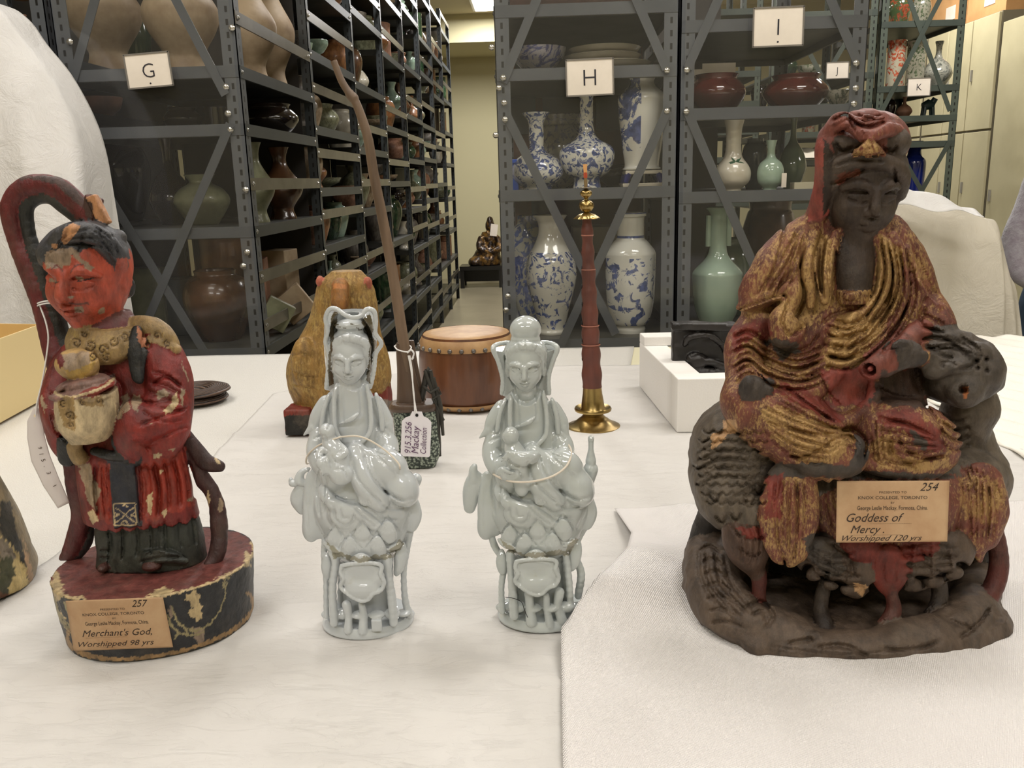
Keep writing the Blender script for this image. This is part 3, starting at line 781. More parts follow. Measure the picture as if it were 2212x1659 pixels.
# ---------------------------------------------------------------- pottery on the shelves
def glaze(name, col, col2=None, vs=8, rough=0.2, lo=.4, hi=.6, bump=0, coat=0.4, stretch=None):
    return M(name, col, rough, 0, col2, vs, lo, hi, bump, 60, coat, stretch)
def bluewhite(name, scale=14, lo=0.5, white=S(208, 207, 198), blue=S(48, 62, 104), bands=(), z0=0.0, z1=1.0, dist=2.5, side=None):
    """painted underglaze pattern between heights z0 and z1 (object height, metres) with plain bands"""
    t = NT(name); b = t.b; tc = t.node('ShaderNodeTexCoord'); sp = t.node('ShaderNodeSeparateXYZ'); t.link(tc.outputs['Object'], sp.inputs[0])
    n = t.noise(scale, 5, .62, dist=dist); f = t.ramp(n, [(lo, 0), (lo + .04, 1)])
    n2 = t.noise(scale * 3.2, 3); sh = t.ramp(n2, [(.35, 0), (.7, 1)])
    blue_c = t.mix(sh, blue, tuple(min(1, c * 2.2 + .03) for c in blue[:3]) + (1,))
    def rng(a, c):
        m1 = t.node('ShaderNodeMath', operation='GREATER_THAN'); t.link(sp.outputs[2], m1.inputs[0]); m1.inputs[1].default_value = a
        m2 = t.node('ShaderNodeMath', operation='LESS_THAN'); t.link(sp.outputs[2], m2.inputs[0]); m2.inputs[1].default_value = c
        m = t.node('ShaderNodeMath', operation='MULTIPLY'); t.link(m1.outputs[0], m.inputs[0]); t.link(m2.outputs[0], m.inputs[1]); return m.outputs[0]
    m = t.node('ShaderNodeMath', operation='MULTIPLY'); t.link(f, m.inputs[0]); t.link(rng(z0, z1), m.inputs[1]); fac = m.outputs[0]
    if side is not None:
        ms = t.node('ShaderNodeMath', operation='LESS_THAN'); t.link(sp.outputs[0], ms.inputs[0]); ms.inputs[1].default_value = side
        m = t.node('ShaderNodeMath', operation='MULTIPLY'); t.link(fac, m.inputs[0]); t.link(ms.outputs[0], m.inputs[1]); fac = m.outputs[0]
    for (a, c) in bands:
        mx = t.node('ShaderNodeMath', operation='MAXIMUM'); t.link(fac, mx.inputs[0]); t.link(rng(a, c), mx.inputs[1]); fac = mx.outputs[0]
    t.link(t.mix(fac, white, blue_c), b.inputs['Base Color']); b.inputs['Roughness'].default_value = 0.12; b.inputs['Coat Weight'].default_value = .5
    MATS[name] = t.m; return t.m
def prof_curve(pts, n=6, wall=0.004, closed_base=True):
    """outer profile bottom to top (radius, height); an inner skin is added down inside the mouth"""
    C = [tuple(p) for p in catmull([np.array(p, float) for p in pts], n)]
    C = [(max(r, 0.001), h) for r, h in C]
    top = C[-1]; H = top[1]; inner = [(max(r - wall, .001), h) for r, h in C[::-1] if h > H * .45]
    return [(0.0, C[0][1])] + C + [(top[0] - wall * .5, H + wall * .3)] + inner + [(0.0, inner[-1][1])]
PROF = {  # in units of max radius / height
    'hu vase': [(.62, 0), (.6, .03), (.5, .12), (.55, .18), (.9, .33), (1.0, .42), (.95, .5), (.6, .64), (.36, .76), (.33, .86), (.42, .95), (.5, 1.0)],
    'jar': [(.6, 0), (.7, .1), (.95, .45), (1.0, .65), (.85, .85), (.62, .93), (.62, 1.0)],
    'bottle': [(.55, 0), (.6, .04), (.95, .22), (1.0, .34), (.7, .52), (.26, .66), (.2, .85), (.3, 1.0)],
    'ewer': [(.5, 0), (.75, .2), (1.0, .48), (.8, .7), (.4, .84), (.45, .93), (.55, 1.0)],
    'bowl': [(.4, 0), (.4, .08), (.65, .3), (.9, .65), (1.0, 1.0)],
    'dish': [(.45, 0), (.5, .15), (.85, .5), (1.0, 1.0)],
    'cylinder jar': [(.9, 0), (.97, .06), (.97, .5), (.97, .9), (1.0, 1.0)],
    'stem cup': [(.5, 0), (.25, .2), (.2, .4), (.6, .55), (.95, .8), (1.0, 1.0)],
    'censer': [(.55, 0), (.6, .12), (.95, .4), (1.0, .62), (.85, .82), (.95, .95), (1.0, 1.0)],
    'wide jar': [(.55, 0), (.72, .08), (1.0, .4), (1.0, .6), (.8, .82), (.7, .88), (.78, 1.0)],
}
def pot(shape, r, h, loc, mat, label, group, cat='pottery', name=None, n=40, wob=None, wall=None):
    P = prof_curve([(a * r, b * h) for a, b in PROF[shape]] if isinstance(shape, str) else [(a * r, b * h) for a, b in shape[1]], wall=wall or max(.002, r * .05))
    mb = MB(); mb.lathe(P, loc, n, wob=wob)
    nm = name or (shape if isinstance(shape, str) else shape[0]).replace(' ', '_')
    e = thing(nm, loc, None, None)          # temporary origin
    o = mb.build(nm, mat, e, smooth=True, angle=60); o.parent = None; o.location = tuple(loc); bpy.data.objects.remove(e); o.name = nm
    tag(o, label, cat, group); return o
def Xat(px, Y, z):
    y = float(toPx((0, Y, z))[1]); return float(atY(px, y, Y)[0])
def ppot(shape, px, Y, z, wpx, hpx, mat, label, group, **kw):
    """stands on a shelf of height z; width and height given in photo pixels at that distance"""
    u = unitpx(Y, z); return pot(shape, wpx * u / 2, hpx * u, (Xat(px, Y, z), Y, z + 0.0005), mat, label, group, **kw)
g_tan = glaze('clay_tan', S(172, 152, 124), S(132, 110, 84), 5, .55, coat=0); g_brown = glaze('glaze_brown', S(92, 62, 40), S(58, 40, 28), 5, .25)
g_dark = glaze('glaze_dark', S(46, 34, 28), S(28, 22, 18), 5, .15); g_greenish = glaze('glaze_grey_green', S(138, 140, 112), S(98, 98, 74), 7, .35)
g_green = glaze('glaze_green', S(52, 74, 50), S(30, 44, 32), 6, .15); g_white = glaze('glaze_white', S(206, 200, 184), S(186, 178, 160), 4, .2)
g_grey = glaze('clay_grey', S(120, 114, 104), S(92, 84, 76), 6, .5, coat=0); g_ochre = glaze('clay_ochre', S(164, 112, 68), S(126, 84, 52), 6, .4)
g_red = glaze('glaze_ox_red', S(92, 36, 28), S(66, 26, 22), 4, .1); g_pink = glaze('clay_pink', S(170, 128, 104), S(140, 100, 80), 7, .5, coat=0)
g_cel = glaze('celadon', S(158, 178, 160), S(142, 164, 146), 5, .1); g_celd = glaze('celadon_dark', S(84, 96, 76), S(70, 82, 62), 5, .1)
g_slate = glaze('glaze_slate', S(70, 78, 80), S(56, 62, 64), 5, .15); g_blue = glaze('cobalt_blue', S(24, 36, 104), S(16, 26, 84), 4, .1)
GL = 'pots on the left aisle rack'
# G rack, front bay
z = B1[0]; zF = [zG(60, 118), zG(60, 236), zG(60, 300), zG(60, 498)]
ppot('hu vase', 236, 3.37, zF[0], 157, 290, g_tan, 'large tan clay vase, left of the two behind the card G', GL)
ppot('hu vase', 402, 3.14, z, 158, 300, g_tan, 'large tan clay vase, right of the two behind the card G', GL)
ppot('hu vase', 545, 3.38, z, 120, 262, g_tan, 'tan clay vase on the top aisle shelf, just right of the front post', GL)
ppot('hu vase', 590, 3.62, z, 108, 270, g_tan, 'pale tan clay vase behind the first one at the aisle corner', GL)
ppot('jar', 300, 3.56, zF[0], 64, 150, g_green, 'dark green glazed jar between the two large tan vases', GL)
z = B1[1]
ppot('dish', 214, 3.32, zF[1], 100, 44, g_pink, 'shallow pinkish clay basin on the dark second shelf under the card G', GL)
ppot('wide jar', 395, 3.1, z, 80, 48, g_dark, 'low dark glazed jar on the second shelf, in line with the card G', GL)
ppot('cylinder jar', 470, 3.15, z, 56, 50, g_dark, 'small dark cylindrical jar beside the front post on the second shelf', GL)
ppot('wide jar', 585, 3.45, z, 118, 62, g_dark, 'wide dark brown glazed jar lying low on the second aisle shelf', GL)
z = B1[2]
ppot('jar', 262, 3.47, zF[3], 138, 178, g_dark, 'big black-brown glazed jar under the second shelf of the G rack', GL)
ppot('ewer', 440, 3.12, z, 118, 106, g_greenish, 'mottled grey-green jar in front of the G rack post on the third shelf', GL)
ppot('bottle', 374, 3.24, z, 90, 180, g_dark, 'tall dark bottle between the black-brown and grey-green jars', GL)
ppot('hu vase', 556, 3.2, z, 84, 168, g_greenish, 'pale green vase with flared foot right behind the front post', GL)
ppot('hu vase', 612, 3.5, z, 92, 150, g_brown, 'shiny dark brown vase next to the pale green vase', GL)
ppot('censer', 186, 3.25, zF[3], 56, 110, g_ochre, 'ochre clay censer at the left edge of the third shelf', GL)
z = B1[3]
ppot('cylinder jar', 392, 3.2, z, 80, 120, g_slate, 'dark slate cylindrical jar on the bottom visible shelf of the G rack', GL)
ppot('jar', 478, 3.05, z, 142, 150, g_brown, 'large olive-brown glazed jar low beside the front post', GL)
ppot('cylinder jar', 500, 3.35, z, 104, 190, g_ochre, 'orange-brown cylinder jar behind the olive-brown jar', GL)
def slab_pot(px, Y, z, w, h, d, mat, label, rot=0.0, tilt=0.0, name='clay_tile'):
    u = unitpx(Y, z); c = np.array([Xat(px, Y, z), Y, z])
    th = radians(rot); tl = radians(tilt); R = _rz(th) @ np.array([[cos(tl), 0, sin(tl)], [0, 1, 0], [-sin(tl), 0, cos(tl)]])
    W, H, D = w * u, h * u, d * u
    hz_ = (abs(sin(tl)) * W + abs(cos(tl)) * H) / 2
    e = thing(name, c, None, None); mb = MB(); mb.box(c + (0, 0, hz_), (W, D, H), R)
    o = mb.build(name, mat, e, bevel=W * .03); o.parent = None; o.location = tuple(c); bpy.data.objects.remove(e); o.name = name
    return tag(o, label, 'clay tile', GL)
slab_pot(330, 3.15, z, 82, 150, 40, g_greenish, 'upright grey-green clay slab behind the merchant figure shoulder')
slab_pot(566, 3.3, z, 40, 150, 60, g_pink, 'tall pinkish clay block on the lowest aisle shelf of the front bay', 10)
slab_pot(615, 3.5, z, 54, 150, 60, g_tan, 'tall tan clay block beside the pinkish one', -12)
slab_pot(600, 3.15, z, 60, 62, 30, g_greenish, 'leaning pale green clay tile between the lowest guard bars', 20, 32)
slab_pot(640, 3.35, z, 64, 66, 34, g_tan, 'leaning tan clay tile behind the pale green one', 15, -35)
# far left rack
ppot('bottle', 56, 3.0, zG(60, 118), 66, 96, g_pink, 'pinkish clay bottle on the far left rack above the white cover', 'pots on the far left rack')
ppot('jar', 40, 3.1, zG(60, -40), 60, 70, g_ochre, 'ochre jar on the top shelf of the far left rack', 'pots on the far left rack')
# remaining bays
shapes = ['hu vase', 'jar', 'bottle', 'ewer', 'bowl', 'cylinder jar', 'stem cup', 'censer', 'wide jar', 'dish']
tones = [('tan', g_tan), ('brown', g_brown), ('dark brown', g_dark), ('grey-green', g_greenish), ('green', g_green), ('white', g_white), ('grey', g_grey), ('ochre', g_ochre), ('pinkish', g_pink), ('pale celadon', g_cel)]
onum = ['first', 'second', 'third', 'fourth', 'fifth', 'sixth', 'seventh', 'eighth', 'ninth', 'tenth']
proto = {}
rp = random.Random(11)
for bi in range(1, 8):
    zs = sorted(bay_sh[bi]); vis = [z for z in zs if 0.3 < z < 2.75]
    for k, z in enumerate(vis):
        up = [q for q in zs if q > z + .02]; gap = (up[0] - z - .05) if up else .3
        gap = max(min(gap, .45), .08)
        npots = rp.choice([3, 3, 4]); y = gy[bi] + .13
        for q in range(npots):
            sh = rp.choice(shapes); tn, mt = rp.choice(tones)
            H = min(gap * .92, {'bowl': .09, 'dish': .05, 'stem cup': .12, 'censer': .14, 'wide jar': .16}.get(sh, .3)) * rp.uniform(.75, 1)
            R = min({'bowl': H * 1.0, 'dish': H * 2.2, 'stem cup': H * .5, 'wide jar': H * .7, 'jar': H * .45, 'cylinder jar': H * .4, 'censer': H * .6}.get(sh, H * .36), .12)
            key = sh
            if key not in proto:
                P = prof_curve([(a, b) for a, b in PROF[sh]], wall=.05); mb = MB(); mb.lathe(P, (0, 0, 0), 28); o0 = mb.build(sh.replace(' ', '_'), mt, None, smooth=True, angle=60); proto[key] = o0.data; bpy.data.objects.remove(o0)
            o = bpy.data.objects.new(sh.replace(' ', '_'), proto[key]); COL.objects.link(o)
            o.location = (GX1 - .03 - R - rp.uniform(0, .04), y + R, z + .0005); o.scale = (R, R, H); y += 2 * R + rp.uniform(.03, .1)
            if len(o.data.materials) == 0: o.data.materials.append(mt)
            o.material_slots[0].link = 'OBJECT'; o.material_slots[0].material = mt
            tag(o, '%s %s, %s on the %s shelf up in the %s aisle bay' % (tn, sh, ['nearest', 'second', 'third', 'fourth'][q], onum[k], onames[bi]), 'pottery', GL)
            if y > gy[bi + 1] - .15: break
# H rack
bw1 = bluewhite('painted_blue_white', 42, .49, dist=1.2); bw_land = bluewhite('painted_landscape', 17, .52, z0=.03, z1=.26, bands=((.325, .333), (.405, .409)), dist=1.5)
bw_leaf = bluewhite('painted_leaves', 16, .47, z0=.06, z1=.30, side=-.012, bands=((.305, .309), (.318, .322)), dist=1.2)
bw_bal = bluewhite('painted_figures', 22, .52, z0=.02, z1=.285, white=S(200, 198, 186), dist=2.0)
HG = 'pieces on the H rack'
zt, zm, zb = hz[1], hz[2], hz[3]
ppot('bowl', 1163, 3.0, zt, 122, 52, bluewhite('painted_bowl', 20, .5, white=S(150, 146, 150), blue=S(44, 48, 92)), 'blue and white painted bowl at the left of the shelf behind the card H', HG)
for k, (cx, w_, dz) in enumerate([(1318, 178, 0), (1300, 170, 16), (1306, 156, 32)]):
    u = unitpx(3.05, zt); pot('dish', w_ * u / 2, 22 * u, (Xat(cx, 3.08, zt), 3.08, zt + .0005 + dz * u), g_white, ['white dish at the bottom of the stack above the card H', 'white dish in the middle of the stack above the card H', 'white dish on top of the stack above the card H'][k], HG)
u = unitpx(3.0, zm)
ppot(('bottle_vase', [(.55, 0), (.6, .04), (.95, .15), (1., .26), (.8, .4), (.32, .52), (.29, .7), (.3, .88), (.5, .985), (.52, 1.)]), 1161, 2.98, zm, 112, 158, bw1, 'blue and white flared-lip bottle vase, left on the middle shelf of the H rack', HG, cat='vase')
ppot(('bottle_vase', [(.52, 0), (.5, .1), (.8, .17), (1., .32), (.92, .44), (.42, .54), (.26, .66), (.24, .95), (.3, 1.)]), 1268, 3.0, zm, 118, 190, bw1, 'blue and white bottle vase with a slim straight neck behind the horn tip', HG, cat='vase')
o = ppot(('shouldered_vase', [(.78, 0), (.8, .015), (.72, .06), (.86, .3), (1., .62), (.98, .74), (.55, .84), (.5, .9), (.8, .99), (.82, 1.)]), 1386, 2.98, zm + .055, 102, 204, bw_leaf, 'big white vase with blue leaves standing on a square stand by the H rack post', HG, cat='vase')
c = (Xat(1386, 2.98, zm), 2.98, zm)
st_ = thing('vase_stand', c, 'white and blue square stand under the big leaf-painted vase', 'stand'); mb = MB(); mb.box((c[0], c[1], c[2] + .047), (.12, .12, .012)); mb.box((c[0], c[1], c[2] + .0065), (.14, .14, .012)); mb.build('plate', g_white, st_, bevel=.002)
mb = MB()
for sx in (-1, 1):
    for sy in (-1, 1): mb.tube([(c[0] + sx * .05, c[1] + sy * .05, c[2] + .041), (c[0] + sx * .06, c[1] + sy * .06, c[2] + .012)], [.012, .009], 8)
mb.build('foot', g_blue, st_, smooth=True)
ppot('censer', 1330, 3.2, zm, 76, 46, g_dark, 'small black stand between the slim-necked bottle and the leaf vase', HG)
ppot('wide jar', 1215, 3.25, zm, 120, 150, bluewhite('painted_grey_jar', 22, .52, white=S(128, 126, 118), blue=S(60, 62, 78)), 'grey painted jar behind the two bottle vases', HG)
cx = Xat(1103, 2.93, zm)
bn = thing('storage_bin', (cx, 3.1, zm), 'bright blue plastic bin at the left end of the middle H shelf', 'bin'); mb = MB()
W, D, H_ = .05, .28, .1; m_bin = M('blue_plastic', S(44, 92, 200), .35)
mb.box((cx - W / 2, 3.1, zm + H_ / 2), (.003, D, H_)); mb.box((cx + W / 2, 3.1, zm + H_ / 2), (.003, D, H_)); mb.box((cx, 3.1 - D / 2, zm + H_ / 2), (W, .003, H_)); mb.box((cx, 3.1 + D / 2, zm + H_ / 2), (W, .003, H_)); mb.box((cx, 3.1, zm + .002), (W, D, .003))
mb.build('bin_body', m_bin, bn); MB().box((cx, 3.1 - D / 2 - .004, zm + H_ - .006), (W + .012, .008, .012)).build('rim', m_bin, bn, bevel=.002)
ppot(('baluster_vase', [(.58, 0), (.6, .02), (.55, .06), (.68, .2), (.95, .42), (1., .55), (.9, .66), (.62, .77), (.48, .86), (.5, .94), (.64, .99), (.66, 1.)]), 1193, 2.98, zb, 108, 250, bw_bal, 'tall blue and white baluster vase with figures, left on the bottom H shelf', HG, cat='vase')
ppot(('rouleau_vase', [(.6, 0), (.62, .03), (.58, .06), (.78, .1), (.96, .3), (1., .6), (.98, .68), (.7, .76), (.54, .8), (.53, .92), (.56, .965), (.62, .97), (.62, 1.)]), 1361, 2.97, zb, 106, 252, bw_land, 'tall white vase with a blue tree landscape, right on the bottom H shelf', HG, cat='vase')
ppot('jar', 1150, 3.3, zb, 90, 220, bluewhite('painted_back_jar', 16, .47, white=S(150, 150, 142)), 'blue leaf painted jar half hidden behind the tall baluster vase', HG)
MB_c = HX1 - .11
bx = thing('storage_box', (MB_c, 3.45, zb), 'pale grey archive box at the back between the H and I racks', 'box'); MB().box((MB_c - .06, 3.5, zb + .29), (.28, .2, .1)).build('box_body', M('grey_card', S(150, 146, 138), .8), bx); MB().box((MB_c - .06, 3.5, zb + .12), (.27, .19, .24)).build('lower_box', M('grey_card2', S(96, 92, 88), .8), bx)
# I rack
IG = 'pieces on the I rack'
z1_, z2_, z3_ = iz[1], iz[2], iz[3]
ppot('wide jar', 1545, 3.0, z1_, 122, 74, g_red, 'large glossy oxblood bowl left on the shelf below the card I', IG, cat='bowl')
ppot('wide jar', 1716, 3.0, z1_, 132, 68, g_red, 'large glossy oxblood bowl right on the shelf below the card I', IG, cat='bowl')
for (px, dy, w_, h_, lab, y_) in ((1500, 0, .05, .035, 'cream paper note standing in the left oxblood bowl', 3.02), (1550, 0, .11, .055, 'white paper card lying over the left oxblood bowl', 3.04)):
    u = unitpx(3.0, z1_); p = (Xat(px, y_, z1_), y_, z1_ + 66 * u)
    o = MB().box((p[0], p[1], p[2] + h_ / 2), (w_, .004, h_)).build('paper_card', m_card); tag(o, lab, 'paper')
ppot('bowl', 1808, 2.97, z1_, 56, 34, bluewhite('painted_floral', 22, .5, white=S(160, 156, 140), blue=S(60, 66, 52)), 'small floral painted bowl at the right end below the card I', IG, cat='bowl')
o = ppot(('bottle_vase', [(.5, 0), (.52, .03), (.9, .12), (1., .25), (.85, .36), (.52, .48), (.42, .62), (.44, .85), (.56, 1.)]), 1581, 2.95, z2_, 76, 145, g_white, 'off-white bottle vase with a green painted leaf, left on the middle I shelf', IG, cat='vase')
c = np.array(o.location); u = unitpx(2.95, z2_)
mb = MB()
for (a, l, bnd) in ((-60, 20, 8), (-30, 16, -4), (20, 26, 6), (55, 15, -6), (-100, 18, 5), (80, 26, 9)):
    P = []
    for t_ in np.linspace(0, 1, 6):
        xx = (sin(radians(a)) * l * t_) * u; zz = (58 + cos(radians(a)) * l * .5 * t_ - bnd * t_ * t_) * u
        rr = 38 * u * (1.0 - .35 * max(0, (zz / u - 36) / 25)) + .0012; yy = -sqrt(max(rr * rr - xx * xx, 1e-6)); P.append(c + (xx, yy, zz))
    mb.tube(P, [.0008, .0028, .0034, .003, .002, .0006], 6)
mb.build('leaf_motif', M('leaf_green', S(40, 82, 58), .3), o, smooth=True)
ppot('jar', 1628, 3.15, z2_, 56, 104, g_slate, 'dark slate jar behind the off-white leaf vase', IG)
o = ppot(('bottle_vase', [(.5, 0), (.52, .04), (.9, .16), (1., .36), (.8, .54), (.36, .66), (.28, .82), (.4, .98), (.42, 1.)]), 1662, 2.94, z2_, 56, 102, g_cel, 'small pale celadon bottle vase with a tag, middle I shelf', IG, cat='vase')
ppot('bottle', 1708, 3.1, z2_, 58, 150, g_celd, 'dark olive pear-shaped bottle right of the pale celadon vase', IG, cat='vase')
p = (Xat(1692, 2.9, z2_), 2.9, z2_); tag(MB().box((p[0], p[1], p[2] + .03), (.016, .001, .045)).build('hang_tag', m_card), 'narrow white paper tag leaning on the small celadon vase', 'tag')
p = (Xat(1733, 2.95, z2_), 2.95, z2_); tag(MB().box((p[0], p[1], p[2] + .011), (.07, .05, .021)).build('small_box', M('cream_card', S(196, 188, 160), .8)), 'small flat cream box right of the olive bottle', 'box')
o = ppot(('tall_vase', [(.62, 0), (.66, .03), (.88, .16), (1., .4), (.96, .47), (.55, .56), (.36, .64), (.33, .8), (.33, .93), (.5, .99), (.5, 1.)]), 1546, 2.96, z3_, 104, 248, g_cel, 'tall celadon vase with tubular neck handles on the bottom I shelf', IG, cat='vase')
c = np.array(o.location); u = unitpx(2.96, z3_)
for sx in (-1, 1):
    MB().tube([c + (sx * 21 * u, -.004, 168 * u), c + (sx * 21 * u, -.004, 232 * u)], 6 * u, 12).build('neck_handle', g_cel, o, smooth=True)
ppot('jar', 1572, 3.2, z3_, 110, 160, g_celd, 'olive glass-like jar behind the tall celadon vase', IG)
ppot('wide jar', 1655, 3.42, z3_, 120, 230, g_brown, 'big brown jar at the back of the bottom I shelf', IG)
ppot('jar', 1720, 3.1, z3_, 90, 180, g_slate, 'dark slate jar on the bottom I shelf, right of the brown jar', IG)
# J / K racks
KG = 'pieces on the green racks'
poly = bluewhite('painted_enamel', 16, .5, white=S(188, 180, 156), blue=S(150, 62, 34)); poly2 = bluewhite('painted_enamel_two', 20, .52, white=S(180, 176, 156), blue=S(70, 84, 58))
ppot('jar', 1940, JY + .15, kz[0], 46, 60, bluewhite('painted_green', 14, .5, white=S(92, 110, 72), blue=S(150, 70, 44)), 'green and orange enamelled jar on the shelf above the K card vases', KG)
ppot('jar', 1985, JY + .3, kz[0], 38, 66, poly2, 'white and green enamelled jar beside the green and orange one', KG)
ppot('cylinder jar', 1930, JY + .16, kz[1], 38, 96, poly, 'tall enamelled cylinder vase with orange flowers, left above the card K', KG)
ppot('cylinder jar', 1972, JY + .16, kz[1], 38, 94, poly2, 'tall enamelled cylinder vase with green panels, left above the card K', KG)
ppot('bottle', 2020, JY + .16, kz[1], 58, 92, bluewhite('painted_grey_bottle', 18, .52, white=S(178, 176, 162), blue=S(96, 98, 90)), 'round grey-white bottle vase above the card K', KG)
ppot('bottle', 1950, JY + .16, kz[2], 32, 42, g_pink, 'small pinkish brown bottle under the card K', KG)
ppot('jar', 1918, JY + .2, kz[2], 26, 40, g_dark, 'small black jar at the left under the card K', KG)
# four-legged bronze-green figure
c = np.array([Xat(2001, JY + .14, kz[2]), JY + .14, kz[2]]); u = unitpx(JY, kz[2]); mb = MB()
mb.tube([c + (-11 * u, 0, 22 * u), c + (0, 0, 26 * u), c + (11 * u, 0, 24 * u)], [8 * u, 11 * u, 8 * u], 12); mb.tube([c + (8 * u, 0, 28 * u), c + (13 * u, -.01, 38 * u)], [7 * u, 6 * u], 12)
for sx in (-1, 1):
    for sy in (-1, 1): mb.tube([c + (sx * 8 * u, sy * 5 * u, 20 * u), c + (sx * 10 * u, sy * 6 * u, 0.0005)], [4 * u, 3.4 * u], 8)
tag(mb.build('beast_figurine', M('verdigris', S(44, 62, 62), .35), None, smooth=True), 'small dark green four-legged figurine under the card K', 'figurine')
ppot(('tall_vase', [(.7, 0), (.8, .05), (1., .5), (1., .72), (.62, .8), (.55, .95), (.7, 1.)]), 1964, JY + .16, kz[4], 46, 145, g_blue, 'tall cobalt blue vase on the green rack behind the hooded figure', KG, cat='vase')
ppot('bowl', 1745, JY + .15, jz[1], 50, 22, poly2, 'green and white bowl on the J rack shelf', KG); ppot('jar', 1700, JY + .15, jz[1], 40, 36, g_green, 'dark green jar left on the J rack shelf', KG)
ppot('cylinder jar', 1745, JY + .15, jz[3], 28, 34, poly, 'small red enamelled cylinder on the J rack', KG); ppot('cylinder jar', 1790, JY + .15, jz[3], 32, 30, poly2, 'small green enamelled cylinder on the J rack', KG)
ppot('jar', 1640, JY + .15, jz[2], 40, 46, g_dark, 'black jar at the left end of the J rack', KG)
# crumpled tissue on the J rack
c = np.array([Xat(1735, JY + .2, jz[4]), JY + .2, jz[4]]); u = unitpx(JY, jz[4])
mb = MB(); mb.grid(lambda a, b: c + np.array([(a - .5) * 150 * u, (b - .5) * .5, (4 + 26 * max(0, sin(pi * b)) * (1 + .25 * sin(9 * a) + .15 * sin(23 * a + 5 * b)) * min(1, 8 * a, 8 * (1 - a))) * u]), 40, 16)
tag(mb.build('tissue_paper', M('tissue_white', S(236, 226, 208), .8), None, smooth=True, angle=180), 'crumpled white tissue paper on the J rack', 'tissue paper')
# ---------------------------------------------------------------- cabinets and boxes along the right, figure at the end of the aisle
m_cab = M('cream_cabinet', S(206, 196, 158), .5, col2=S(198, 188, 150), vs=3); m_gap = M('cabinet_gap', S(120, 112, 92), .6)
CXL = 3.2
def cabinet(y0, y1, z1, rows, cols, label, name='storage_cabinet'):
    root = thing(name, (CXL + .3, (y0 + y1) / 2, 0), label, 'cabinet')
    MB().box2((CXL, y0, 0), (CXL + .6, y1, z1)).build('body', m_gap, root)
    for r in range(len(rows) - 1):
        for c in range(cols):
            a = y0 + (y1 - y0) * c / cols; b = y0 + (y1 - y0) * (c + 1) / cols
            d = MB().box2((CXL - .02, a + .008, rows[r] + .008), (CXL, b - .008, rows[r + 1] - .008)).build('door', m_cab, root, bevel=.003)
            MB().box2((CXL - .032, b - .06, (rows[r] + rows[r + 1]) / 2 - .04), (CXL - .02, b - .045, (rows[r] + rows[r + 1]) / 2 + .04)).build('handle', M('cab_handle', S(150, 146, 136), .4), d)
    return root
cabinet(6.35, 7.45, 2.38, [0, .8, 1.6, 2.38], 3, 'cream storage cabinet with small doors, behind the K rack')
cabinet(7.5, 8.6, 2.38, [0, .8, 1.6, 2.38], 3, 'cream storage cabinet with small doors, next one beyond the K rack')
cabinet(8.65, 9.9, 2.38, [0, .8, 1.6, 2.38], 3, 'cream storage cabinet with small doors, farthest of the row')
cabinet(5.72, 6.3, 2.30, [0, 2.30], 1, 'tall plain cream cabinet at the near end of the cabinet row')
m_box = M('corrugated', S(196, 150, 98), .8, col2=S(182, 136, 86), vs=4)
for k, (a, b, zh, lab) in enumerate(((6.4, 6.95, .34, 'nearest of the boxes above the cabinets'), (7.0, 7.6, .3, 'second of the boxes above the cabinets'), (7.7, 8.5, .36, 'farthest of the boxes above the cabinets'))):
    r = thing('cardboard_box', (CXL + .3, (a + b) / 2, 2.381), 'brown cardboard box with a white sticker, ' + lab, 'box', 'cardboard boxes on the cabinets')
    MB().box2((CXL + .04, a, 2.381), (CXL + .5, b, 2.381 + zh)).build('carton', m_box, r); MB().box2((CXL + .037, a + .15, 2.46), (CXL + .04, a + .3, 2.56)).build('sticker', m_card, r)
# grey frame and pale board at the right edge
MB().box2((CXL - .02, 5.5, 0), (CXL + .1, 5.7, 2.6)).build('door_1', M('grey_frame', S(96, 98, 106), .5)); bpy.data.objects['door_1']['kind'] = 'structure'
o = thing('notice_board', (CXL - .1, 5.0, .6), 'pale board with a sheet of paper at the right edge of the room', 'board')
MB().box2((CXL - .1, 4.3, .5), (CXL - .07, 5.45, 1.84)).build('panel', M('pale_board', S(214, 200, 172), .6), o); MB().box2((CXL - .103, 4.9, 1.5), (CXL - .1, 5.2, 1.75)).build('paper_sheet', m_card, o)
MB().box2((CXL - .11, 5.45, .5), (CXL - .06, 5.48, 1.9)).build('edge_strip', M('dark_strip', S(58, 58, 62), .4), o)
# low black stand with a seated gilt figure at the far wall
p = atZ(1042, 604, 0.0); SY = 11.3; sx = atY(1042, 590, SY)[0]; ztop = atY(1042, 572, SY)[2]
r = thing('black_stand', (sx, SY, 0), 'low black stand against the far wall at the end of the aisle', 'stand')
MB().box2((sx - .28, SY - .2, ztop - .05), (sx + .28, SY + .2, ztop)).build('stand_top', M('black_lacquer', S(26, 25, 24), .3), r)
for a in (-1, 1):
    for b in (-1, 1): MB().box2((sx + a * .25 - .025, SY + b * .17 - .025, 0), (sx + a * .25 + .025, SY + b * .17 + .025, ztop - .05)).build('leg', MATS['black_lacquer'], r)
MB().box2((sx - .26, SY + .14, .05), (sx + .26, SY + .16, ztop - .05)).build('dark_backing', MATS['black_lacquer'], r)
cv = Carve(SY, 1000, 455, 1100, 578, 45, 60, 0.012, zmin=ztop)
cv.part('body'); cv.loft([(574, 1022, 1082, 0, 26), (560, 1020, 1083, 0, 28), (545, 1026, 1080, 0, 24), (530, 1034, 1078, 0, 18), (512, 1037, 1075, 0, 15), (500, 1042, 1070, 0, 12)], 2)
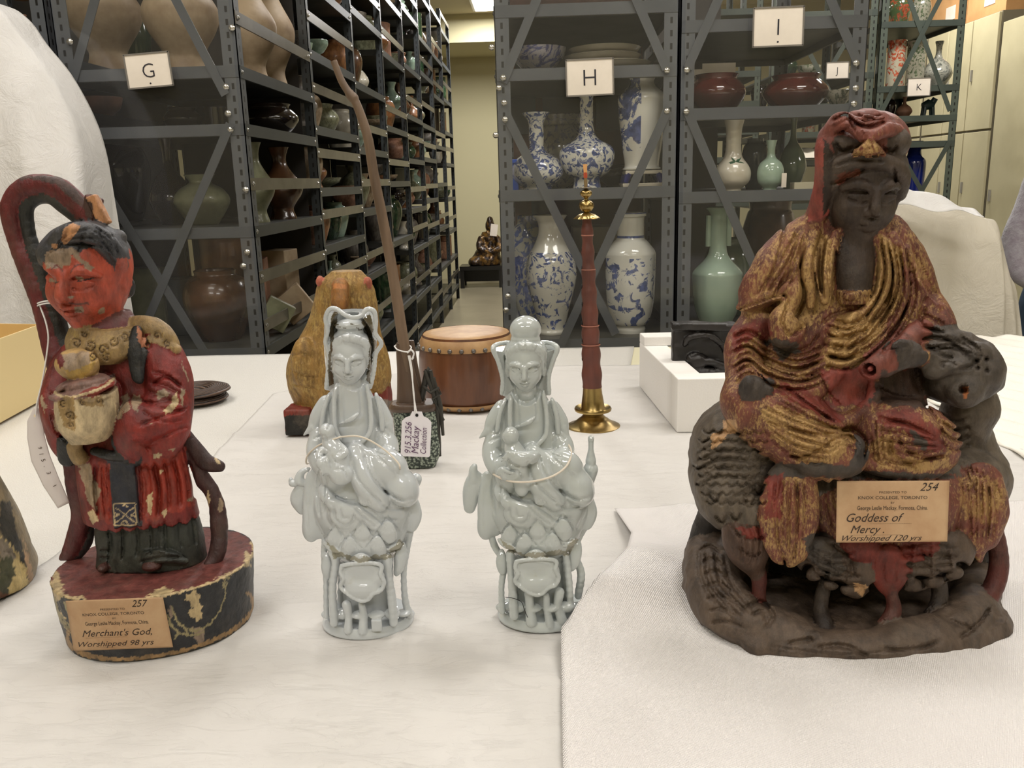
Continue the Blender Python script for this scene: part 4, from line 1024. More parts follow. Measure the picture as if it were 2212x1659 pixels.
cv.ell((1058, 488, 2), (10, 14, 11), 5); cv.ell((1058, 475, 0), (7, 8, 7), 4); cv.ell((1028, 566, 10), (16, 12, 22), 4); cv.tube([(1040, 515, 8), (1036, 535, 14), (1055, 543, 22)], [7, 6, 5], 4); cv.tube([(1074, 515, 8), (1080, 535, 14), (1064, 543, 22)], [7, 6, 5], 4)
cv.rel.line([(1044, 512), (1052, 535), (1060, 560)], 2, -1.5); cv.rel.line([(1070, 512), (1066, 535), (1060, 560)], 2, -1.5); cv.rough(1.2, 25); cv.floor(ztop + .001)
r = thing('seated_figure', (sx, SY, ztop), 'small dark gilt seated figure with a paper tag on the black stand', 'statuette')
cv.mesh({}, r, M('worn_gilt_dark', S(44, 32, 24), .35, .3, S(120, 88, 40), 14, .48, .6))
q = atY(1067, 497, SY - .16); MB().box(q, (.09, .003, .15), [[cos(.15), 0, sin(.15)], [0, 1, 0], [-sin(.15), 0, cos(.15)]]).build('paper_tag', m_card, r)
# ---------------------------------------------------------------- table and its sheets
TZ = 0.89
m_lam = M('cream_laminate', S(228, 222, 190), .35); m_leg = M('table_leg_steel', S(120, 118, 112), .4, .5)
tb = thing('work_table', (0.1, 1.2, 0), 'large cream topped work table under the white sheets', 'table')
MB().box2((-1.75, .12, TZ - .036), (1.85, 2.34, TZ - .006)).build('tabletop', m_lam, tb, bevel=.002)
for sx in (-1.65, 1.75):
    for sy in (.22, 2.24): MB().box2((sx - .03, sy - .03, 0), (sx + .03, sy + .03, TZ - .036)).build('leg', m_leg, tb)
MB().box2((-1.65, 2.2, TZ - .12), (1.75, 2.22, TZ - .036)).build('apron', m_leg, tb)
def sheet_mat(name, col, kind):
    t = NT(name); b = t.b; b.inputs['Base Color'].default_value = col; b.inputs['Roughness'].default_value = .75
    b.inputs['Specular IOR Level'].default_value = .25
    if kind == 'foam':
        n = t.noise(330, 3, .6); v = t.node('ShaderNodeTexVoronoi'); v.inputs['Scale'].default_value = 420
        tc = t.node('ShaderNodeTexCoord'); t.link(tc.outputs['Object'], v.inputs['Vector'])
        b1 = t.bump(v.outputs['Distance'], .0012, .6); t.link(t.bump(t.noise(60, 3), .002, .5, b1), b.inputs['Normal']); b.inputs['Roughness'].default_value = .45; b.inputs['Specular IOR Level'].default_value = .5
    elif kind == 'tissue':
        n1 = t.noise(13, 8, .62, stretch=(1, 3.2, 1), dist=.6); r1 = t.ramp(n1, [(.0, 0), (.47, .45), (.5, 1), (.53, .45), (1, 0)])
        n2 = t.noise(34, 6, .6, stretch=(1, 2.2, 1), dist=1.0); r2 = t.ramp(n2, [(.0, 0), (.48, .6), (.5, 1), (.52, .6), (1, 0)])
        b1 = t.bump(r1, .0012, .42); t.link(t.bump(r2, .0006, .45, b1), b.inputs['Normal'])
    elif kind == 'cloth':
        tc = t.node('ShaderNodeTexCoord'); mp = t.node('ShaderNodeMapping'); mp.inputs['Rotation'].default_value = (0, 0, .5); t.link(tc.outputs['Object'], mp.inputs[0])
        out = None
        for d, s_ in (('X', 190), ('Y', 150)):
            wv = t.node('ShaderNodeTexWave', bands_direction=d); wv.inputs['Scale'].default_value = s_; wv.inputs['Distortion'].default_value = .4; t.link(mp.outputs[0], wv.inputs['Vector'])
            out = t.bump(wv.outputs['Fac'], .0006, .7, out)
        n = t.noise(9, 4, .5, dist=.5); t.link(t.bump(n, .006, .45, out), b.inputs['Normal'])
    elif kind == 'drape':
        t.link(t.bump(t.noise(11, 8, .66, dist=1.2), .016, .6), b.inputs['Normal']); b.inputs['Roughness'].default_value = .6
    return t.m
m_foam = sheet_mat('foam_sheet', S(214, 211, 205), 'foam'); m_tis = sheet_mat('tissue_sheet', S(206, 203, 199), 'tissue')
m_cloth = sheet_mat('nonwoven_sheet', S(230, 226, 224), 'cloth'); m_drape = sheet_mat('white_cover', S(220, 218, 216), 'drape'); m_drape2 = sheet_mat('cotton_cover', S(214, 207, 192), 'drape')
def ridged(x, y, z=0.0): return 1 - abs(mnoise.noise((x, y, z))) * 2
def flat_sheet(name, label, mat, left, right, y0, y1, nu, nv, zfn, t=.0006, cat='sheet'):
    """left(y)/right(y) give the borders; zfn(x,y,s,t) the height above the table"""
    mb = MB()
    mb.grid(lambda u, v: (lambda y, a, b: (a + (b - a) * u, y, TZ + zfn(a + (b - a) * u, y, u, v)))(y0 + (y1 - y0) * v, left(y0 + (y1 - y0) * v), right(y0 + (y1 - y0) * v)), nu, nv)
    o = mb.build(name, mat, None, smooth=True, angle=180, solid=t); return tag(o, label, cat)
def interp(pts):
    xs = [p[0] for p in pts]; ys = [p[1] for p in pts]; return lambda y: float(np.interp(y, xs, ys))
flat_sheet('foam_sheet', 'white bubbly foam sheet covering the back and left of the table', m_foam, lambda y: -1.72, interp([(.15, .2), (2.05, .22), (2.33, .262)]), .16, 2.335, 90, 90,
           lambda x, y, u, v: -.004 + .0012 * mnoise.noise((x * 4, y * 4, 0)), .003)
flat_sheet('tissue_sheet', 'thin creased white tissue sheet under the porcelain figures', m_tis, interp([(.16, -.9), (.8, -.60), (.95, -.63), (1.35, -.565), (1.86, -.60), (2.07, -.30)]), interp([(.16, 1.5), (1.1, 1.5), (1.45, 1.0), (1.9, .9), (2.07, .235)]), .16, 2.07, 260, 220,
           lambda x, y, u, v: -.0012 + .0034 * max(0, ridged(x * 4, y * 7)) ** 6 + .0012 * max(0, ridged(x * 13 + 3, y * 24, 2)) ** 3 + .0008 * mnoise.noise((x * 6, y * 6, 0)) + .006 * max(0, 1 - abs(v - 1) * 40) * (.5 + .5 * mnoise.noise((x * 6, 0, 5))))
def cloth_h(x, y, u, v):
    d = u * 1.3; e = math.exp(-(d / .07) ** 2)
    hgt = float(np.interp(y, [.15, .70, .78, .83, .90, 1.0, 1.12], [.0, .0, .016, .042, .040, .015, 0]))
    f = .006 * max(0, ridged(x * 3 + 1.3 * y, y * 2 - x)) ** 3 + .002 * mnoise.noise((x * 5, y * 5, 1))
    f += .009 * math.exp(-(((x - .19) * .8 + (y - .83) * .6) / .035) ** 2) * math.exp(-((x - .15) / .12) ** 2 - ((y - .75) / .16) ** 2)
    return .0055 + hgt * e + max(-.002, f) * min(1, d * 12 + .25)
flat_sheet('nonwoven_sheet', 'dimpled white nonwoven cloth under the large hooded figure', m_cloth, interp([(.16, .02), (.58, .012), (.77, .016), (.80, .035), (.84, .065), (.90, .095), (1.0, .11), (1.12, .10)]), lambda y: 1.35, .16, 1.12, 260, 190, cloth_h)
flat_sheet('ridged_foam_sheet', 'white foam sheet with diagonal ridges behind the large figure on the right', sheet_mat('foam_sheet_b', S(236, 231, 219), 'foam'), interp([(1.12, .75), (2.33, .80)]), lambda y: 1.8, 1.12, 2.333, 90, 120,
           lambda x, y, u, v: .004 + .0035 * sin((x * .9 + y * .5) * 85), .003)
# ---------------------------------------------------------------- cardboard tray at the left
bx = thing('cardboard_tray', (-1.4, 1.9, TZ), 'pale tan cardboard box standing at the left edge of the table', 'box')
m_crd = M('tan_card', S(222, 190, 130), .7, col2=S(214, 182, 122), vs=3); m_crd2 = M('tan_card_side', S(226, 204, 152), .7)
c0 = atZ(110, 852, TZ + .003); c1 = atZ(-5, 915, TZ + .003); c2 = atY(98, 703, c0[1] - .0); hgt = atY(98, 703, c0[1])[2] - TZ
dr = (c1 - c0); dr[2] = 0; L = np.linalg.norm(dr); dr /= L; per = np.array([dr[1], -dr[0], 0]); per = per if per[1] > 0 else -per
def quadbox(p, a, b, h, t, mb):
    a = np.array(a); b = np.array(b)
    mb.bar(p + (0, 0, h / 2), a + p + (0, 0, h / 2), t, h); return mb
A = c0; back = np.array([-.55, .12, 0]); front = dr * .62
zz = np.array([0, 0, hgt / 2])
MB().bar(A + zz, A + front + zz, .004, hgt).build('front_side', m_crd2, bx)
MB().bar(A + zz, A + back + zz, .004, hgt).build('back_side', m_crd, bx)
MB().bar(A + back + zz, A + back + front + zz, .004, hgt).build('far_side', m_crd, bx)
MB().bar(A + front + zz, A + back + front + zz, .004, hgt).build('left_side', m_crd, bx)
MB().add([A + (0, 0, .002), A + front + (0, 0, .002), A + front + back + (0, 0, .002), A + back + (0, 0, .002)], [(0, 1, 2, 3)]).build('bottom', m_crd, bx)
# ---------------------------------------------------------------- covered things behind the table
def drape(name, label, mat, outline, Y, depth, cat, fold=.02, zbot=.35, nf=9, seed=1.0):
    """a cloth thrown over something bulky: outline (px,py) of its crest seen from the front, falling down to zbot"""
    P = [atY(x, y, Y) for x, y in outline]; xs = np.array([p[0] for p in P]); zs = np.array([p[2] for p in P])
    cx = (xs[0] + xs[-1]) / 2; hw = (xs[-1] - xs[0]) / 2
    Q = catmull([np.array([x, z]) for x, z in zip(xs, zs)], 8); s = np.linspace(0, 1, len(Q))
    def crest(u): return np.interp(u, s, [q[0] for q in Q]), np.interp(u, s, [q[1] for q in Q])
    mb = MB()
    def fn(u, v):
        x, z = crest(u); w = min(1, (v / .25))
        f = fold * (sin(u * nf * 6.28 + seed + 1.4 * sin(3 * u * seed)) * .6 + .7 * mnoise.noise((u * 9, v * 1.2, seed)))
        zz = z - (z - zbot) * v ** 1.25 if v > 0 else z
        out = (sin(min(v * 3.2, 1.57))) * depth
        cxx = cx + (x - cx) * (1 + .08 * v)
        return (cxx + f * .3 * w, Y - out * .55 - f * w, zz)
    mb.grid(fn, 110, 70)
    mb.grid(lambda u, v: (lambda q: (q[0], Y + depth * .9 * sin(v * 1.57) + .0 * u, q[2]))(fn(u, 0) if v < .5 else (fn(u, 0)[0], 0, fn(u, 0)[2] - (fn(u, 0)[2] - zbot) * (v - .5) * 2)), 110, 20)
    o = mb.build(name, mat, None, smooth=True, angle=180, merge=True); return tag(o, label, cat)
drape('white_cover', 'large bulky shape under a creased white cover at the left edge', m_drape, [(-420, 300), (-380, 60), (-200, -20), (-60, -10), (0, 22), (45, 82), (100, 150), (150, 240), (178, 320), (193, 410), (202, 560), (212, 760)], 2.55, .22, 'dust cover', .012, .003, 4)
drape('cotton_cover', 'rack shape under an off-white cotton cover at the right behind the table', m_drape2, [(1880, 760), (1886, 560), (1890, 430), (1905, 404), (1990, 432), (2070, 452), (2125, 470), (2152, 480), (2166, 530), (2180, 590), (2196, 640), (2170, 760)], 2.75, .16, 'dust cover', .022, .003, 5, 2.3)
mb = MB(); a, b = atY(1925, 400, 2.62), atY(2110, 462, 2.62)
mb.grid(lambda u, v: (a[0] + (b[0] - a[0]) * u, 2.60 + .10 * (v - .3) + .01 * sin(9 * u), a[2] + (b[2] - a[2]) * u + .012 - .10 * max(0, .55 - v) * (1.25 - u) - .05 * max(0, v - .8) + .006 * sin(11 * u + 3 * v)), 30, 16)
tag(mb.build('cover_cloth', m_drape, None, smooth=True, angle=180, solid=.001), 'smaller bright white cloth folded over the top of the cotton cover', 'cloth')
# ---------------------------------------------------------------- drum
def wood(name, c1, c2, scale=3.0, rough=.35, stretch=(6, 6, .5), lo=.35, hi=.65, coat=.2):
    return M(name, c1, rough, 0, c2, scale, lo, hi, 0.0002, 40, coat, stretch)
Yd = 1.735; u = unitpx(Yd); c = np.array([atY(1010, 800, Yd)[0], Yd, TZ + .001])
dr_ = thing('barrel_drum', c, 'small brown wooden barrel drum with studded skin heads', 'drum'); H = .178; R = .098
top = atY(1010, 713, Yd)[2] - c[2]; H = max(.15, top); 
def brad(h): return .088 + .012 * (1 - ((h - H / 2) / (H / 2)) ** 2)
MB().lathe([(brad(h), h) for h in np.linspace(.004, H - .004, 14)], c, 48).build('shell', wood('drum_wood', S(112, 70, 44), S(80, 48, 30), 9, .35, (3, 3, .35)), dr_, smooth=True, angle=180)
m_skin = M('drum_skin', S(184, 148, 102), .5, 0, S(150, 112, 72), 16, .35, .65, .0004, 60)
for zz_, s_, nm in ((H, -1, 'top_skin'), (0, 1, 'bottom_skin')):
    hs = [0, .001, .004, .010, .020, .031] if s_ < 0 else [0, .001, .003, .007, .011, .016]
    rr = [0, .070, brad(zz_) - .001, brad(zz_) + .0035, brad(zz_ + s_ * .02) + .0035, brad(zz_ + s_ * .031) + .0015]
    P = [(r_, zz_ + s_ * h_) for r_, h_ in zip(rr, hs)]
    if s_ > 0: P = P[::-1]
    MB().lathe(P, c, 48, wob=lambda th, h: .012 * sin(9 * th) * (1 if abs(h - zz_) > .012 else 0)).build(nm, m_skin, dr_, smooth=True, angle=180)
m_stud = M('iron_stud', S(120, 116, 112), .35, .8)
for zz_ in (H - .026, .010):
    for k in range(26):
        th = 2 * pi * k / 26 + (.1 if zz_ > .05 else 0); p = c + (cos(th) * (brad(zz_) + .0035), sin(th) * (brad(zz_) + .0035), zz_)
        n = np.array([cos(th), sin(th), 0]); MB().lathe([(0, .0035), (.003, .003), (.0048, .0008), (.0048, -.001)], p, 8, axis=np.array([[-n[1], n[0], 0], [0, 0, 1], n]).T).build('stud', m_stud, dr_, smooth=True)
# ---------------------------------------------------------------- horn (reed pipe with brass bell)
Yh = 1.545; ax0 = atY(1282, 925, Yh); u = unitpx(Yh)
m_brass = M('brass', S(176, 152, 98), .28, 1.0, S(112, 90, 54), 18, .4, .7); m_pipe = wood('pipe_wood', S(104, 56, 44), S(76, 42, 34), 12, .5, (3, 3, .6), coat=0)
hn = thing('reed_horn', (ax0[0], Yh, TZ), 'upright dark red wooden reed horn on a brass bell', 'horn')
def hz_(px, py): return atY(px, py, Yh)
b0 = np.array([ax0[0], Yh, TZ + .001]); zf = lambda y: atY(1282, y, Yh)[2] - TZ - .001
lean = (atY(1266, 400, Yh)[0] - atY(1282, 900, Yh)[0]) / (zf(400) - zf(900))
AX = np.array([[1, 0, lean], [0, 1, 0], [0, 0, 1]])
def hl(name, prof, mat, **k): return MB().lathe([(r * u, zf(y) if y < 2000 else 0) for r, y in prof], b0, 36, axis=AX, **k).build(name, mat, hn, smooth=True, angle=50)
yg = float(toPx((ax0[0], Yh, TZ + .001))[1])
hl('bell', [(20, 892), (22, 896), (27, 901), (35, 907), (46, yg - 5), (55, yg - 2.5), (57.5, yg - 1.2), (57.5, yg), (54, yg), (44, yg - 3), (33, 905), (25, 900), (19, 895)], m_brass)
hl('bell_sleeve', [(19.5, 832), (21, 850), (23, 862), (25.5, 880), (28, 883), (38, 879), (40, 882), (39, 886), (30, 889), (24, 892), (20, 896)], m_brass)
z0p = 834; pr = []
for i in range(61):
    y = 472 + (836 - 472) * i / 60; k_ = (y - 472) / 364; base = 10.5 + 11.0 * k_ ** 1.05; pr.append((base + 1.3 * cos(2 * pi * (y - 500) / 44.0), y))
hl('wooden_pipe', pr[::-1], m_pipe)
for y, r_ in ((508, 11.6), (582, 13.5), (703, 17.5), (744, 18.6)): hl('binding_ring', [(r_ + .6, y + 1.5), (r_ + 1.6, y), (r_ + .6, y - 1.5)], M('ring_pale', S(142, 86, 66), .5))
for k_ in range(7):
    y = 540 + 39 * k_; kk = (y - 472) / 364; r_ = (10.5 + 11 * kk) * u; p = b0 + AX @ np.array([-r_ * .99, 0, zf(y)])
    MB().lathe([(0, .0008), (.0038, .0005), (.0042, -.001)], p, 10, axis=np.array([[0, 0, -1], [0, 1, 0], [1, 0, 0]])).build('finger_hole', M('hole_dark', S(16, 12, 10), .8), hn)
hl('flower_collar', [(3, 457), (8, 460), (16, 463), (24, 470), (25, 472), (16, 470), (8, 470), (3, 470)], m_brass, wob=lambda th, h: .10 * cos(8 * th))
hl('lower_bulb', [(4, 462), (5, 458), (10, 455), (14.5, 449), (15.5, 444), (14.5, 438), (9, 433), (4.5, 431), (4, 428)], m_brass)
hl('upper_bulb', [(4, 430), (5, 427), (9, 424), (12, 420), (12.5, 417), (11.5, 413), (7, 410), (3.5, 408)], m_brass)
hl('lip_disc', [(0, 406.5), (12, 405.5), (12.4, 404.5), (12, 403.8), (0, 404)], M('old_silver', S(140, 132, 118), .3, .9))
hl('reed_pipe', [(3.6, 408), (3.5, 398), (3.2, 383)], M('brass_dull', S(140, 118, 82), .5, .5)); hl('red_thread', [(3.6, 384), (3.9, 378), (3.5, 372)], M('red_thread', S(176, 72, 40), .7))
MB().add([b0 + AX @ np.array([x_ * u, y_ * u, zf(yy)]) for yy, w_, d_ in ((373, 3.2, 2.6), (354, 4.2, 1.2)) for x_, y_ in ((-w_, -d_), (w_, -d_), (w_, d_), (-w_, d_))], [(0, 1, 5, 4), (1, 2, 6, 5), (2, 3, 7, 6), (3, 0, 4, 7), (4, 5, 6, 7), (3, 2, 1, 0)]).build('reed', M('reed_cane', S(214, 160, 100), .6), hn)
# ---------------------------------------------------------------- pipe case of ray skin with a long pipe
Yp = 1.335; u = unitpx(Yp); P_ = lambda x, y, d=0: atY(x, y, Yp - d * u)
m_ray = NT('ray_skin'); v = m_ray.node('ShaderNodeTexVoronoi'); v.inputs['Scale'].default_value = 260; tc = m_ray.node('ShaderNodeTexCoord'); m_ray.link(tc.outputs['Object'], v.inputs['Vector'])
m_ray.link(m_ray.ramp(v.outputs['Distance'], [(.30, S(150, 160, 144)), (.62, S(40, 50, 44))]), m_ray.b.inputs['Base Color']); m_ray.b.inputs['Roughness'].default_value = .3; m_ray = m_ray.m
m_horn = wood('case_wood', S(96, 76, 60), S(66, 50, 40), 6, .4, (4, 4, .4)); m_bam = wood('bamboo_brown', S(124, 102, 82), S(88, 70, 54), 10, .5, (3, 3, .4), coat=0)
pc = thing('pipe_case', P_(900, 1010) * (1, 1, 0) + (0, 0, TZ), 'pipe case covered in speckled green ray skin, holding a long pipe', 'pipe case')
cv = Carve(Yp, 835, 720, 975, 1030, 60, 60, .0013, zmin=TZ)
cv.part('case_body'); cv.loft([(1016, 864, 940, 0, 24), (1000, 862, 944, 0, 26), (985, 857, 950, 0, 28), (930, 853, 950, 0, 28), (885, 849, 945, 0, 27), (870, 848, 940, 0, 26)], 1, power=3.2)
cv.part('rim'); cv.loft([(884, 843, 945, 1, 31), (876, 841, 946, 1, 33), (868, 845, 944, 1, 31)], 0, power=3.2); cv.part('foot'); cv.loft([(1024, 868, 936, 0, 25), (1006, 860, 944, 0, 29)], 0, power=3.2)
cv.part('lid'); cv.loft([(874, 857, 914, 4, 16), (840, 858, 906, 4, 15), (800, 858, 896, 4, 12), (760, 856, 888, 4, 10), (740, 856, 880, 4, 9)], 1, power=3)
cv.part('back_slat'); cv.loft([(872, 880, 922, -14, 8), (800, 878, 905, -12, 6), (735, 876, 894, -12, 5)], 1, power=3)
cv.floor(TZ + .001); cv.mesh({'case_body': m_ray, 'rim': m_horn, 'foot': m_horn, 'lid': m_horn, 'back_slat': m_horn}, pc)
mb = MB(); m_cordd = M('black_cord', S(46, 44, 38), .5)
for (a, b_) in (((918, 800), (945, 900)), ((930, 800), (950, 985)), ((936, 815), (957, 940))): mb.tube([P_(*a, 8), P_((a[0] + b_[0]) / 2 + 5, (a[1] + b_[1]) / 2, 14), P_(*b_, 8)], [4 * u, 5 * u, 3.4 * u], 8)
mb.tube([P_(x, y, d) for x, y, d in ((915, 835, 10), (930, 848, 18), (948, 838, 16), (952, 850, 12), (935, 862, 18), (945, 880, 16), (958, 908, 12))], 3.2 * u, 8); mb.build('side_rods', m_cordd, pc, smooth=True)
MB().tube([P_(947, 880, 14), P_(952, 896, 14), P_(957, 910, 14)], [4 * u, 3 * u, .5 * u], 8, flat=.5).build('pick_tip', M('iron_dark', S(60, 58, 56), .35, .7), pc, smooth=True)
MB().tube([P_(908, 872, 0), P_(925, 800, 0), P_(921, 798, 0)], [6 * u, 8 * u, 8 * u], 10).build('small_tube', m_cordd, pc, smooth=True)
st = thing('long_pipe', P_(885, 860) , 'long thin brown bamboo pipe rising from the ray skin case', 'pipe')
pts = [(722, 135, 0), (738, 175, 0), (757, 205, 0), (765, 214, 0), (778, 245, 0), (795, 300, 0), (808, 380, 0), (824, 460, 2), (843, 560, 3), (858, 650, 4), (870, 730, 4), (880, 790, 4), (888, 840, 4)]
Q = catmull([np.append(P_(*p), 0) for p in pts], 6); Q = [q[:3] for q in Q]; n = len(Q)
rr = [(6.5 + 3.5 * min(1, i / n * 2.2) + 5 * max(0, i / n - .45)) * u + (1.6 * u if abs(toPx(q)[1] - 208) < 7 else 0) for i, q in enumerate(Q)]
MB().tube(Q, rr, 14).build('stem', m_bam, st, smooth=True); 
MB().tube([Q[0] - (Q[1] - Q[0]) * .4, Q[0] + (Q[1] - Q[0]) * .05], [4.2 * u, 4.2 * u], 12).build('bore', M('hole_dark', S(16, 12, 10), .8), st)
MB().tube([Q[0] + (Q[1] - Q[0]) * .3 - 0 * Q[0], Q[0] - (Q[1] - Q[0]) * .5], [6.9 * u, 6.6 * u], 14, cap=False).build('mouth_ring', m_bam, st, smooth=True)
# ---------------------------------------------------------------- tag tied to the pipe case
m_paper = M('tag_paper', S(232, 228, 232), .6); m_str = M('white_string', S(232, 230, 228), .7); m_pen = M('pen_ink', S(92, 58, 92), .5)
tg = thing('string_tag', P_(898, 940, 34), 'white paper tag with handwriting hanging on the front of the ray skin case', 'tag', 'paper tags on strings')
Rt = np.array([[cos(-.09), 0, -sin(-.09)], [0, 1, 0], [sin(-.09), 0, cos(-.09)]]); cT = P_(899, 938, 34)
def tfn(x, y, z=0): return cT + Rt @ np.array([x, -z + .002 * sin(x * 60), y])
W, Hh = 31 * u, 50 * u; out = [(-W, -Hh * .93), (-W * .9, -Hh), (W * .9, -Hh), (W, -Hh * .93), (W, Hh * .55), (W * .75, Hh * .72), (W * .45, Hh * .80), (W * .32, Hh), (-W * .32, Hh), (-W * .45, Hh * .8), (-W * .75, Hh * .72), (-W, Hh * .55)]
mb = MB(); nO = len(out); mb.add([tfn(x, y, 0) for x, y in out] + [tfn(x, y, -.0006) for x, y in out], [tuple(range(nO)), tuple(range(nO, 2 * nO))[::-1]] + [(i, nO + i, nO + (i + 1) % nO, (i + 1) % nO) for i in range(nO)]); mb.build('tag_card', m_paper, tg)
MB().lathe([(0, 0), (3.3 * u, 0), (3.3 * u, -.001)], tfn(0, Hh * .84, .0012), 12, axis=np.array([[1, 0, 0], [0, 0, -1], [0, 1, 0]])).build('punched_hole', M('hole_dark', S(16, 12, 10), .8), tg)
for k, (tx, dx, sz) in enumerate((('915.3.256', -14, 15), ('Mackay', 2, 17), ('Collection', 18, 14))):
    text_mesh('handwriting', tx, m_pen, tg, lambda x, y, z, dx=dx: tfn(dx * u - y + 4 * u, x - 44 * u, .0012), sz * u * 1.25, 'LEFT', shear=.25, sx=.95 if k < 2 else .8)
mb = MB(); sw = 1.5 * u
mb.tube(catmull([P_(900, 892, 35), P_(893, 850, 28), P_(890, 800, 22), P_(885, 768, 22)], 5), sw, 6); mb.tube(catmull([P_(896, 892, 35), P_(894, 850, 30), P_(888, 800, 24), P_(882, 768, 22)], 5), sw, 6)
mb.tube(catmull([P_(852, 748, 4), P_(860, 756, 18), P_(880, 760, 22), P_(888, 752, 16), P_(884, 746, 2), P_(865, 741, -8), P_(852, 748, 4)], 5), sw, 6)
mb.tube(catmull([P_(880, 762, 24), P_(888, 756, 28), P_(894, 764, 26), P_(890, 776, 24), P_(893, 772, 24)], 4), sw * 1.3, 6); mb.build('string', m_str, tg, smooth=True)
# ---------------------------------------------------------------- coiled discs
Yc = 1.80; u = unitpx(Yc); c = np.array([atY(420, 840, Yc)[0], Yc + .0, TZ + .001])
m_coil = NT('woven_cord'); wv = m_coil.node('ShaderNodeTexWave', wave_type='RINGS', rings_direction='Z'); wv.inputs['Scale'].default_value = 70; wv.inputs['Distortion'].default_value = 1.5; tc = m_coil.node('ShaderNodeTexCoord'); m_coil.link(tc.outputs['Object'], wv.inputs['Vector'])
m_coil.link(m_coil.ramp(wv.outputs['Fac'], [(.2, S(36, 26, 22)), (.8, S(92, 68, 52))]), m_coil.b.inputs['Base Color']); m_coil.link(m_coil.bump(wv.outputs['Fac'], .002), m_coil.b.inputs['Normal']); m_coil.b.inputs['Roughness'].default_value = .45; m_coil = m_coil.m
for k, lab in enumerate(('lower of the two dark woven discs stacked behind the red robed figure', 'upper of the two dark woven discs, dished in the middle')):
    z = k * .017; r0 = .072 if k else .070
    t_ = thing('woven_disc', c + (0, 0, z), lab, 'woven disc', 'stacked woven discs')
    MB().lathe([(0, .003), (.02, .003), (.026, .010), (.04, .016), (.056, .0155), (r0 - .003, .011), (r0, .006), (r0 - .008, .002), (.03, 0), (0, 0)], c + (.004 * k, 0, z), 48).build('coil', m_coil, t_, smooth=True, angle=180)
# ---------------------------------------------------------------- foam block with a dark carved piece
m_fblk = M('foam_block', S(236, 233, 228), .7, bump=.0006, bs=300, sss=.2)
fa = atZ(1462, 937, TZ + .001); fl = atZ(1392, 850, TZ + .001); hf = atY(1452, 820, fa[1])[2] - TZ
fb = thing('foam_block', (fa[0] + .12, fa[1] + .15, TZ), 'white foam cradle block behind the left shoulder of the large figure', 'foam block')
x0, y0, x1, y1 = fa[0], fa[1], fa[0] + .3, fa[1] + .36
sk = (fl[0] - fa[0]) / (fl[1] - fa[1])
def fbk(xa, xb, ya, yb, za, zb):
    return MB().add([(x + sk * (y - y0) , y, z) for x in (xa, xb) for y in (ya, yb) for z in (za, zb)], [(0, 1, 3, 2), (4, 6, 7, 5), (0, 4, 5, 1), (2, 3, 7, 6), (0, 2, 6, 4), (1, 5, 7, 3)])
z0 = TZ + .003
fbk(x0, x1, y0, y0 + .045, z0, z0 + hf * .98).build('front_wall', m_fblk, fb, bevel=.002); fbk(x0, x0 + .05, y0 + .045, y1, z0, z0 + hf * .98).build('side_wall', m_fblk, fb, bevel=.002)
fbk(x0 + .05, x1, y0 + .045, y1, z0, z0 + .03).build('floor_slab', m_fblk, fb, bevel=.002); fbk(x0, x0 + .09, y1 - .05, y1, z0 + hf * .98, z0 + hf * .98 + .02).build('raised_corner', m_fblk, fb, bevel=.002)
Yk = fa[1] + .16; m_black = M('blackened_wood', S(40, 36, 34), .4, 0, S(24, 22, 21), 10, bump=.001, bs=30)
kb = thing('carved_panel', (atY(1515, 800, Yk)[0], Yk, z0 + .03), 'blackened carved wooden panel lying in the foam block', 'carving')
cv = Carve(Yk, 1442, 690, 1600, 815, 30, 40, .0022, zmin=z0 + .03)
cv.part('panel'); cv.box((1520, 760, -6), (68, 60, 14), 2, 6, ang=-1); cv.part('figure_relief'); cv.box((1520, 704, 4), (68, 8, 18), 4, 4, ang=-2)
cv.tube([(1480, 745, 12), (1490, 728, 18), (1530, 725, 18), (1560, 745, 14), (1575, 775, 10)], [5, 6, 6, 6, 5], 3); cv.ell((1502, 775, 16), (20, 14, 14), 4); cv.tube([(1500, 785, 18), (1535, 782, 18), (1570, 795, 14)], [9, 9, 6], 4); cv.tube([(1482, 800, 14), (1540, 805, 16), (1580, 806, 12)], [8, 9, 7], 4)
cv.rel.line([(1490, 770), (1510, 765), (1530, 775)], 2.5, -3); cv.rel.line([(1520, 790), (1550, 788)], 2.5, -3); cv.rough(1.5, 60); cv.floor(z0 + .031); cv.mesh({}, kb, m_black)
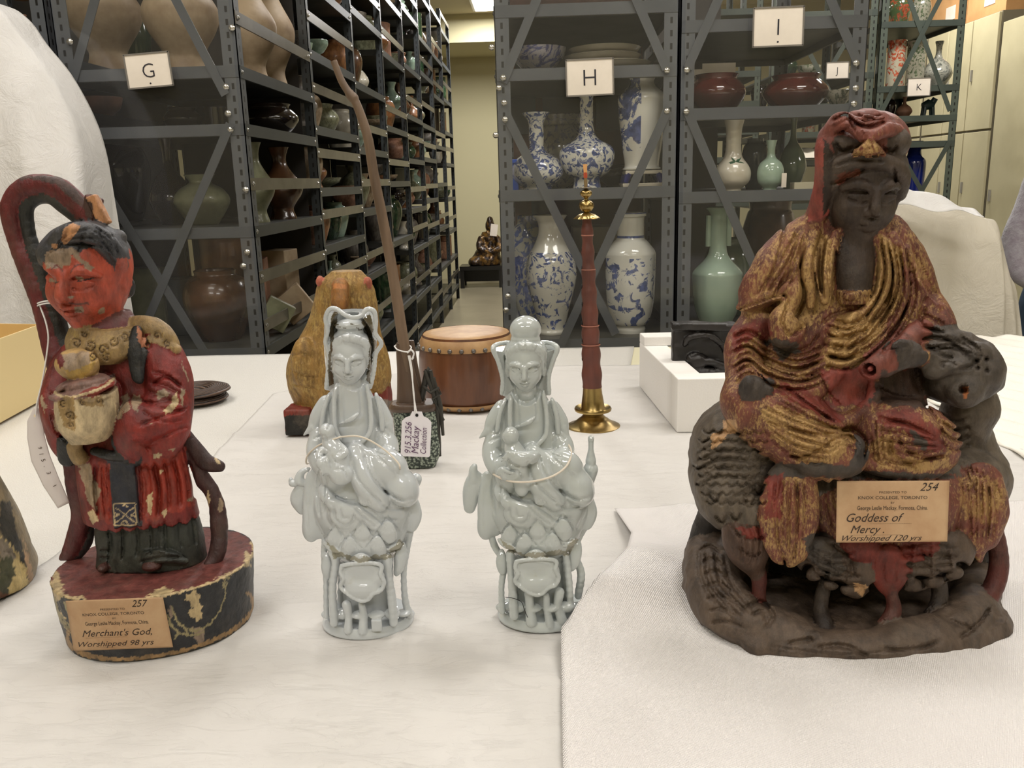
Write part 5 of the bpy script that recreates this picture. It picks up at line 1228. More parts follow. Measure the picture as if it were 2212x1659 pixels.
# ---------------------------------------------------------------- finishes and paper labels of the carvings
def carved_wood(name, rough=.5, goldcol=S(170, 138, 90), dust=S(120, 108, 94), dustamt=.25, gs=85, spec=.35):
    """painted and gilded wood: the paint attribute is the ground colour, 'gold' how much leaf survives on it"""
    t = NT(name); b = t.b
    at = t.node('ShaderNodeAttribute', attribute_name='paint'); ag = t.node('ShaderNodeAttribute', attribute_name='gold')
    n1 = t.noise(gs * 3.6, 6, .7, stretch=(1.5, 1.5, .6)); n2 = t.noise(gs * .6, 6, .65)
    def mth(op, a, c):
        m = t.node('ShaderNodeMath', operation=op)
        for i, v in enumerate((a, c)):
            if isinstance(v, (int, float)): m.inputs[i].default_value = v
            else: t.link(v, m.inputs[i])
        return m.outputs[0]
    s = mth('ADD', mth('ADD', mth('MULTIPLY', n1, 1.5), mth('MULTIPLY', n2, .9)), mth('SUBTRACT', ag.outputs['Fac'], 1.80))
    g = t.ramp(s, [(.0, 0), (.30, 1)])
    gm = mth('MULTIPLY', g, mth('GREATER_THAN', ag.outputs['Fac'], .01))
    n3 = t.noise(60, 8, .72, stretch=(1.3, 1.3, .5)); dark = t.mix(t.ramp(n3, [(.32, 0), (.68, 1)]), (.45, .43, .42, 1), (1.45, 1.38, 1.3, 1))
    base = t.mix(1.0, at.outputs['Color'], dark, 'MULTIPLY')
    n4 = t.noise(26, 8, .75); df = mth('MULTIPLY', t.ramp(n4, [(.5, 0), (.72, 1)]), dustamt)
    base = t.mix(df, base, dust)
    t.link(t.mix(gm, base, goldcol), b.inputs['Base Color'])
    t.link(mth('MULTIPLY', gm, .5), b.inputs['Metallic'])
    t.link(t.mix(gm, (rough,) * 3 + (1,), (.42, .42, .42, 1)), b.inputs['Roughness']); b.inputs['Specular IOR Level'].default_value = spec
    nb = t.noise(150, 6, .65, stretch=(1.3, 1.3, .8)); b1 = t.bump(nb, .0016, .7); t.link(t.bump(s, .0006, .4, b1), b.inputs['Normal'])
    return t.m
m_old = M('aged_paper', S(188, 156, 120), .7, 0, S(168, 130, 94), 30, .35, .75); m_iron = M('iron_gall_ink', S(52, 38, 30), .7); m_print = M('printed_ink', S(84, 68, 54), .7)
def paper_label(root, corners, depthfn, lines, name='paper_label', lift=.0012, nseg=28, mat=None):
    """corners: tl,tr,br,bl in photo pixels; depthfn(px,py)->world Y of the surface it is pasted on"""
    tl, tr, br_, bl = [np.array(q, float) for q in corners]
    def px_(u, v): a = tl + (tr - tl) * u; b_ = bl + (br_ - bl) * u; return a + (b_ - a) * v
    def at(u, v, l=0.0):
        q = px_(u, v); return atY(q[0], q[1], depthfn(q[0], q[1], u, v) - l)
    mb = MB(); mb.grid(lambda u, v: at(u, v, lift), nseg, nseg); o = mb.build(name, mat or m_old, root, smooth=True, angle=180, solid=.0005)
    W = np.linalg.norm(tr - tl); Hh = np.linalg.norm(bl - tl)
    for (tx, u, v, size, sh, ink, al, sx, off) in lines:
        text_mesh('handwriting' if ink is m_iron else 'printed_line', tx, ink, o, lambda x, y, z, u=u, v=v: at(u + x / W, v - y / Hh, lift + .0006), size, al, shear=sh, sx=sx, offset=off)
    return o
# ---------------------------------------------------------------- red robed standing figure on an oval plinth
MY = .842
mg = thing('robed_statue', atY(325, 1310, MY) * (1, 1, 0) + (0, 0, TZ), 'flaking red painted statue of a standing figure holding a lidded jar, on an oval plinth', 'statue')
m_pw = carved_wood('painted_wood', rough=.42, goldcol=S(170, 146, 92), dustamt=.22, gs=70, spec=.45)
def plinth_pt(cx, cy, a, b, rot, th): 
    x, y = a * cos(th), b * sin(th); return cx + x * cos(rot) - y * sin(rot), cy + x * sin(rot) + y * cos(rot)
PCX, PCY, PA, PB, PROT = atZ(328, 1212, TZ + .07)[0] + .004, atZ(328, 1212, TZ + .07)[1] + .001, .0995, .088, radians(14)
PH = .070
def build_merchant(h=.0012):
    c = Carve(MY, -10, 375, 565, 1320, 230, 250, h, zmin=TZ)
    RED, DR, BLK, HAIR, FACE, GS, CRM, MAR = S(112, 38, 35), S(84, 30, 32), S(32, 34, 36), S(56, 58, 64), S(164, 72, 54), S(142, 120, 82), S(188, 172, 140), S(88, 40, 42)
    zt = TZ + PH
    f = lambda y: y
    # skirt, robe, torso (figure stands a little left of the plinth's centre, facing left of the camera)
    c.part('under_skirt', S(46, 50, 46)); c.loft([(1250, 208, 448, 20, 70), (1200, 214, 442, 20, 66), (1140, 212, 430, 18, 60), (1090, 220, 412, 14, 52)], 5, power=2.4)
    c.part('robe', RED); c.loft([(1118, 186, 428, 22, 72), (1090, 180, 424, 22, 74), (1040, 172, 412, 20, 70), (980, 165, 398, 16, 66), (920, 156, 384, 10, 60), (860, 150, 380, 4, 54), (800, 150, 366, 0, 46), (750, 156, 350, -2, 38), (715, 172, 330, -4, 30)], 8)
    c.tube([(336, 745, 0), (362, 800, 12), (366, 870, 36), (326, 915, 76), (292, 922, 92)], [38, 42, 42, 40, 28], 8)   # right sleeve
    c.tube([(366, 860, 36), (368, 925, 48), (345, 978, 62), (310, 996, 72)], [40, 36, 26, 13], 8); c.tube([(296, 900, 84), (282, 948, 86), (300, 988, 80)], [32, 28, 16], 8)
    c.tube([(172, 755, -10), (138, 810, 8), (124, 870, 42), (134, 925, 70)], [28, 32, 30, 24], 8); c.tube([(118, 880, 46), (134, 945, 52), (150, 988, 50)], [26, 24, 13], 8)
    c.part('sleeve_lining#1', BLK); c.tube([(262, 955, 92), (300, 985, 88), (325, 998, 80)], [22, 22, 8], 3, flat=.5); c.tube([(262, 940, 96), (275, 980, 92), (292, 1000, 86)], [14, 20, 6], 3, flat=.5); c.part('sleeve_lining#2', BLK); c.tube([(140, 950, 84), (146, 990, 70)], [16, 18], 3, flat=.6)
    c.part('front_panel', S(30, 34, 46)); c.box((268, 1060, 92), (27, 76, 5), 2, 2, tilt=-2); c.part('sash', BLK); c.tube([(205, 975, 82), (250, 985, 92), (300, 985, 88)], [10, 10, 9], 3)
    c.part('hanging_fob', GS); c.tube([(165, 945, 92), (160, 970, 90), (172, 990, 84)], [15, 13, 16], 3)
    # cape collar
    c.part('cape_collar', GS, .55)
    c.loft([(786, 190, 256, 46, 24), (768, 158, 286, 40, 38), (740, 144, 306, 26, 50), (705, 152, 316, 8, 50)], 4); c.tube([(298, 704, 4), (340, 716, 8), (372, 742, 10)], [20, 24, 16], 6, flat=.9); c.tube([(330, 735, 24), (382, 754, 20)], [14, 10], 4)
    c.part('collar_band', MAR); c.loft([(722, 168, 292, 8, 44), (700, 166, 292, 2, 42), (672, 180, 280, -4, 36)], 5)
    c.part('lapel_ribbon', BLK); c.tube([(296, 715, 40), (290, 760, 54), (296, 815, 62)], [11, 13, 12], 2, flat=.5); c.tube([(312, 735, 40), (306, 780, 52), (300, 820, 60)], [7, 8, 9], 2, flat=.5)
    # jar with lid and knob
    c.part('jar', CRM); c.loft([(952, 150, 232, 104, 38), (925, 132, 246, 104, 56), (880, 126, 252, 102, 60), (845, 126, 248, 100, 58)], 3)
    c.part('jar_lid', S(126, 96, 90)); c.ell((182, 838, 104), (68, 13, 56), 2, ang=9, tilt=6); c.ell((182, 826, 104), (52, 14, 44), 4, ang=9); c.part('jar_knob', S(168, 140, 92), .35); c.ell((168, 787, 108), (40, 31, 36), 3, ang=-6); c.ell((146, 796, 140), (9, 9, 6), 2); c.ell((190, 782, 124), (20, 24, 20), 4)
    # head
    c.part('head', FACE); c.head((184, 600, 26), 73, yaw=-12, pitch=12, roll=8, nose=.95, ears=False, lid=.7)
    c.ell((216, 640, 10), (50, 46, 44), 10); c.ell((264, 590, 6), (14, 36, 24), 4, ang=6); c.tube([(266, 568, 30), (272, 590, 30), (264, 608, 28)], [5, 7, 4], 3, cut=True); c.ell((266, 624, 6), (12, 16, 14), 5)
    c.part('hair', HAIR); c.ell((188, 548, -8), (82, 64, 88), 4, ang=-8); c.ell((178, 540, 4), (82, 50, 82), 4, ang=6); c.tube([(98, 560, 30), (140, 510, 70), (200, 506, 78), (240, 540, 50), (258, 580, 10)], [14, 18, 19, 20, 16], 5); c.ell((255, 512, -20), (18, 16, 20), 5)
    c.part('head_ribbon', BLK); c.ell((276, 622, -16), (16, 22, 12), 3, ang=-20)
    # halo-like scarf: a flat band, red outside, black inside
    pts = [(186, 470, -30), (165, 438, -30), (120, 402, -30), (70, 400, -30), (32, 425, -30), (24, 470, -30), (40, 530, -30), (68, 600, -28), (92, 670, -26), (112, 740, -20), (128, 800, -6), (136, 850, 4)]
    c.part('scarf_loop', S(96, 36, 38)); c.tube(pts, [18, 20, 21, 20, 20, 19, 18, 18, 19, 22, 22, 18], 3, flat=.8)
    inn = [(170, 470, -32), (140, 445, -32), (105, 424, -34), (72, 430, -34), (56, 455, -34), (66, 520, -34), (88, 590, -34), (110, 660, -32), (130, 730, -28), (146, 780, -20)]
    c.part('scarf_lining', S(40, 42, 42)); c.tube(inn, [14, 15, 15, 14, 14, 15, 16, 19, 22, 20], 3, flat=.9)
    c.part('scarf_end#1', S(80, 34, 36)); c.tube([(150, 960, 10), (160, 1040, 10), (172, 1110, 10), (165, 1160, 6), (140, 1220, 8)], [20, 18, 16, 20, 16], 4, flat=.7)
    c.part('scarf_end_lining', S(32, 32, 33)); c.tube([(178, 1060, 0), (188, 1130, -4), (184, 1170, -2), (160, 1205, 6)], [14, 14, 16, 12], 3, flat=.7)
    c.part('scarf_end#2', S(58, 40, 40)); c.tube([(390, 930, 0), (420, 970, 0), (446, 1000, 4), (474, 1008, 8)], [16, 17, 16, 12], 4, flat=.7)
    c.part('scarf_end#3', S(64, 40, 40)); c.tube([(398, 960, -4), (430, 1025, -4), (462, 1070, 0), (474, 1140, 10), (468, 1200, 30), (446, 1232, 48)], [16, 18, 18, 17, 16, 12], 4, flat=.75)
    c.part('hairpin_stub', S(80, 44, 40)); c.box((196, 452, -20), (14, 26, 12), 3, 3, ang=-24); c.part('split_wood', S(178, 130, 92)); c.box((213, 455, -12), (11, 30, 8), 1, 2, ang=22)
    c.part('shoe#1', S(70, 40, 36)); c.ell((224, 1226, 84), (11, 9, 16), 3); c.part('shoe#2', S(70, 40, 36)); c.ell((328, 1222, 90), (18, 9, 16), 3)
    c.part('under_skirt', S(46, 50, 46)); c.tube([(318, 1206, 84), (350, 1200, 88), (400, 1212, 74)], [10, 12, 8], 6)
    L = lambda a, w, h: c.rel.line(a, w, h * 1.25)
    for pts, w, h_ in (([(330, 830), (360, 815), (392, 835)], 4, -7), ([(280, 860), (330, 870), (395, 860)], 4, -4), ([(300, 920), (350, 900), (408, 880)], 4, -5), ([(320, 960), (370, 935), (408, 920)], 4, -4), ([(225, 800), (260, 830), (262, 880)], 4, -5),
                       ([(330, 1000), (345, 1060), (340, 1120)], 5, -7), ([(310, 1010), (318, 1060), (315, 1120)], 4, -4), ([(370, 990), (385, 1040), (390, 1100)], 5, -6), ([(210, 1000), (205, 1060), (212, 1120)], 4, -5), ([(232, 1000), (234, 1060), (236, 1130)], 4, -5), ([(302, 1000), (306, 1060), (303, 1130)], 3, -5), ([(405, 990), (418, 1040), (420, 1080)], 4, -5),
                       ([(240, 1150), (242, 1200)], 3, -4), ([(345, 1130), (340, 1190)], 4, -4), ([(300, 1195), (340, 1190), (390, 1200)], 4, 4), ([(300, 1215), (345, 1205), (400, 1205)], 3, -4), ([(216, 1190), (240, 1192)], 3, -4), ([(216, 1205), (240, 1207)], 3, -3),
                       ([(110, 890), (122, 930), (150, 960)], 4, -6), ([(105, 850), (130, 850), (150, 830)], 4, -4), ([(180, 500), (176, 530), (168, 548)], 4, -4), ([(150, 495), (135, 520), (130, 545)], 4, -4), ([(215, 495), (222, 520), (240, 545)], 4, -4), ([(240, 505), (250, 530), (256, 556)], 3, -3),
                       ([(130, 850), (190, 868), (248, 850)], 2.5, 3)): L(pts, w, h_)
    # incised scrolls on the collar and jar
    def curl(x, y, r, s=1, a0=0.0): c.rel.line([(x + s * r * (1 - t_ * .8) * cos(a0 + t_ * 7), y + r * (1 - t_ * .8) * sin(a0 + t_ * 7)) for t_ in np.linspace(0, 1, 11)], 2.0, -4.6, taper=False)
    CURLS = ((165, 742, 12), (196, 746, 13), (222, 756, 11), (245, 738, 12), (268, 728, 10), (200, 770, 10), (230, 772, 9), (340, 725, 9), (362, 742, 8), (318, 745, 8), (184, 722, 6), (137, 870, 9), (150, 898, 11), (152, 918, 7), (214, 866, 8), (180, 870, 7))
    for q in CURLS: curl(*q, s=1 if int(q[0]) % 2 else -1, a0=q[0] * .1)
    p = c.paint; TA = c.color(S(150, 132, 110), 0); GY = c.color(S(140, 122, 104), 0); CR = c.color(S(190, 172, 136), 0); RB = c.color(S(126, 40, 34), 0); OR = c.color(S(136, 50, 38), 0); HR = c.color(S(54, 56, 62), 0); DKR = c.color(S(86, 26, 30), 0); BL = c.color(S(28, 30, 34), 0); DRD = c.color(S(72, 52, 48), 0); GG = c.color(S(148, 124, 82), .3); TAN = c.color(S(176, 130, 92), 0); EY = c.color(S(104, 52, 44), 0)
    # the face's flaking
    p.poly([(88, 545), (110, 545), (130, 535), (160, 532), (190, 532), (225, 545), (245, 575), (252, 600), (262, 560), (280, 560), (275, 500), (200, 470), (120, 480), (88, 520)], HR, jitter=1)
    p.poly([(252, 560), (275, 556), (280, 640), (255, 640), (246, 600)], c.color(S(158, 72, 56), 0), jitter=1); p.poly([(98, 545), (130, 535), (155, 540), (148, 575), (120, 578), (100, 582)], GY, jitter=5); p.poly([(150, 535), (165, 540), (185, 565), (205, 580), (195, 588), (172, 568), (155, 552)], GY, jitter=3); p.poly([(160, 664), (178, 662), (182, 674), (162, 678)], GY, jitter=2); p.poly([(212, 668), (228, 664), (228, 676), (216, 680)], GY, jitter=3)
    p.stroke([(112, 580), (122, 574), (134, 584)], 2.0, EY); p.stroke([(152, 588), (164, 574), (180, 572)], 1.8, EY); p.stroke([(168, 608), (185, 604), (206, 600)], 1.3, BL); p.stroke([(108, 606), (120, 610), (128, 608)], 1.3, BL); p.poly([(162, 596), (176, 598), (184, 602), (166, 606)], GY, jitter=1.5); p.poly([(104, 600), (114, 604), (124, 608), (106, 610)], GY, jitter=1.5)
    p.stroke([(150, 654), (172, 657), (190, 655)], 2.2, EY); p.poly([(145, 640), (160, 640), (158, 646), (148, 646)], GY, jitter=2)
    p.poly([(136, 495), (155, 480), (175, 488), (160, 510), (140, 530), (132, 520)], TAN, jitter=3); p.poly([(110, 528), (125, 525), (122, 536), (112, 536)], TAN, jitter=2)
    # robe: bright and dark reds, cream losses
    p.poly([(330, 900), (412, 840), (412, 940), (360, 1000), (310, 1000), (280, 930)], RB, jitter=8); p.poly([(300, 1000), (400, 970), (425, 1090), (310, 1130)], OR, jitter=9); p.poly([(215, 1000), (236, 1000), (238, 1130), (205, 1120)], OR, jitter=6)
    for q in (((262, 860), (276, 852), (280, 885), (268, 895), (262, 880)), ((284, 858), (304, 850), (306, 872), (296, 888), (284, 878)), ((335, 850), (352, 842), (368, 846), (362, 858), (342, 862)), ((372, 856), (384, 848), (384, 875), (372, 890), (358, 895), (352, 885), (370, 876)), ((392, 842), (400, 846), (396, 880), (390, 870)), ((250, 870), (262, 880), (266, 905), (252, 905)), ((320, 912), (330, 914), (322, 918)), ((330, 980), (348, 978), (345, 992), (332, 990)), ((362, 970), (380, 966), (372, 976)), ((392, 780), (402, 800), (406, 830), (400, 810)),
              ((170, 1005), (195, 1000), (200, 1030), (218, 1060), (205, 1105), (190, 1080), (178, 1040)), ((186, 1110), (200, 1100), (214, 1125), (198, 1130)), ((345, 1110), (362, 1100), (355, 1120)), ((318, 1075), (328, 1060), (330, 1110), (322, 1112)), ((92, 850), (100, 870), (98, 895), (90, 870)), ((112, 880), (120, 910), (128, 930), (118, 925)), ((345, 1015), (356, 1020), (346, 1026)), ((400, 1085), (420, 1070), (416, 1084)),
              ((450, 1055), (456, 1090), (450, 1110), (444, 1080)), ((476, 1070), (482, 1085), (480, 1110), (470, 1100)), ((462, 985), (478, 1000), (466, 1002)), ((176, 385), (210, 400), (190, 408)), ((78, 392), (115, 392), (120, 402), (90, 400))): p.poly(q, TA if int(q[0][0]) % 3 else CR, jitter=4)
    p.poly([(242, 1085), (295, 1085), (297, 1136), (245, 1136)], c.color(S(26, 30, 58), 0), jitter=.5)
    for q in ([(246, 1088), (293, 1088)], [(246, 1134), (294, 1134)], [(246, 1088), (247, 1134)], [(293, 1088), (294, 1134)], [(250, 1096), (290, 1128)], [(290, 1096), (250, 1128)], [(248, 1108), (256, 1112), (248, 1116)], [(292, 1106), (284, 1112), (292, 1116)], [(264, 1094), (270, 1091), (276, 1096)], [(262, 1130), (270, 1126), (277, 1130)]): p.stroke(q, 1.4, CR)
    p.poly([(118, 838), (248, 808), (246, 835), (220, 850), (180, 862), (130, 855)], c.color(S(124, 98, 92), 0), jitter=2); p.poly([(170, 850), (246, 815), (246, 838), (215, 856), (168, 860)], RB, jitter=4); p.stroke([(118, 848), (140, 858), (180, 852), (220, 838), (246, 818)], 3.0, CR)
    p.poly([(124, 862), (160, 858), (165, 885), (160, 930), (142, 925), (128, 890)], GG, jitter=4); p.poly([(165, 862), (225, 856), (222, 876), (180, 878)], GG, jitter=4)
    p.poly([(128, 770), (205, 770), (205, 790), (185, 812), (150, 818)], c.color(S(164, 136, 72), .3), jitter=5); p.poly([(135, 765), (190, 760), (195, 785), (150, 800), (132, 790)], c.color(S(146, 128, 108), 0), jitter=4)
    p.poly([(296, 700), (316, 735), (322, 752), (304, 750), (298, 728)], c.color(S(168, 112, 84), 0), jitter=3)
    p.poly([(0, 380), (130, 380), (200, 440), (200, 480), (150, 430), (110, 400)], DRD, jitter=2) ; p.poly([(20, 400), (60, 385), (120, 398), (180, 450), (190, 480), (150, 455), (105, 415), (66, 410), (40, 430), (32, 470), (50, 530), (78, 600), (105, 680), (140, 780), (130, 800), (90, 690), (60, 620), (20, 540), (2, 460)], c.color(S(96, 34, 36), 0), jitter=2)
    INC = c.color(S(84, 66, 44), 0)
    for (x, y, r_) in CURLS:
        s_ = 1 if int(x) % 2 else -1; p.stroke([(x + s_ * r_ * (1 - t_ * .8) * cos(x * .1 + t_ * 7), y + r_ * (1 - t_ * .8) * sin(x * .1 + t_ * 7)) for t_ in np.linspace(0, 1, 11)], .9, INC)
    F_ = lambda A, B, n, w, h, **k: c.rel.folds(A, B, n, w, h, **k)
    F_([(100, 560), (140, 505), (190, 485)], [(112, 545), (165, 530), (235, 545)], 3, 2.4, -4, seed=31); F_([(205, 485), (240, 510), (262, 550)], [(185, 515), (215, 535), (245, 570)], 4, 2.4, -5, seed=32)
    F_([(305, 1000), (312, 1060), (310, 1125)], [(400, 980), (415, 1040), (420, 1085)], 5, 3, -6, seed=33); F_([(178, 1000), (180, 1060), (192, 1115)], [(232, 1000), (234, 1060), (236, 1125)], 3, 2.6, -5, seed=34)
    F_([(330, 790), (365, 800), (395, 830)], [(300, 900), (350, 920), (400, 915)], 5, 3.2, -5, seed=35); F_([(220, 1140), (220, 1180), (216, 1225)], [(430, 1110), (436, 1150), (440, 1175)], 7, 3, -5, seed=36)
    c.rough(1.3, 70); c.rough(1.6, 30)
    c.floor(zt - .0005); c.mesh({}, mg, m_pw, jit=1.2)
build_merchant()
# the oval plinth with its painted scrolls and losses, modelled as its own carving
def build_plinth():
    c = Carve(MY, 85, 1115, 575, 1445, 240, 230, .0013, zmin=TZ)
    c.part('plinth', S(34, 36, 40))
    q = c._box([PCX - .14, PCY - .12, TZ], [PCX + .14, PCY + .12, TZ + PH + .004]); sl, X, Y, Z = q; X = X - PCX; Y = Y - PCY
    X, Y = X * cos(PROT) + Y * sin(PROT), -X * sin(PROT) + Y * cos(PROT)
    t = np.clip((Z - TZ) / PH, 0, 1); k = .93 + .07 * t; u_, v_ = np.abs(X) / (PA * k), np.abs(Y) / (PB * k); f_ = (u_ ** 2.2 + v_ ** 2.2) ** (1 / 2.2)
    e = (f_ - 1) * .1; e = np.maximum(e, Z - TZ - PH); c._un(sl, (e + 0 * X).astype(np.float32), 0)
    p = c.paint; TOP = c.color(S(104, 58, 54), 0); CR = c.color(S(184, 166, 128), 0); TA = c.color(S(134, 118, 104), 0); SC = c.color(S(140, 132, 98), .15); RIM = c.color(S(150, 122, 84), .2)
    def ring(z, k=1.0, th0=-pi, th1=pi, n=60):
        out = []
        for i in range(n + 1):
            th = th0 + (th1 - th0) * i / n; x, y = plinth_pt(PCX, PCY, PA * k, PB * k, PROT, th); a, b = toPx((x, y, z)); out.append((float(a), float(b)))
        return out
    p.poly(ring(TZ + PH, 1.0)[:-1], TOP, jitter=0)
    for k_, (a0, a1) in enumerate(((-2.9, -2.2), (-2.1, -1.55), (-1.5, -.5), (-.45, .3))): p.stroke(ring(TZ + PH - .001, 1.0, a0, a1, 30), [3.0, 2.2, 3.2, 4.0][k_], CR, curve=False)
    p.stroke(ring(TZ + .004, .935, -pi, 0.4, 50), 4.5, RIM, curve=False)
    for q in (((110, 1225), (124, 1232), (140, 1270), (128, 1300), (114, 1280)), ((398, 1290), (425, 1270), (432, 1300), (440, 1330), (425, 1345), (410, 1330), (418, 1310)), ((415, 1350), (440, 1352), (444, 1378), (430, 1388), (416, 1370)), ((318, 1282), (350, 1270), (380, 1278), (350, 1290)), ((365, 1300), (372, 1320), (366, 1340), (360, 1320)), ((530, 1190), (545, 1200), (540, 1225), (528, 1215)), ((150, 1290), (180, 1288), (190, 1296), (160, 1300)), ((500, 1235), (512, 1222), (510, 1240)), ((128, 1320), (140, 1340), (150, 1370), (138, 1350))): p.poly(q, TA if int(q[0][0]) % 2 else CR, jitter=6)
    for q in ([(370, 1310), (385, 1345), (415, 1362), (450, 1350), (478, 1310), (490, 1260)], [(362, 1330), (375, 1358), (400, 1372), (440, 1366)], [(365, 1350), (385, 1366), (378, 1380)], [(395, 1352), (408, 1372)], [(118, 1290), (128, 1325), (150, 1352)], [(120, 1310), (135, 1345), (158, 1362)], [(140, 1300), (150, 1330)], [(480, 1270), (488, 1250), (494, 1248)]): p.stroke(q, 2.2, SC)
    c.rough(1.6, 45); c.rough(.8, 160); c.floor(TZ + .0015)
    return c.mesh({}, mg, m_pw, jit=3.0)
build_plinth()
def plinth_Y(px, py, u, v):
    """distance at which the view ray meets the plinth's side"""
    d = ray(px, py); lo_, hi_ = .6, PCY
    for _ in range(40):
        m_ = (lo_ + hi_) / 2; P = CAMPOS + d * (m_ / d[1]); X, Y = P[0] - PCX, P[1] - PCY; X, Y = X * cos(PROT) + Y * sin(PROT), -X * sin(PROT) + Y * cos(PROT)
        k = (.93 + .07 * min(1, max(0, (P[2] - TZ) / PH))) * 1.012
        if (abs(X) / (PA * k)) ** 2.2 + (abs(Y) / (PB * k)) ** 2.2 < 1: hi_ = m_
        else: lo_ = m_
    return lo_
paper_label(mg, [(142, 1298), (352, 1290), (374, 1398), (160, 1406)], plinth_Y,
    [('257', .66, .17, 21, .4, m_iron, 'LEFT', 1.0, 0), ('PRESENTED TO', .46, .22, 6, 0, m_print, 'CENTER', 1.3, 0), ('KNOX COLLEGE, TORONTO', .46, .32, 8.5, 0, m_print, 'CENTER', 1.2, .04), ('BY', .46, .40, 5.5, 0, m_print, 'CENTER', 1.3, 0),
     ('George Leslie Mackay, Formosa, China.', .48, .51, 11.5, 0, m_iron, 'CENTER', .74, .01), ("Merchant's God,", .10, .73, 20, .4, m_iron, 'LEFT', 1.12, 0), ('Worshipped 98 yrs', .03, .93, 16, .4, m_iron, 'LEFT', 1.3, 0), ('.' * 74, .14, .76, 6, 0, m_print, 'LEFT', .9, 0), ('.' * 74, .14, .96, 6, 0, m_print, 'LEFT', .9, 0)], lift=.0008)
# string round the scarf loop with its curled tag
u = unitpx(MY); Q_ = lambda x, y, d=0: atY(x, y, MY - d * u)
tg = thing('string_tag', Q_(110, 950, 30), 'long curled paper tag hanging on a string from the red robed figure', 'tag', 'paper tags on strings')
mb = MB()
for o_ in (0, 5): mb.tube(catmull([Q_(x, y + o_ - 2, d) for x, y, d in ((80, 660, -30), (84, 656, 0), (104, 652, 6), (124, 655, 2), (132, 662, -30), (104, 664, -60), (82, 662, -50), (80, 660, -30))], 5), 1.6 * u, 6)
mb.tube(catmull([Q_(x, y, d) for x, y, d in ((104, 740, 16), (96, 800, 26), (86, 850, 30), (76, 900, 34))], 5), 1.6 * u, 6); mb.tube(catmull([Q_(x, y, d) for x, y, d in ((86, 660, -6), (100, 700, 8), (104, 740, 16), (92, 820, 30), (80, 870, 34), (77, 902, 34))], 5), 1.6 * u, 6); mb.build('string', m_str, tg, smooth=True)
cl = [np.array(q, float) for q in ((78, 880, 34), (76, 910, 34), (78, 945, 36), (88, 990, 40), (110, 1040, 44), (138, 1092, 40))]; W_ = [4, 17, 19, 21, 19, 14]
def tagfn(s_, t_):
    k = t_ * 5; i = min(int(k), 4); f = k - i; a = cl[i] * (1 - f) + cl[i + 1] * f; w_ = W_[i] * (1 - f) + W_[i + 1] * f; dx, dy = (cl[min(i + 1, 5)] - cl[max(i - 1, 0)])[:2]; n_ = math.hypot(dx, dy)
    x, y = a[0] - (s_ - .5) * 2 * w_ * dy / n_ * -1, a[1] + (s_ - .5) * 2 * w_ * dx / n_ * -1; return Q_(x, y, a[2] - 16 * (s_ - .3) ** 2 + 6 * sin(3 * t_) * s_)
mb = MB(); mb.grid(tagfn, 14, 40); mb.build('tag_card', M('tag_paper_b', S(214, 206, 204), .55, sss=.3), tg, smooth=True, angle=180, solid=.0005)
MB().grid(lambda a, b: tagfn(.45 + .16 * (a - .5), .10 + .035 * b) - np.array([0, .0006, 0]), 4, 4).build('punched_hole', M('hole_pale', S(232, 214, 180), .7), tg)
for k_, (ch, tt) in enumerate((('9', .5), ('1', .56), ('5', .62), ('.', .67), ('3', .73), ('1', .84))):
    text_mesh('handwriting', ch, m_print, tg, lambda x, y, z, tt=tt: tagfn(.5 + y / (34 * u), tt + x / (240 * u)) - np.array([0, .0009, 0]), 11 * u, 'CENTER')
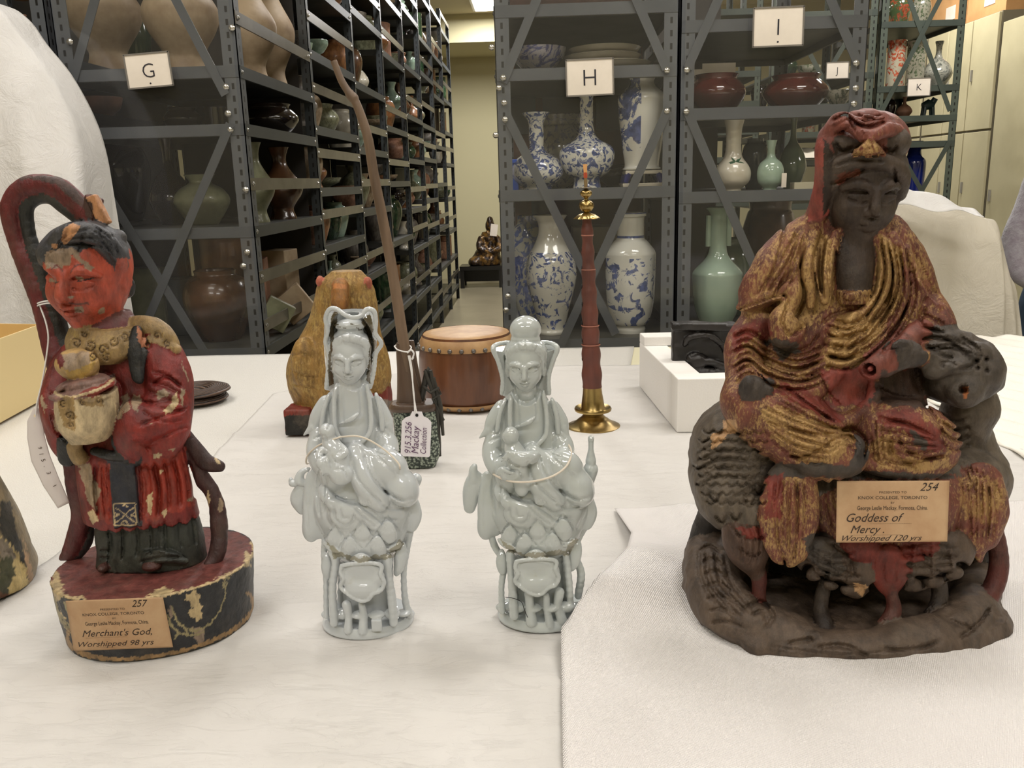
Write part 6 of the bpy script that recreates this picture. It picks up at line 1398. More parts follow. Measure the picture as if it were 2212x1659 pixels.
# ---------------------------------------------------------------- two white glazed porcelain figures
def porcelain(name, grime=0.0):
    t = NT(name); b = t.b
    at = t.node('ShaderNodeAttribute', attribute_name='paint'); b.inputs['Roughness'].default_value = .09; b.inputs['Coat Weight'].default_value = .6; b.inputs['Coat Roughness'].default_value = .03
    n = t.noise(60, 6, .7); f = t.ramp(n, [(.62, 0), (.74, .3)]); t.link(t.mix(f, at.outputs['Color'], S(176, 172, 156)), b.inputs['Base Color'])
    b.inputs['Subsurface Weight'].default_value = .12; b.inputs['Subsurface Radius'].default_value = (.003, .003, .003); b.inputs['IOR'].default_value = 1.5
    return t.m
m_por = porcelain('porcelain_glaze')
def build_porcelain(Y, x0, y0, fx, root, variant, h=.00085, yend=1400):
    """fx maps the first figure's photo pixels to this figure's"""
    WH = S(194, 199, 202) if variant == 1 else S(184, 190, 189); GRM = S(92, 84, 66)
    c = Carve(Y, x0, y0, x0 + 330, yend, 140, 160, h, zmin=TZ)
    F = lambda p: tuple(fx(p[0], p[1])) + tuple(p[2:])
    def T(pts, r, k=3, **kw): c.tube([F(q) for q in pts], r, k, **kw)
    def E(p, r, k=3, **kw): c.ell(F(p), r, k, **kw)
    def LO(rows, k=4, power=2.0): c.loft([(fx(0, r[0])[1], fx(r[1], r[0])[0], fx(r[2], r[0])[0], r[3], r[4]) for r in rows], k, power)
    W = lambda: WH
    # base and hollow rock column
    c.part('rocky_base', WH)
    cy = fx(795, 1345); gx = atZ(cy[0], cy[1], TZ)
    LO([(1352, 704, 886, 0, 76), (1338, 698, 894, 0, 82), (1322, 706, 888, 0, 76)], 6)
    for th in np.linspace(0, 2 * pi, 15)[:-1]: E((795 + 84 * cos(th), 1326 + 2 * sin(3 * th), -66 * sin(th)), (17, 9 + 3 * sin(th * 5), 15), 5)
    c.part('seat_column', WH); LO([(1345, 728, 858, -4, 44), (1290, 730, 852, -4, 42), (1220, 726, 850, -4, 42), (1180, 716, 862, 0, 50)], 6)
    for q in (-1, 1): T([(792 + q * 58, 1340, 24), (790 + q * 55, 1260, 26), (792 + q * 50, 1190, 28)], [7, 5, 6], 4)
    # lotus seat with veined petals
    c.part('lotus_seat', WH); LO([(1200, 738, 842, 8, 50), (1180, 712, 866, 8, 62), (1150, 700, 880, 8, 66), (1120, 700, 882, 6, 62)], 6)
    for (x, y, r_) in ((724, 1160, 22), (783, 1150, 23), (838, 1142, 20), (756, 1178, 23), (815, 1176, 23)): T([(x, y - 20, (60 if x != 724 else 50)), (x, y - 4, (70 if x != 724 else 60)), (x, y + 14, (64 if x != 724 else 54))], [2, 16, 19], 1, flat=.42, n=3); c.rel.line([(fx(x, y)[0] - 24, fx(x, y)[1] + 6), (fx(x, y)[0], fx(x, y)[1] - 26), (fx(x, y)[0] + 24, fx(x, y)[1] + 6)], 2.0, -2.6, curve=False, taper=False)
    # robe
    c.part('robe', WH)
    LO([(1140, 690, 884, 2, 60), (1110, 676, 896, 4, 66), (1075, 672, 894, 4, 64), (1040, 674, 886, 0, 56), (1005, 674, 866, -4, 50), (970, 678, 846, -8, 44), (935, 684, 832, -10, 40), (900, 688, 826, -12, 36), (870, 700, 812, -12, 32), (845, 712, 800, -10, 28), (828, 728, 786, -6, 24)], 5)
    T([(704, 868, -2), (688, 898, 4), (676, 922, 8)], [14, 15, 9], 4, flat=.7); T([(676, 922, 8), (656, 940, 10)], [10, 1.5], 2, curve=False); T([(814, 868, -2), (830, 900, 2), (840, 920, 6)], [13, 14, 8], 4, flat=.7); T([(838, 916, 6), (850, 938, 8)], [9, 1.5], 2, curve=False)
    T([(690, 935, 4), (684, 975, 14), (700, 1010, 34), (730, 1020, 48)], [17, 20, 19, 14], 5)
    T([(826, 940, 2), (836, 965, 8), (826, 990, 28), (790, 985, 44)], [20, 22, 20, 16], 6)
    E((868, 1052, 40), (34, 44, 36), 8, ang=24); E((836, 1010, 40), (44, 40, 32), 8, ang=-32); T([(770, 975, 44), (790, 1040, 62), (820, 1085, 60)], [20, 26, 20], 8)
    T([(676, 1030, 10), (676, 1080, 20), (678, 1130, 22), (690, 1150, 20)], [14, 20, 21, 14], 4, flat=.55); E((672, 1142, 22), (19, 30, 13), 5, ang=-4)
    T([(884, 1075, 14), (890, 1110, 18), (888, 1138, 18)], [15, 19, 12], 4, flat=.45)
    T([(700, 1060, 44), (720, 1085, 62), (760, 1100, 66), (790, 1110, 64)], [14, 14, 14, 12], 6); E((748, 1112, 60), (36, 30, 20), 8); T([(770, 1100, 66), (810, 1130, 60), (840, 1140, 52)], [12, 13, 8], 6)
    E((720, 1020, 40), (30, 40, 28), 8)
    # lapels
    for pts in ([(728, 830, 10), (722, 870, 24), (724, 925, 34), (735, 950, 38)], [(792, 830, 10), (800, 880, 22), (800, 930, 32), (782, 955, 38)], [(712, 850, 8), (700, 885, 18), (694, 925, 24)], [(812, 850, 6), (822, 890, 14), (826, 930, 18)]): T(pts, [2.6, 3.2, 3.2, 2.6][:len(pts)], 5, n=10)
    T([(735, 915, 32), (760, 905, 38), (775, 893, 34)], [3, 4, 3], 4)
    c.part('knotted_foot', WH); E((790, 1075, 74), (15, 18, 10), 3, ang=-20)
    # child held on the lap
    c.part('child', WH)
    if variant == 1:
        E((707, 932, 62), (16, 17, 16), 3); T([(712, 950, 58), (722, 975, 64), (735, 1000, 64)], [14, 20, 20], 5); T([(730, 1000, 68), (735, 1025, 76), (752, 1022, 74)], [18, 20, 12], 5); E((738, 1028, 78), (20, 16, 12), 4, ang=-20); T([(735, 965, 66), (745, 978, 76), (728, 990, 82)], [8, 7, 6], 3); T([(700, 968, 66), (690, 985, 74), (705, 992, 80)], [8, 7, 6], 3)
        c.part('hand', WH); E((698, 1003, 82), (15, 13, 9), 3, ang=-30)
        for k_ in range(4): T([(692 + k_ * 6, 1008, 86), (696 + k_ * 5, 1020, 86), (700 + k_ * 3, 1030 - k_ * 2, 82)], [3.4, 3.2, 2.2], 2)
        T([(706, 996, 86), (712, 1006, 88)], [3.5, 2.5], 2)
    else:
        E((723, 935, 66), (17, 19, 16), 3); T([(726, 955, 60), (736, 985, 66), (744, 1015, 68), (748, 1040, 66)], [14, 21, 19, 16], 5); E((748, 1052, 66), (15, 20, 13), 4)
        c.part('hand#1', WH); T([(778, 982, 74), (748, 988, 90), (720, 980, 94)], [11, 15, 5], 3, flat=.8)
        for k_, (dx, dy) in enumerate(((-4, -9), (-16, -2), (-18, 4), (-14, 12))): T([(752, 986 + 3 * k_ - 6, 92), (728, 980 + 4 * k_ - 5, 97), (718 + dx, 980 + dy, 95)], [4.5, 3.6, 2], 2)
        c.part('hand#2', WH); E((712, 1022, 80), (18, 14, 9), 3, ang=-38)
        for k_ in range(4): T([(718 + k_ * 2, 1032 - k_ * 3, 86), (732 + k_ * 3, 1036 - k_ * 4, 88), (746 + k_ * 3, 1040 - k_ * 7, 84)], [3.6, 3.2, 2], 2)
        T([(706, 1012, 84), (722, 1018, 90), (734, 1020, 90)], [4, 3.6, 2.2], 2)
    # objects either side
    c.part('side_flower#1', WH)
    if variant == 1:
        T([(668, 1012, 4), (652, 1020, 8), (646, 1036, 10), (652, 1042, 12)], [3, 6, 9, 8], 3); E((634, 1044, 12), (10, 8, 8), 2); T([(650, 1060, 8), (645, 1080, 8), (652, 1104, 8)], [14, 16, 8], 4, flat=.6); T([(628, 1035, 12), (624, 1040, 12)], [4, 1.5], 2)
        c.part('side_flower#2', WH); T([(884, 1065, 4), (893, 1050, 4), (898, 1035, 4)], [7, 10, 13], 2, flat=.8); T([(898, 1033, 4), (908, 1030, 4)], [8, 2], 2)
    else:
        T([(636, 1100, 8), (640, 1060, 8), (648, 1030, 8)], [12, 17, 15], 4, flat=.6); T([(645, 1035, 10), (643, 1015, 10), (646, 1003, 10)], [10, 8, 4.5], 3); T([(655, 1035, 6), (672, 1030, 4)], [5, 4], 3)
        c.part('side_flower#2', WH); T([(886, 1090, 4), (894, 1040, 4), (897, 1012, 4)], [6, 10, 15.5], 2); c.part('little_vase', WH); T([(897, 1012, 4), (897, 992, 4)], [10, 11], 2); T([(897, 985, 4), (897, 968, 4), (897, 945, 4)], [9, 5, 5], 3); T([(897, 944, 4), (897, 941, 4)], [6.5, 6.5], 1)
        T([(896, 1005, 4), (896, 1012, 4)], [8, 8], 1)
    # head, hair
    c.part('head', WH); c.head(F((755, 776, 14)), 37, yaw=3 if variant == 1 else -4, pitch=16, roll=3 if variant == 1 else 0, nose=.9, lid=.75); T([(756, 805, 0), (757, 832, -6)], [20, 22], 6)
    c.part('hair', WH); E((755, 742, 0), (43, 30, 38), 3); T([(722, 770, 12), (724, 742, 24), (755, 730, 36), (790, 742, 24), (792, 770, 12)], [7, 8, 9, 8, 7], 3)
    if variant == 1: E((757, 702, 6), (32, 13, 26), 3); E((757, 716, 4), (26, 12, 24), 4)
    else: E((755, 692, 0), (31, 27, 28), 3); E((755, 714, 0), (30, 16, 28), 3)
    # veil
    c.part('veil', WH)
    if variant == 1:
        LO([(840, 706, 804, -36, 26), (800, 705, 806, -30, 42), (760, 702, 812, -22, 52), (720, 701, 814, -14, 52), (690, 704, 810, -8, 46), (672, 712, 800, -4, 34)], 3)
        q0 = c.cur; c.ell(F((757, 760, 26)), (47, 84, 62), 2, cut=True)
        # put back what the hollow took from head and hair
        c.part('hair', WH); E((755, 742, 0), (43, 30, 38), 2); T([(722, 770, 12), (724, 742, 24), (755, 730, 36), (790, 742, 24), (792, 770, 12)], [7, 8, 9, 8, 7], 3); E((757, 702, 6), (32, 13, 26), 3); E((757, 716, 4), (26, 12, 24), 4)
        c.part('head', WH); c.head(F((755, 776, 14)), 37, yaw=3, pitch=16, roll=3, nose=.9, lid=.75); T([(756, 805, 0), (757, 832, -6)], [20, 22], 6)
        c.part('veil', WH)
        T([(705, 838, 4), (708, 800, 12), (710, 765, 18), (703, 738, 24), (708, 715, 28), (703, 688, 34), (712, 668, 40), (728, 668, 44), (745, 680, 48), (762, 686, 50), (780, 682, 48), (792, 668, 44), (808, 672, 40), (812, 695, 34), (811, 720, 28), (824, 742, 24), (812, 764, 18), (808, 800, 12), (800, 835, 4)], [4.5] + [3.8] * 17 + [4.5], 3)
    else:
        LO([(842, 706, 806, -34, 26), (800, 700, 810, -34, 34), (760, 690, 822, -30, 40), (735, 684, 828, -28, 44)], 3)
        c.ell(F((755, 770, 26)), (48, 90, 62), 2, cut=True)
        c.part('hair', WH); E((755, 742, 0), (43, 30, 38), 2); T([(722, 770, 12), (724, 742, 24), (755, 730, 36), (790, 742, 24), (792, 770, 12)], [7, 8, 9, 8, 7], 3); E((755, 692, 0), (31, 27, 28), 3); E((755, 714, 0), (30, 16, 28), 3)
        c.part('head', WH); c.head(F((755, 776, 14)), 37, yaw=-4, pitch=16, roll=0, nose=.9, lid=.75); T([(756, 805, 0), (757, 832, -6)], [20, 22], 6)
        c.part('veil', WH)
        T([(704, 838, 2), (706, 805, 6), (698, 770, 8), (686, 740, 10), (690, 728, 2), (712, 722, -14), (726, 722, -22)], [4.5, 4, 4, 4.5, 4, 3.6, 3], 3); T([(806, 838, 2), (805, 805, 6), (812, 770, 8), (824, 738, 10), (816, 726, 2), (800, 722, -14), (786, 722, -22)], [4.5, 4, 4, 4.5, 4, 3.6, 3], 3)
    # stems, leaves round the column
    st = [([(702, 1160, 20), (700, 1200, 36), (704, 1250, 44), (706, 1330, 46)], [6, 6, 5.5, 7]), ([(716, 1190, 52), (725, 1215, 58), (718, 1270, 62), (722, 1345, 66)], [8, 8, 8, 9]), ([(836, 1205, 58), (838, 1240, 60), (846, 1290, 60), (850, 1345, 62)], [11, 8, 9, 9]),
          ([(888, 1140, 6), (878, 1190, 14), (872, 1240, 20), (876, 1300, 22), (886, 1330, 22)], [7, 7, 6, 7, 7]), ([(749, 1306, 68), (753, 1330, 70), (752, 1362, 74)], [10, 7, 9]), ([(779, 1300, 66), (785, 1325, 68), (784, 1364, 74)], [5, 8, 10])]
    if variant == 2: st = [([(680, 1150, 14), (690, 1185, 20), (708, 1215, 30)], [6, 7, 6]), ([(712, 1235, 36), (706, 1280, 42), (708, 1335, 46)], [7, 6, 7]), ([(724, 1205, 56), (728, 1260, 60), (734, 1345, 66)], [9, 8, 10]), ([(765, 1290, 64), (768, 1325, 68), (772, 1360, 72)], [9, 9, 12]), ([(803, 1300, 68), (805, 1330, 70), (812, 1368, 74)], [7, 7, 9]), ([(832, 1292, 62), (828, 1325, 64), (838, 1356, 66)], [10, 8, 11]), ([(845, 1210, 50), (852, 1270, 52), (856, 1330, 50)], [7, 7, 7]), ([(888, 1135, 8), (868, 1175, 12), (866, 1210, 14), (878, 1250, 16), (872, 1300, 16)], [8, 8, 7, 8, 8])]
    for k_, (pts, r_) in enumerate(st): c.part('lotus_stem#%d' % k_, WH); T(pts, r_, 3)
    c.part('lotus_leaf#1', WH); E((782, 1246, 78), (47, 34, 10), 1); E((782, 1272, 80), (36, 22, 10), 4); E((780, 1240, 90), (38, 27, 9), 3, cut=True)
    T([(738, 1222, 82), (760, 1218, 86), (800, 1216, 86), (824, 1222, 82), (822, 1240, 84), (830, 1258, 82), (822, 1276, 82), (806, 1282, 84), (796, 1294, 84), (780, 1298, 84), (758, 1288, 84), (736, 1268, 82), (742, 1250, 84), (736, 1236, 82), (738, 1222, 82)], 3.6, 3)
    c.part('lotus_leaf#2', WH); T([(706, 1198, 40), (706, 1222, 46), (708, 1244, 46)], [5, 11, 8], 3, flat=.6); T([(700, 1172, 52), (716, 1184, 60), (732, 1192, 66)], [4, 7, 3], 3, flat=.6)
    c.part('lotus_leaf#3', WH); T([(872, 1175, 32), (866, 1200, 38), (862, 1225, 40), (856, 1240, 40)], [4, 12, 10, 5], 3, flat=.6); T([(838, 1186, 64), (856, 1180, 58), (862, 1174, 54)], [3, 6, 4], 3, flat=.6); c.part('lotus_leaf#4', WH); T([(760, 1208, 78), (780, 1204, 84), (800, 1207, 78)], [4, 9, 3], 2, flat=.7)
    if variant == 1: c.part('petal_chip', WH); c.box(F((814, 1350, 80)), (11, 13, 5), 2, 2)
    # relief lines
    L = lambda pts, w, h_, **kw: c.rel.line([fx(*q) for q in pts], w, h_, **kw)
    G_ = [([(742, 835), (740, 880), (742, 920)], 2.5, -2), ([(775, 835), (780, 880), (778, 905)], 2.5, -2), ([(708, 880), (712, 915), (706, 930)], 2.5, -2.5), ([(690, 960), (710, 975), (690, 990)], 2.5, -2.5), ([(830, 960), (812, 975), (835, 985)], 2.5, -2.5), ([(674, 950), (700, 940), (706, 955)], 2.5, -2.5), ([(845, 945), (825, 935), (812, 950)], 2.5, -2.5),
          ([(762, 990), (770, 1030), (800, 1065), (830, 1090)], 3.5, -4.5), ([(785, 975), (795, 1015), (830, 1060), (880, 1085)], 3.5, -4.5), ([(800, 965), (830, 1000), (868, 1030)], 3, -2.5), ([(840, 1060), (865, 1080), (898, 1075)], 3, -3.5), ([(820, 1090), (850, 1100), (876, 1095)], 3, -3.5), ([(800, 1100), (830, 1120), (860, 1125)], 3, -3),
          ([(690, 1010), (685, 1060), (692, 1120)], 3, -4), ([(700, 1020), (705, 1060), (698, 1110)], 3, -3.5), ([(672, 1040), (664, 1100), (668, 1150)], 2.5, -2), ([(705, 1050), (735, 1078), (775, 1082)], 3, -4), ([(712, 1078), (730, 1075), (750, 1085), (775, 1088)], 3, -3.5), ([(722, 1090), (724, 1120), (745, 1135), (762, 1125), (765, 1105)], 2.8, -3.5), ([(735, 1095), (740, 1118), (755, 1118)], 2.2, -2.5), ([(765, 1095), (790, 1120), (815, 1140)], 3, -3.5), ([(780, 1095), (810, 1115), (830, 1135)], 2.4, -2.5),
          ([(888, 1100), (876, 1130), (868, 1150)], 2.5, -2.5), ([(730, 738), (738, 728), (742, 742)], 2, -2), ([(755, 728), (757, 740)], 2, -2), ([(780, 730), (776, 742)], 2, -2), ([(716, 985), (728, 1000), (745, 1005)], 2, -2.5), ([(720, 1015), (740, 1015), (752, 1035)], 2, -2.5)]
    for g in G_: L(*g)
    for (x, y) in ((724, 1160), (783, 1150), (838, 1142), (756, 1178), (815, 1176)):
        for k_ in range(-3, 4): L([(x + k_ * 1.5, y - 14), (x + k_ * 5.2, y + 12)], 1.0, -1.1, curve=False)
    for k_ in range(4): L([(780 + k_ * 5, 1078), (784 + k_ * 6, 1092)], 1.3, -1.8, curve=False)
    p = c.paint; GD = c.color(GRM, 0); GL_ = c.color(S(150, 148, 134), 0)
    if variant == 1:
        p.poly([fx(*q) for q in ((714, 690), (722, 672), (732, 676), (728, 690), (718, 740), (716, 790), (722, 830), (712, 836), (708, 800), (712, 750))], GD, jitter=2.5); p.poly([fx(*q) for q in ((780, 690), (800, 676), (806, 700), (806, 730), (818, 742), (806, 760), (800, 830), (792, 820), (796, 780), (800, 750), (790, 715))], GD, jitter=2.5)
        for q in ((732, 706), (744, 708), (760, 700), (772, 708), (728, 700), (778, 712)): p.stroke([fx(q[0] - 3, q[1]), fx(q[0] + 3, q[1] + 1)], 1.2, GD)
    p.poly([fx(*q) for q in ((702, 1165), (716, 1180), (740, 1200), (780, 1204), (840, 1196), (866, 1160), (870, 1176), (850, 1206), (780, 1214), (720, 1204))], GL_, jitter=5)
    c.floor(TZ + .0012 + (.0 if variant == 1 else .0))
    return c.mesh({}, root, m_por, jit=.8)
p1 = thing('porcelain_statuette', atY(795, 1330, .822) * (1, 1, 0) + (0, 0, TZ), 'left white porcelain seated figure with a wavy hood edge over its hair', 'statuette')
build_porcelain(.822, 610, 650, lambda x, y: (x, y), p1, 1, yend=1362)
p2 = thing('porcelain_statuette', atY(1172, 1312, .832) * (1, 1, 0) + (0, 0, TZ), 'right white porcelain seated figure with a round topknot and a tiny vase beside it', 'statuette')
def f2(x, y): return (x + 378.5 + (1.5 if y < 900 else -1 * (y - 900) / 130.0 + 1.5), 791 + (y - 776) * .946)
build_porcelain(.832, 990, 675, f2, p2, 2, yend=1345)
# the thin white cords lying round both figures
def cord(name, pts, Y, r, label, mat=None, root=None):
    u_ = unitpx(Y); o = MB().tube(catmull([atY(x, y, Y - d * u_) for x, y, d in pts], 6), r * u_, 8).build(name, mat or M('cream_cord', S(218, 208, 194), .7), root, smooth=True)
    return tag(o, label, 'cord') if label else o
cord('cord_loop', [(735, 944, 52), (770, 942, 62), (800, 952, 62), (835, 975, 66), (860, 1000, 74), (864, 1012, 66), (862, 1010, -40), (780, 985, -70), (690, 985, -60), (664, 1002, -10), (664, 985, 30), (684, 965, 50), (712, 952, 70), (735, 944, 66)], .822, 1.9, 'thin white cord looped round the waist of the left porcelain figure')
cord('cord_loop', [(1056, 1014, 20), (1072, 1028, 56), (1105, 1040, 92), (1150, 1040, 96), (1195, 1028, 92), (1225, 1005, 74), (1234, 975, 40), (1222, 954, 8), (1212, 950, -50), (1120, 975, -70), (1062, 1000, -30), (1056, 1014, 20)], .832, 2.2, 'thin white cord looped low round the right porcelain figure')
cord('black_thread', [(1092, 1290, 74), (1107, 1292, 80), (1126, 1300, 86), (1132, 1315, 88), (1140, 1334, 92)], .832, .7, 'fine black thread caught on the stems of the right porcelain figure', M('thread_black', S(30, 28, 28), .8))
# ---------------------------------------------------------------- large carved and gilded hooded figure
m_gild = carved_wood('gilded_wood'); m_gfix = carved_wood('gilded_wood_hood', dustamt=.15)
GYY = .85
hg = thing('hooded_statue', atY(1825, 1330, GYY) * (1, 1, 0) + (0, 0, TZ), 'large worn red and gold wooden statue of a hooded seated figure with a dark face', 'statue')
def build_hooded(h=.0013):
    c = Carve(GYY, 1465, 215, 2195, 1460, 320, 330, h, zmin=TZ)
    RED, DK, GR, BR = S(106, 62, 51), S(52, 42, 37), S(74, 69, 63), S(92, 64, 46)
    # ---- rock base
    c.part('rock_base', S(86, 74, 64))
    bx, by = atY(1825, 1330, GYY)[0], GYY
    P = lambda x, y, d=0: (x, y, d)
    c.loft([(1318, 1520, 2130, 0, 225), (1300, 1508, 2142, 0, 235), (1270, 1520, 2135, 0, 222)], 8, power=2.6)
    # hollow top of the base with a rolled rim at the left
    c.tube([(1880, 1180, -150), (1600, 1175, -130), (1540, 1215, -30), (1552, 1290, 80), (1610, 1345, 150), (1720, 1375, 190)], [60, 62, 56, 50, 46, 34], 14)
    c.tube([(1900, 1385, 205), (2020, 1370, 180), (2092, 1330, 110), (2112, 1270, 0), (2104, 1240, -100)], [32, 40, 46, 44, 46], 14)
    c.tube([(1640, 1385, 190), (1780, 1400, 215), (1900, 1400, 215), (2040, 1388, 190)], [34, 34, 34, 36], 12)
    c.part('rear_column', S(40, 36, 34)); c.loft([(1330, 1640, 2060, -95, 70), (1200, 1650, 2080, -95, 75), (1080, 1600, 2100, -70, 90)], 12)
    c.tube([(1520, 1170, -70), (1548, 1080, -60), (1560, 1000, -40)], [30, 26, 30], 10); c.tube([(2110, 1250, -70), (2120, 1160, -60)], [40, 40], 10)
    # ---- seat: scaly beast body
    c.part('beast_body', S(88, 80, 70))
    c.loft([(1150, 1620, 2110, 0, 100), (1110, 1555, 2150, 0, 125), (1060, 1505, 2172, 0, 138), (1010, 1495, 2168, 0, 140), (975, 1530, 2140, -10, 130), (950, 1600, 2080, -20, 110)], 10)
    c.ell((1590, 985, 10), (96, 118, 130), 20); c.ell((1565, 1060, 60), (66, 80, 90), 16); c.ell((1610, 1100, 110), (48, 48, 50), 12)
    c.tube([(2090, 990, -30), (2085, 930, -20), (2095, 880, 0)], [62, 46, 50], 14)
    c.part('beast_head', S(76, 70, 64))
    c.ell((2070, 800, 40), (84, 70, 72), 8, ang=-12); c.ell((2010, 765, 70), (50, 30, 40), 10, ang=-15); c.ell((2085, 840, 96), (34, 34, 30), 8); c.ell((2122, 800, 70), (32, 50, 40), 10)
    c.ell((2048, 790, 96), (40, 18, 20), 6, ang=-10); c.ell((2112, 765, 88), (26, 24, 24), 6); c.tube([(1995, 752, 60), (2040, 735, 60), (2090, 742, 50)], [22, 20, 18], 8)
    c.ell((2020, 800, 92), (24, 16, 20), 6)
    c.tube([(2080, 842, 132), (2082, 844, 100)], [9, 9], 2, cut=True, curve=False)
    # ---- robe body
    c.part('robe', RED, .64)
    c.loft([(1010, 1640, 2010, 10, 90), (960, 1612, 2030, 15, 110), (900, 1600, 2010, 15, 110), (840, 1600, 1990, 5, 96), (780, 1610, 1985, 0, 84), (720, 1640, 1970, 0, 76), (660, 1668, 1960, -4, 66), (600, 1672, 1962, -6, 60), (540, 1694, 1958, -8, 52), (500, 1725, 1942, -10, 42), (470, 1760, 1925, -12, 34)], 10)
    # cape over the shoulders with points at the elbows
    c.tube([(1755, 490, 5), (1702, 548, 14), (1655, 608, 22), (1625, 640, 22)], [26, 42, 36, 22], 14, flat=.8); c.tube([(1625, 640, 22), (1592, 667, 20)], [20, 3], 6, flat=.7); c.tube([(1596, 664, 24), (1640, 645, 44), (1700, 622, 62)], [5, 10, 12], 5)
    c.tube([(1925, 488, 0), (1958, 545, 4), (1985, 598, 8), (2010, 630, 10)], [22, 28, 24, 14], 8, flat=.8); c.tube([(2010, 630, 10), (2040, 656, 10)], [16, 3], 5, flat=.7)
    # sleeves
    c.tube([(1645, 690, 0), (1614, 738, 10), (1608, 800, 50), (1622, 850, 90)], [34, 38, 36, 36], 8)
    c.tube([(1985, 660, -5), (2010, 700, 20), (2018, 735, 40), (1985, 765, 90)], [36, 38, 30, 22], 12)
    c.tube([(1610, 790, 60), (1660, 830, 96), (1720, 850, 104), (1790, 815, 100), (1830, 740, 90)], [26, 26, 22, 20, 14], 12)
    # legs
    c.tube([(1622, 868, 90), (1690, 920, 125), (1770, 965, 145), (1830, 990, 150)], [58, 62, 56, 34], 14)
    c.ell((1720, 925, 118), (110, 62, 50), 14, ang=-28)
    c.ell((1958, 945, 115), (104, 72, 62), 12, ang=-22); c.tube([(1870, 985, 130), (1930, 1000, 140), (2010, 1000, 130), (2046, 960, 100)], [26, 28, 26, 22], 10)
    # belly and sash
    c.ell((1835, 760, 50), (72, 90, 60), 12); c.tube([(1755, 850, 96), (1790, 900, 118), (1840, 905, 124), (1885, 860, 110), (1895, 800, 96)], [10, 13, 13, 12, 9], 5)
    # V folds of the breast
    for pts, r_ in (([(1805, 505, 40), (1790, 580, 62), (1782, 650, 76)], 13), ([(1762, 505, 34), (1745, 580, 54), (1750, 660, 66)], 15), ([(1720, 560, 44), (1715, 640, 60), (1690, 700, 72)], 16),
                    ([(1892, 500, 40), (1915, 560, 54), (1905, 640, 66), (1850, 690, 80)], 14), ([(1925, 510, 34), (1945, 590, 48), (1930, 680, 62), (1860, 745, 84)], 14), ([(1955, 540, 26), (1975, 620, 36), (1955, 700, 56), (1880, 780, 84)], 14),
                    ([(1845, 680, 82), (1800, 740, 92), (1760, 800, 100), (1690, 835, 108)], 12)):
        c.tube(pts, [r_ * .7] + [r_] * (len(pts) - 2) + [r_ * .6], 7)
    c.tube([(1690, 690, 74), (1700, 725, 84), (1728, 705, 76)], [26, 24, 10], 6)
    # skirt panels hanging over the seat
    c.part('drapery_panel#1', RED, .7)
    c.tube([(1705, 1040, 150), (1703, 1110, 172), (1702, 1180, 180)], [46, 54, 42], 6, flat=.42, curve=True); c.tube([(1702, 1160, 182), (1700, 1222, 184)], [36, 5], 4, flat=.5)
    c.part('drapery_panel#2', RED, .6); c.tube([(2115, 1050, 100), (2120, 1110, 120), (2118, 1160, 124)], [48, 48, 36], 6, flat=.42); c.tube([(2118, 1150, 124), (2118, 1210, 126)], [30, 6], 4, flat=.5)
    c.part('drapery_panel#3', RED, .6); c.loft([(1165, 1775, 2050, 118, 34), (1120, 1760, 2070, 122, 42), (1060, 1755, 2075, 118, 44), (1025, 1780, 2060, 100, 40)], 8)
    # lotus leaves and buds under the seat
    c.part('lotus_leaf', S(80, 68, 58))
    c.ell((1800, 1215, 130), (82, 50, 34), 6, ang=-22); c.ell((1870, 1235, 140), (58, 40, 30), 6, ang=-12); c.ell((2010, 1205, 132), (84, 56, 32), 6, ang=16); c.ell((1770, 1185, 150), (34, 26, 20), 6)
    c.ell((1850, 1265, 146), (28, 24, 14), 4, ang=20); c.ell((1965, 1235, 140), (50, 40, 26), 6)
    for x, y, r_ in ((1748, 1232, 13), (1778, 1252, 11), (1812, 1268, 12), (1888, 1268, 10), (1948, 1262, 11), (1990, 1258, 12), (2040, 1246, 12), (2078, 1225, 12)): c.tube([(x, y, 190), (x, y, 60)], [r_, r_], 5, cut=True, curve=False)
    for x, y in ((1762, 1240), (1795, 1262), (1832, 1272), (1970, 1262), (2015, 1254), (2060, 1236)): c.ell((x, y, 148), (17, 13, 12), 3)
    for a_, b_ in (((1760, 1180), (1762, 1238)), ((1795, 1185), (1795, 1258)), ((1835, 1195), (1832, 1268)), ((1975, 1180), (1970, 1255)), ((2015, 1175), (2015, 1250)), ((2052, 1180), (2060, 1232))): c.rel.line([a_, b_], 4, 5, curve=False)
    c.part('lotus_bud', S(78, 60, 50)); c.ell((1612, 1165, 128), (46, 66, 42), 5, ang=14); c.tube([(1600, 1115, 128), (1598, 1100, 128)], [16, 4], 8); c.tube([(1625, 1215, 128), (1640, 1250, 130)], [26, 12], 8)
    c.part('lotus_petal', S(104, 44, 36)); c.tube([(1920, 1200, 158), (1922, 1240, 164), (1921, 1285, 166)], [24, 34, 6], 4, flat=.4); c.ell((1860, 1185, 150), (40, 30, 18), 6, ang=-20); c.ell((1985, 1180, 150), (40, 30, 18), 6, ang=20)
    for k_, (pts, r_) in enumerate((([(1640, 1240, 130), (1642, 1300, 140), (1668, 1345, 160), (1710, 1375, 180)], [14, 11, 12, 18]), ([(1925, 1280, 166), (1930, 1320, 170), (1905, 1365, 190), (1868, 1392, 212)], [9, 13, 16, 10]),
                    ([(2150, 1150, 60), (2158, 1220, 70), (2140, 1280, 90), (2085, 1345, 130), (2040, 1370, 160)], [16, 17, 18, 20, 24]))): c.part('lotus_stem#%d' % k_, S(84, 44, 38)); c.tube(pts, r_, 6)
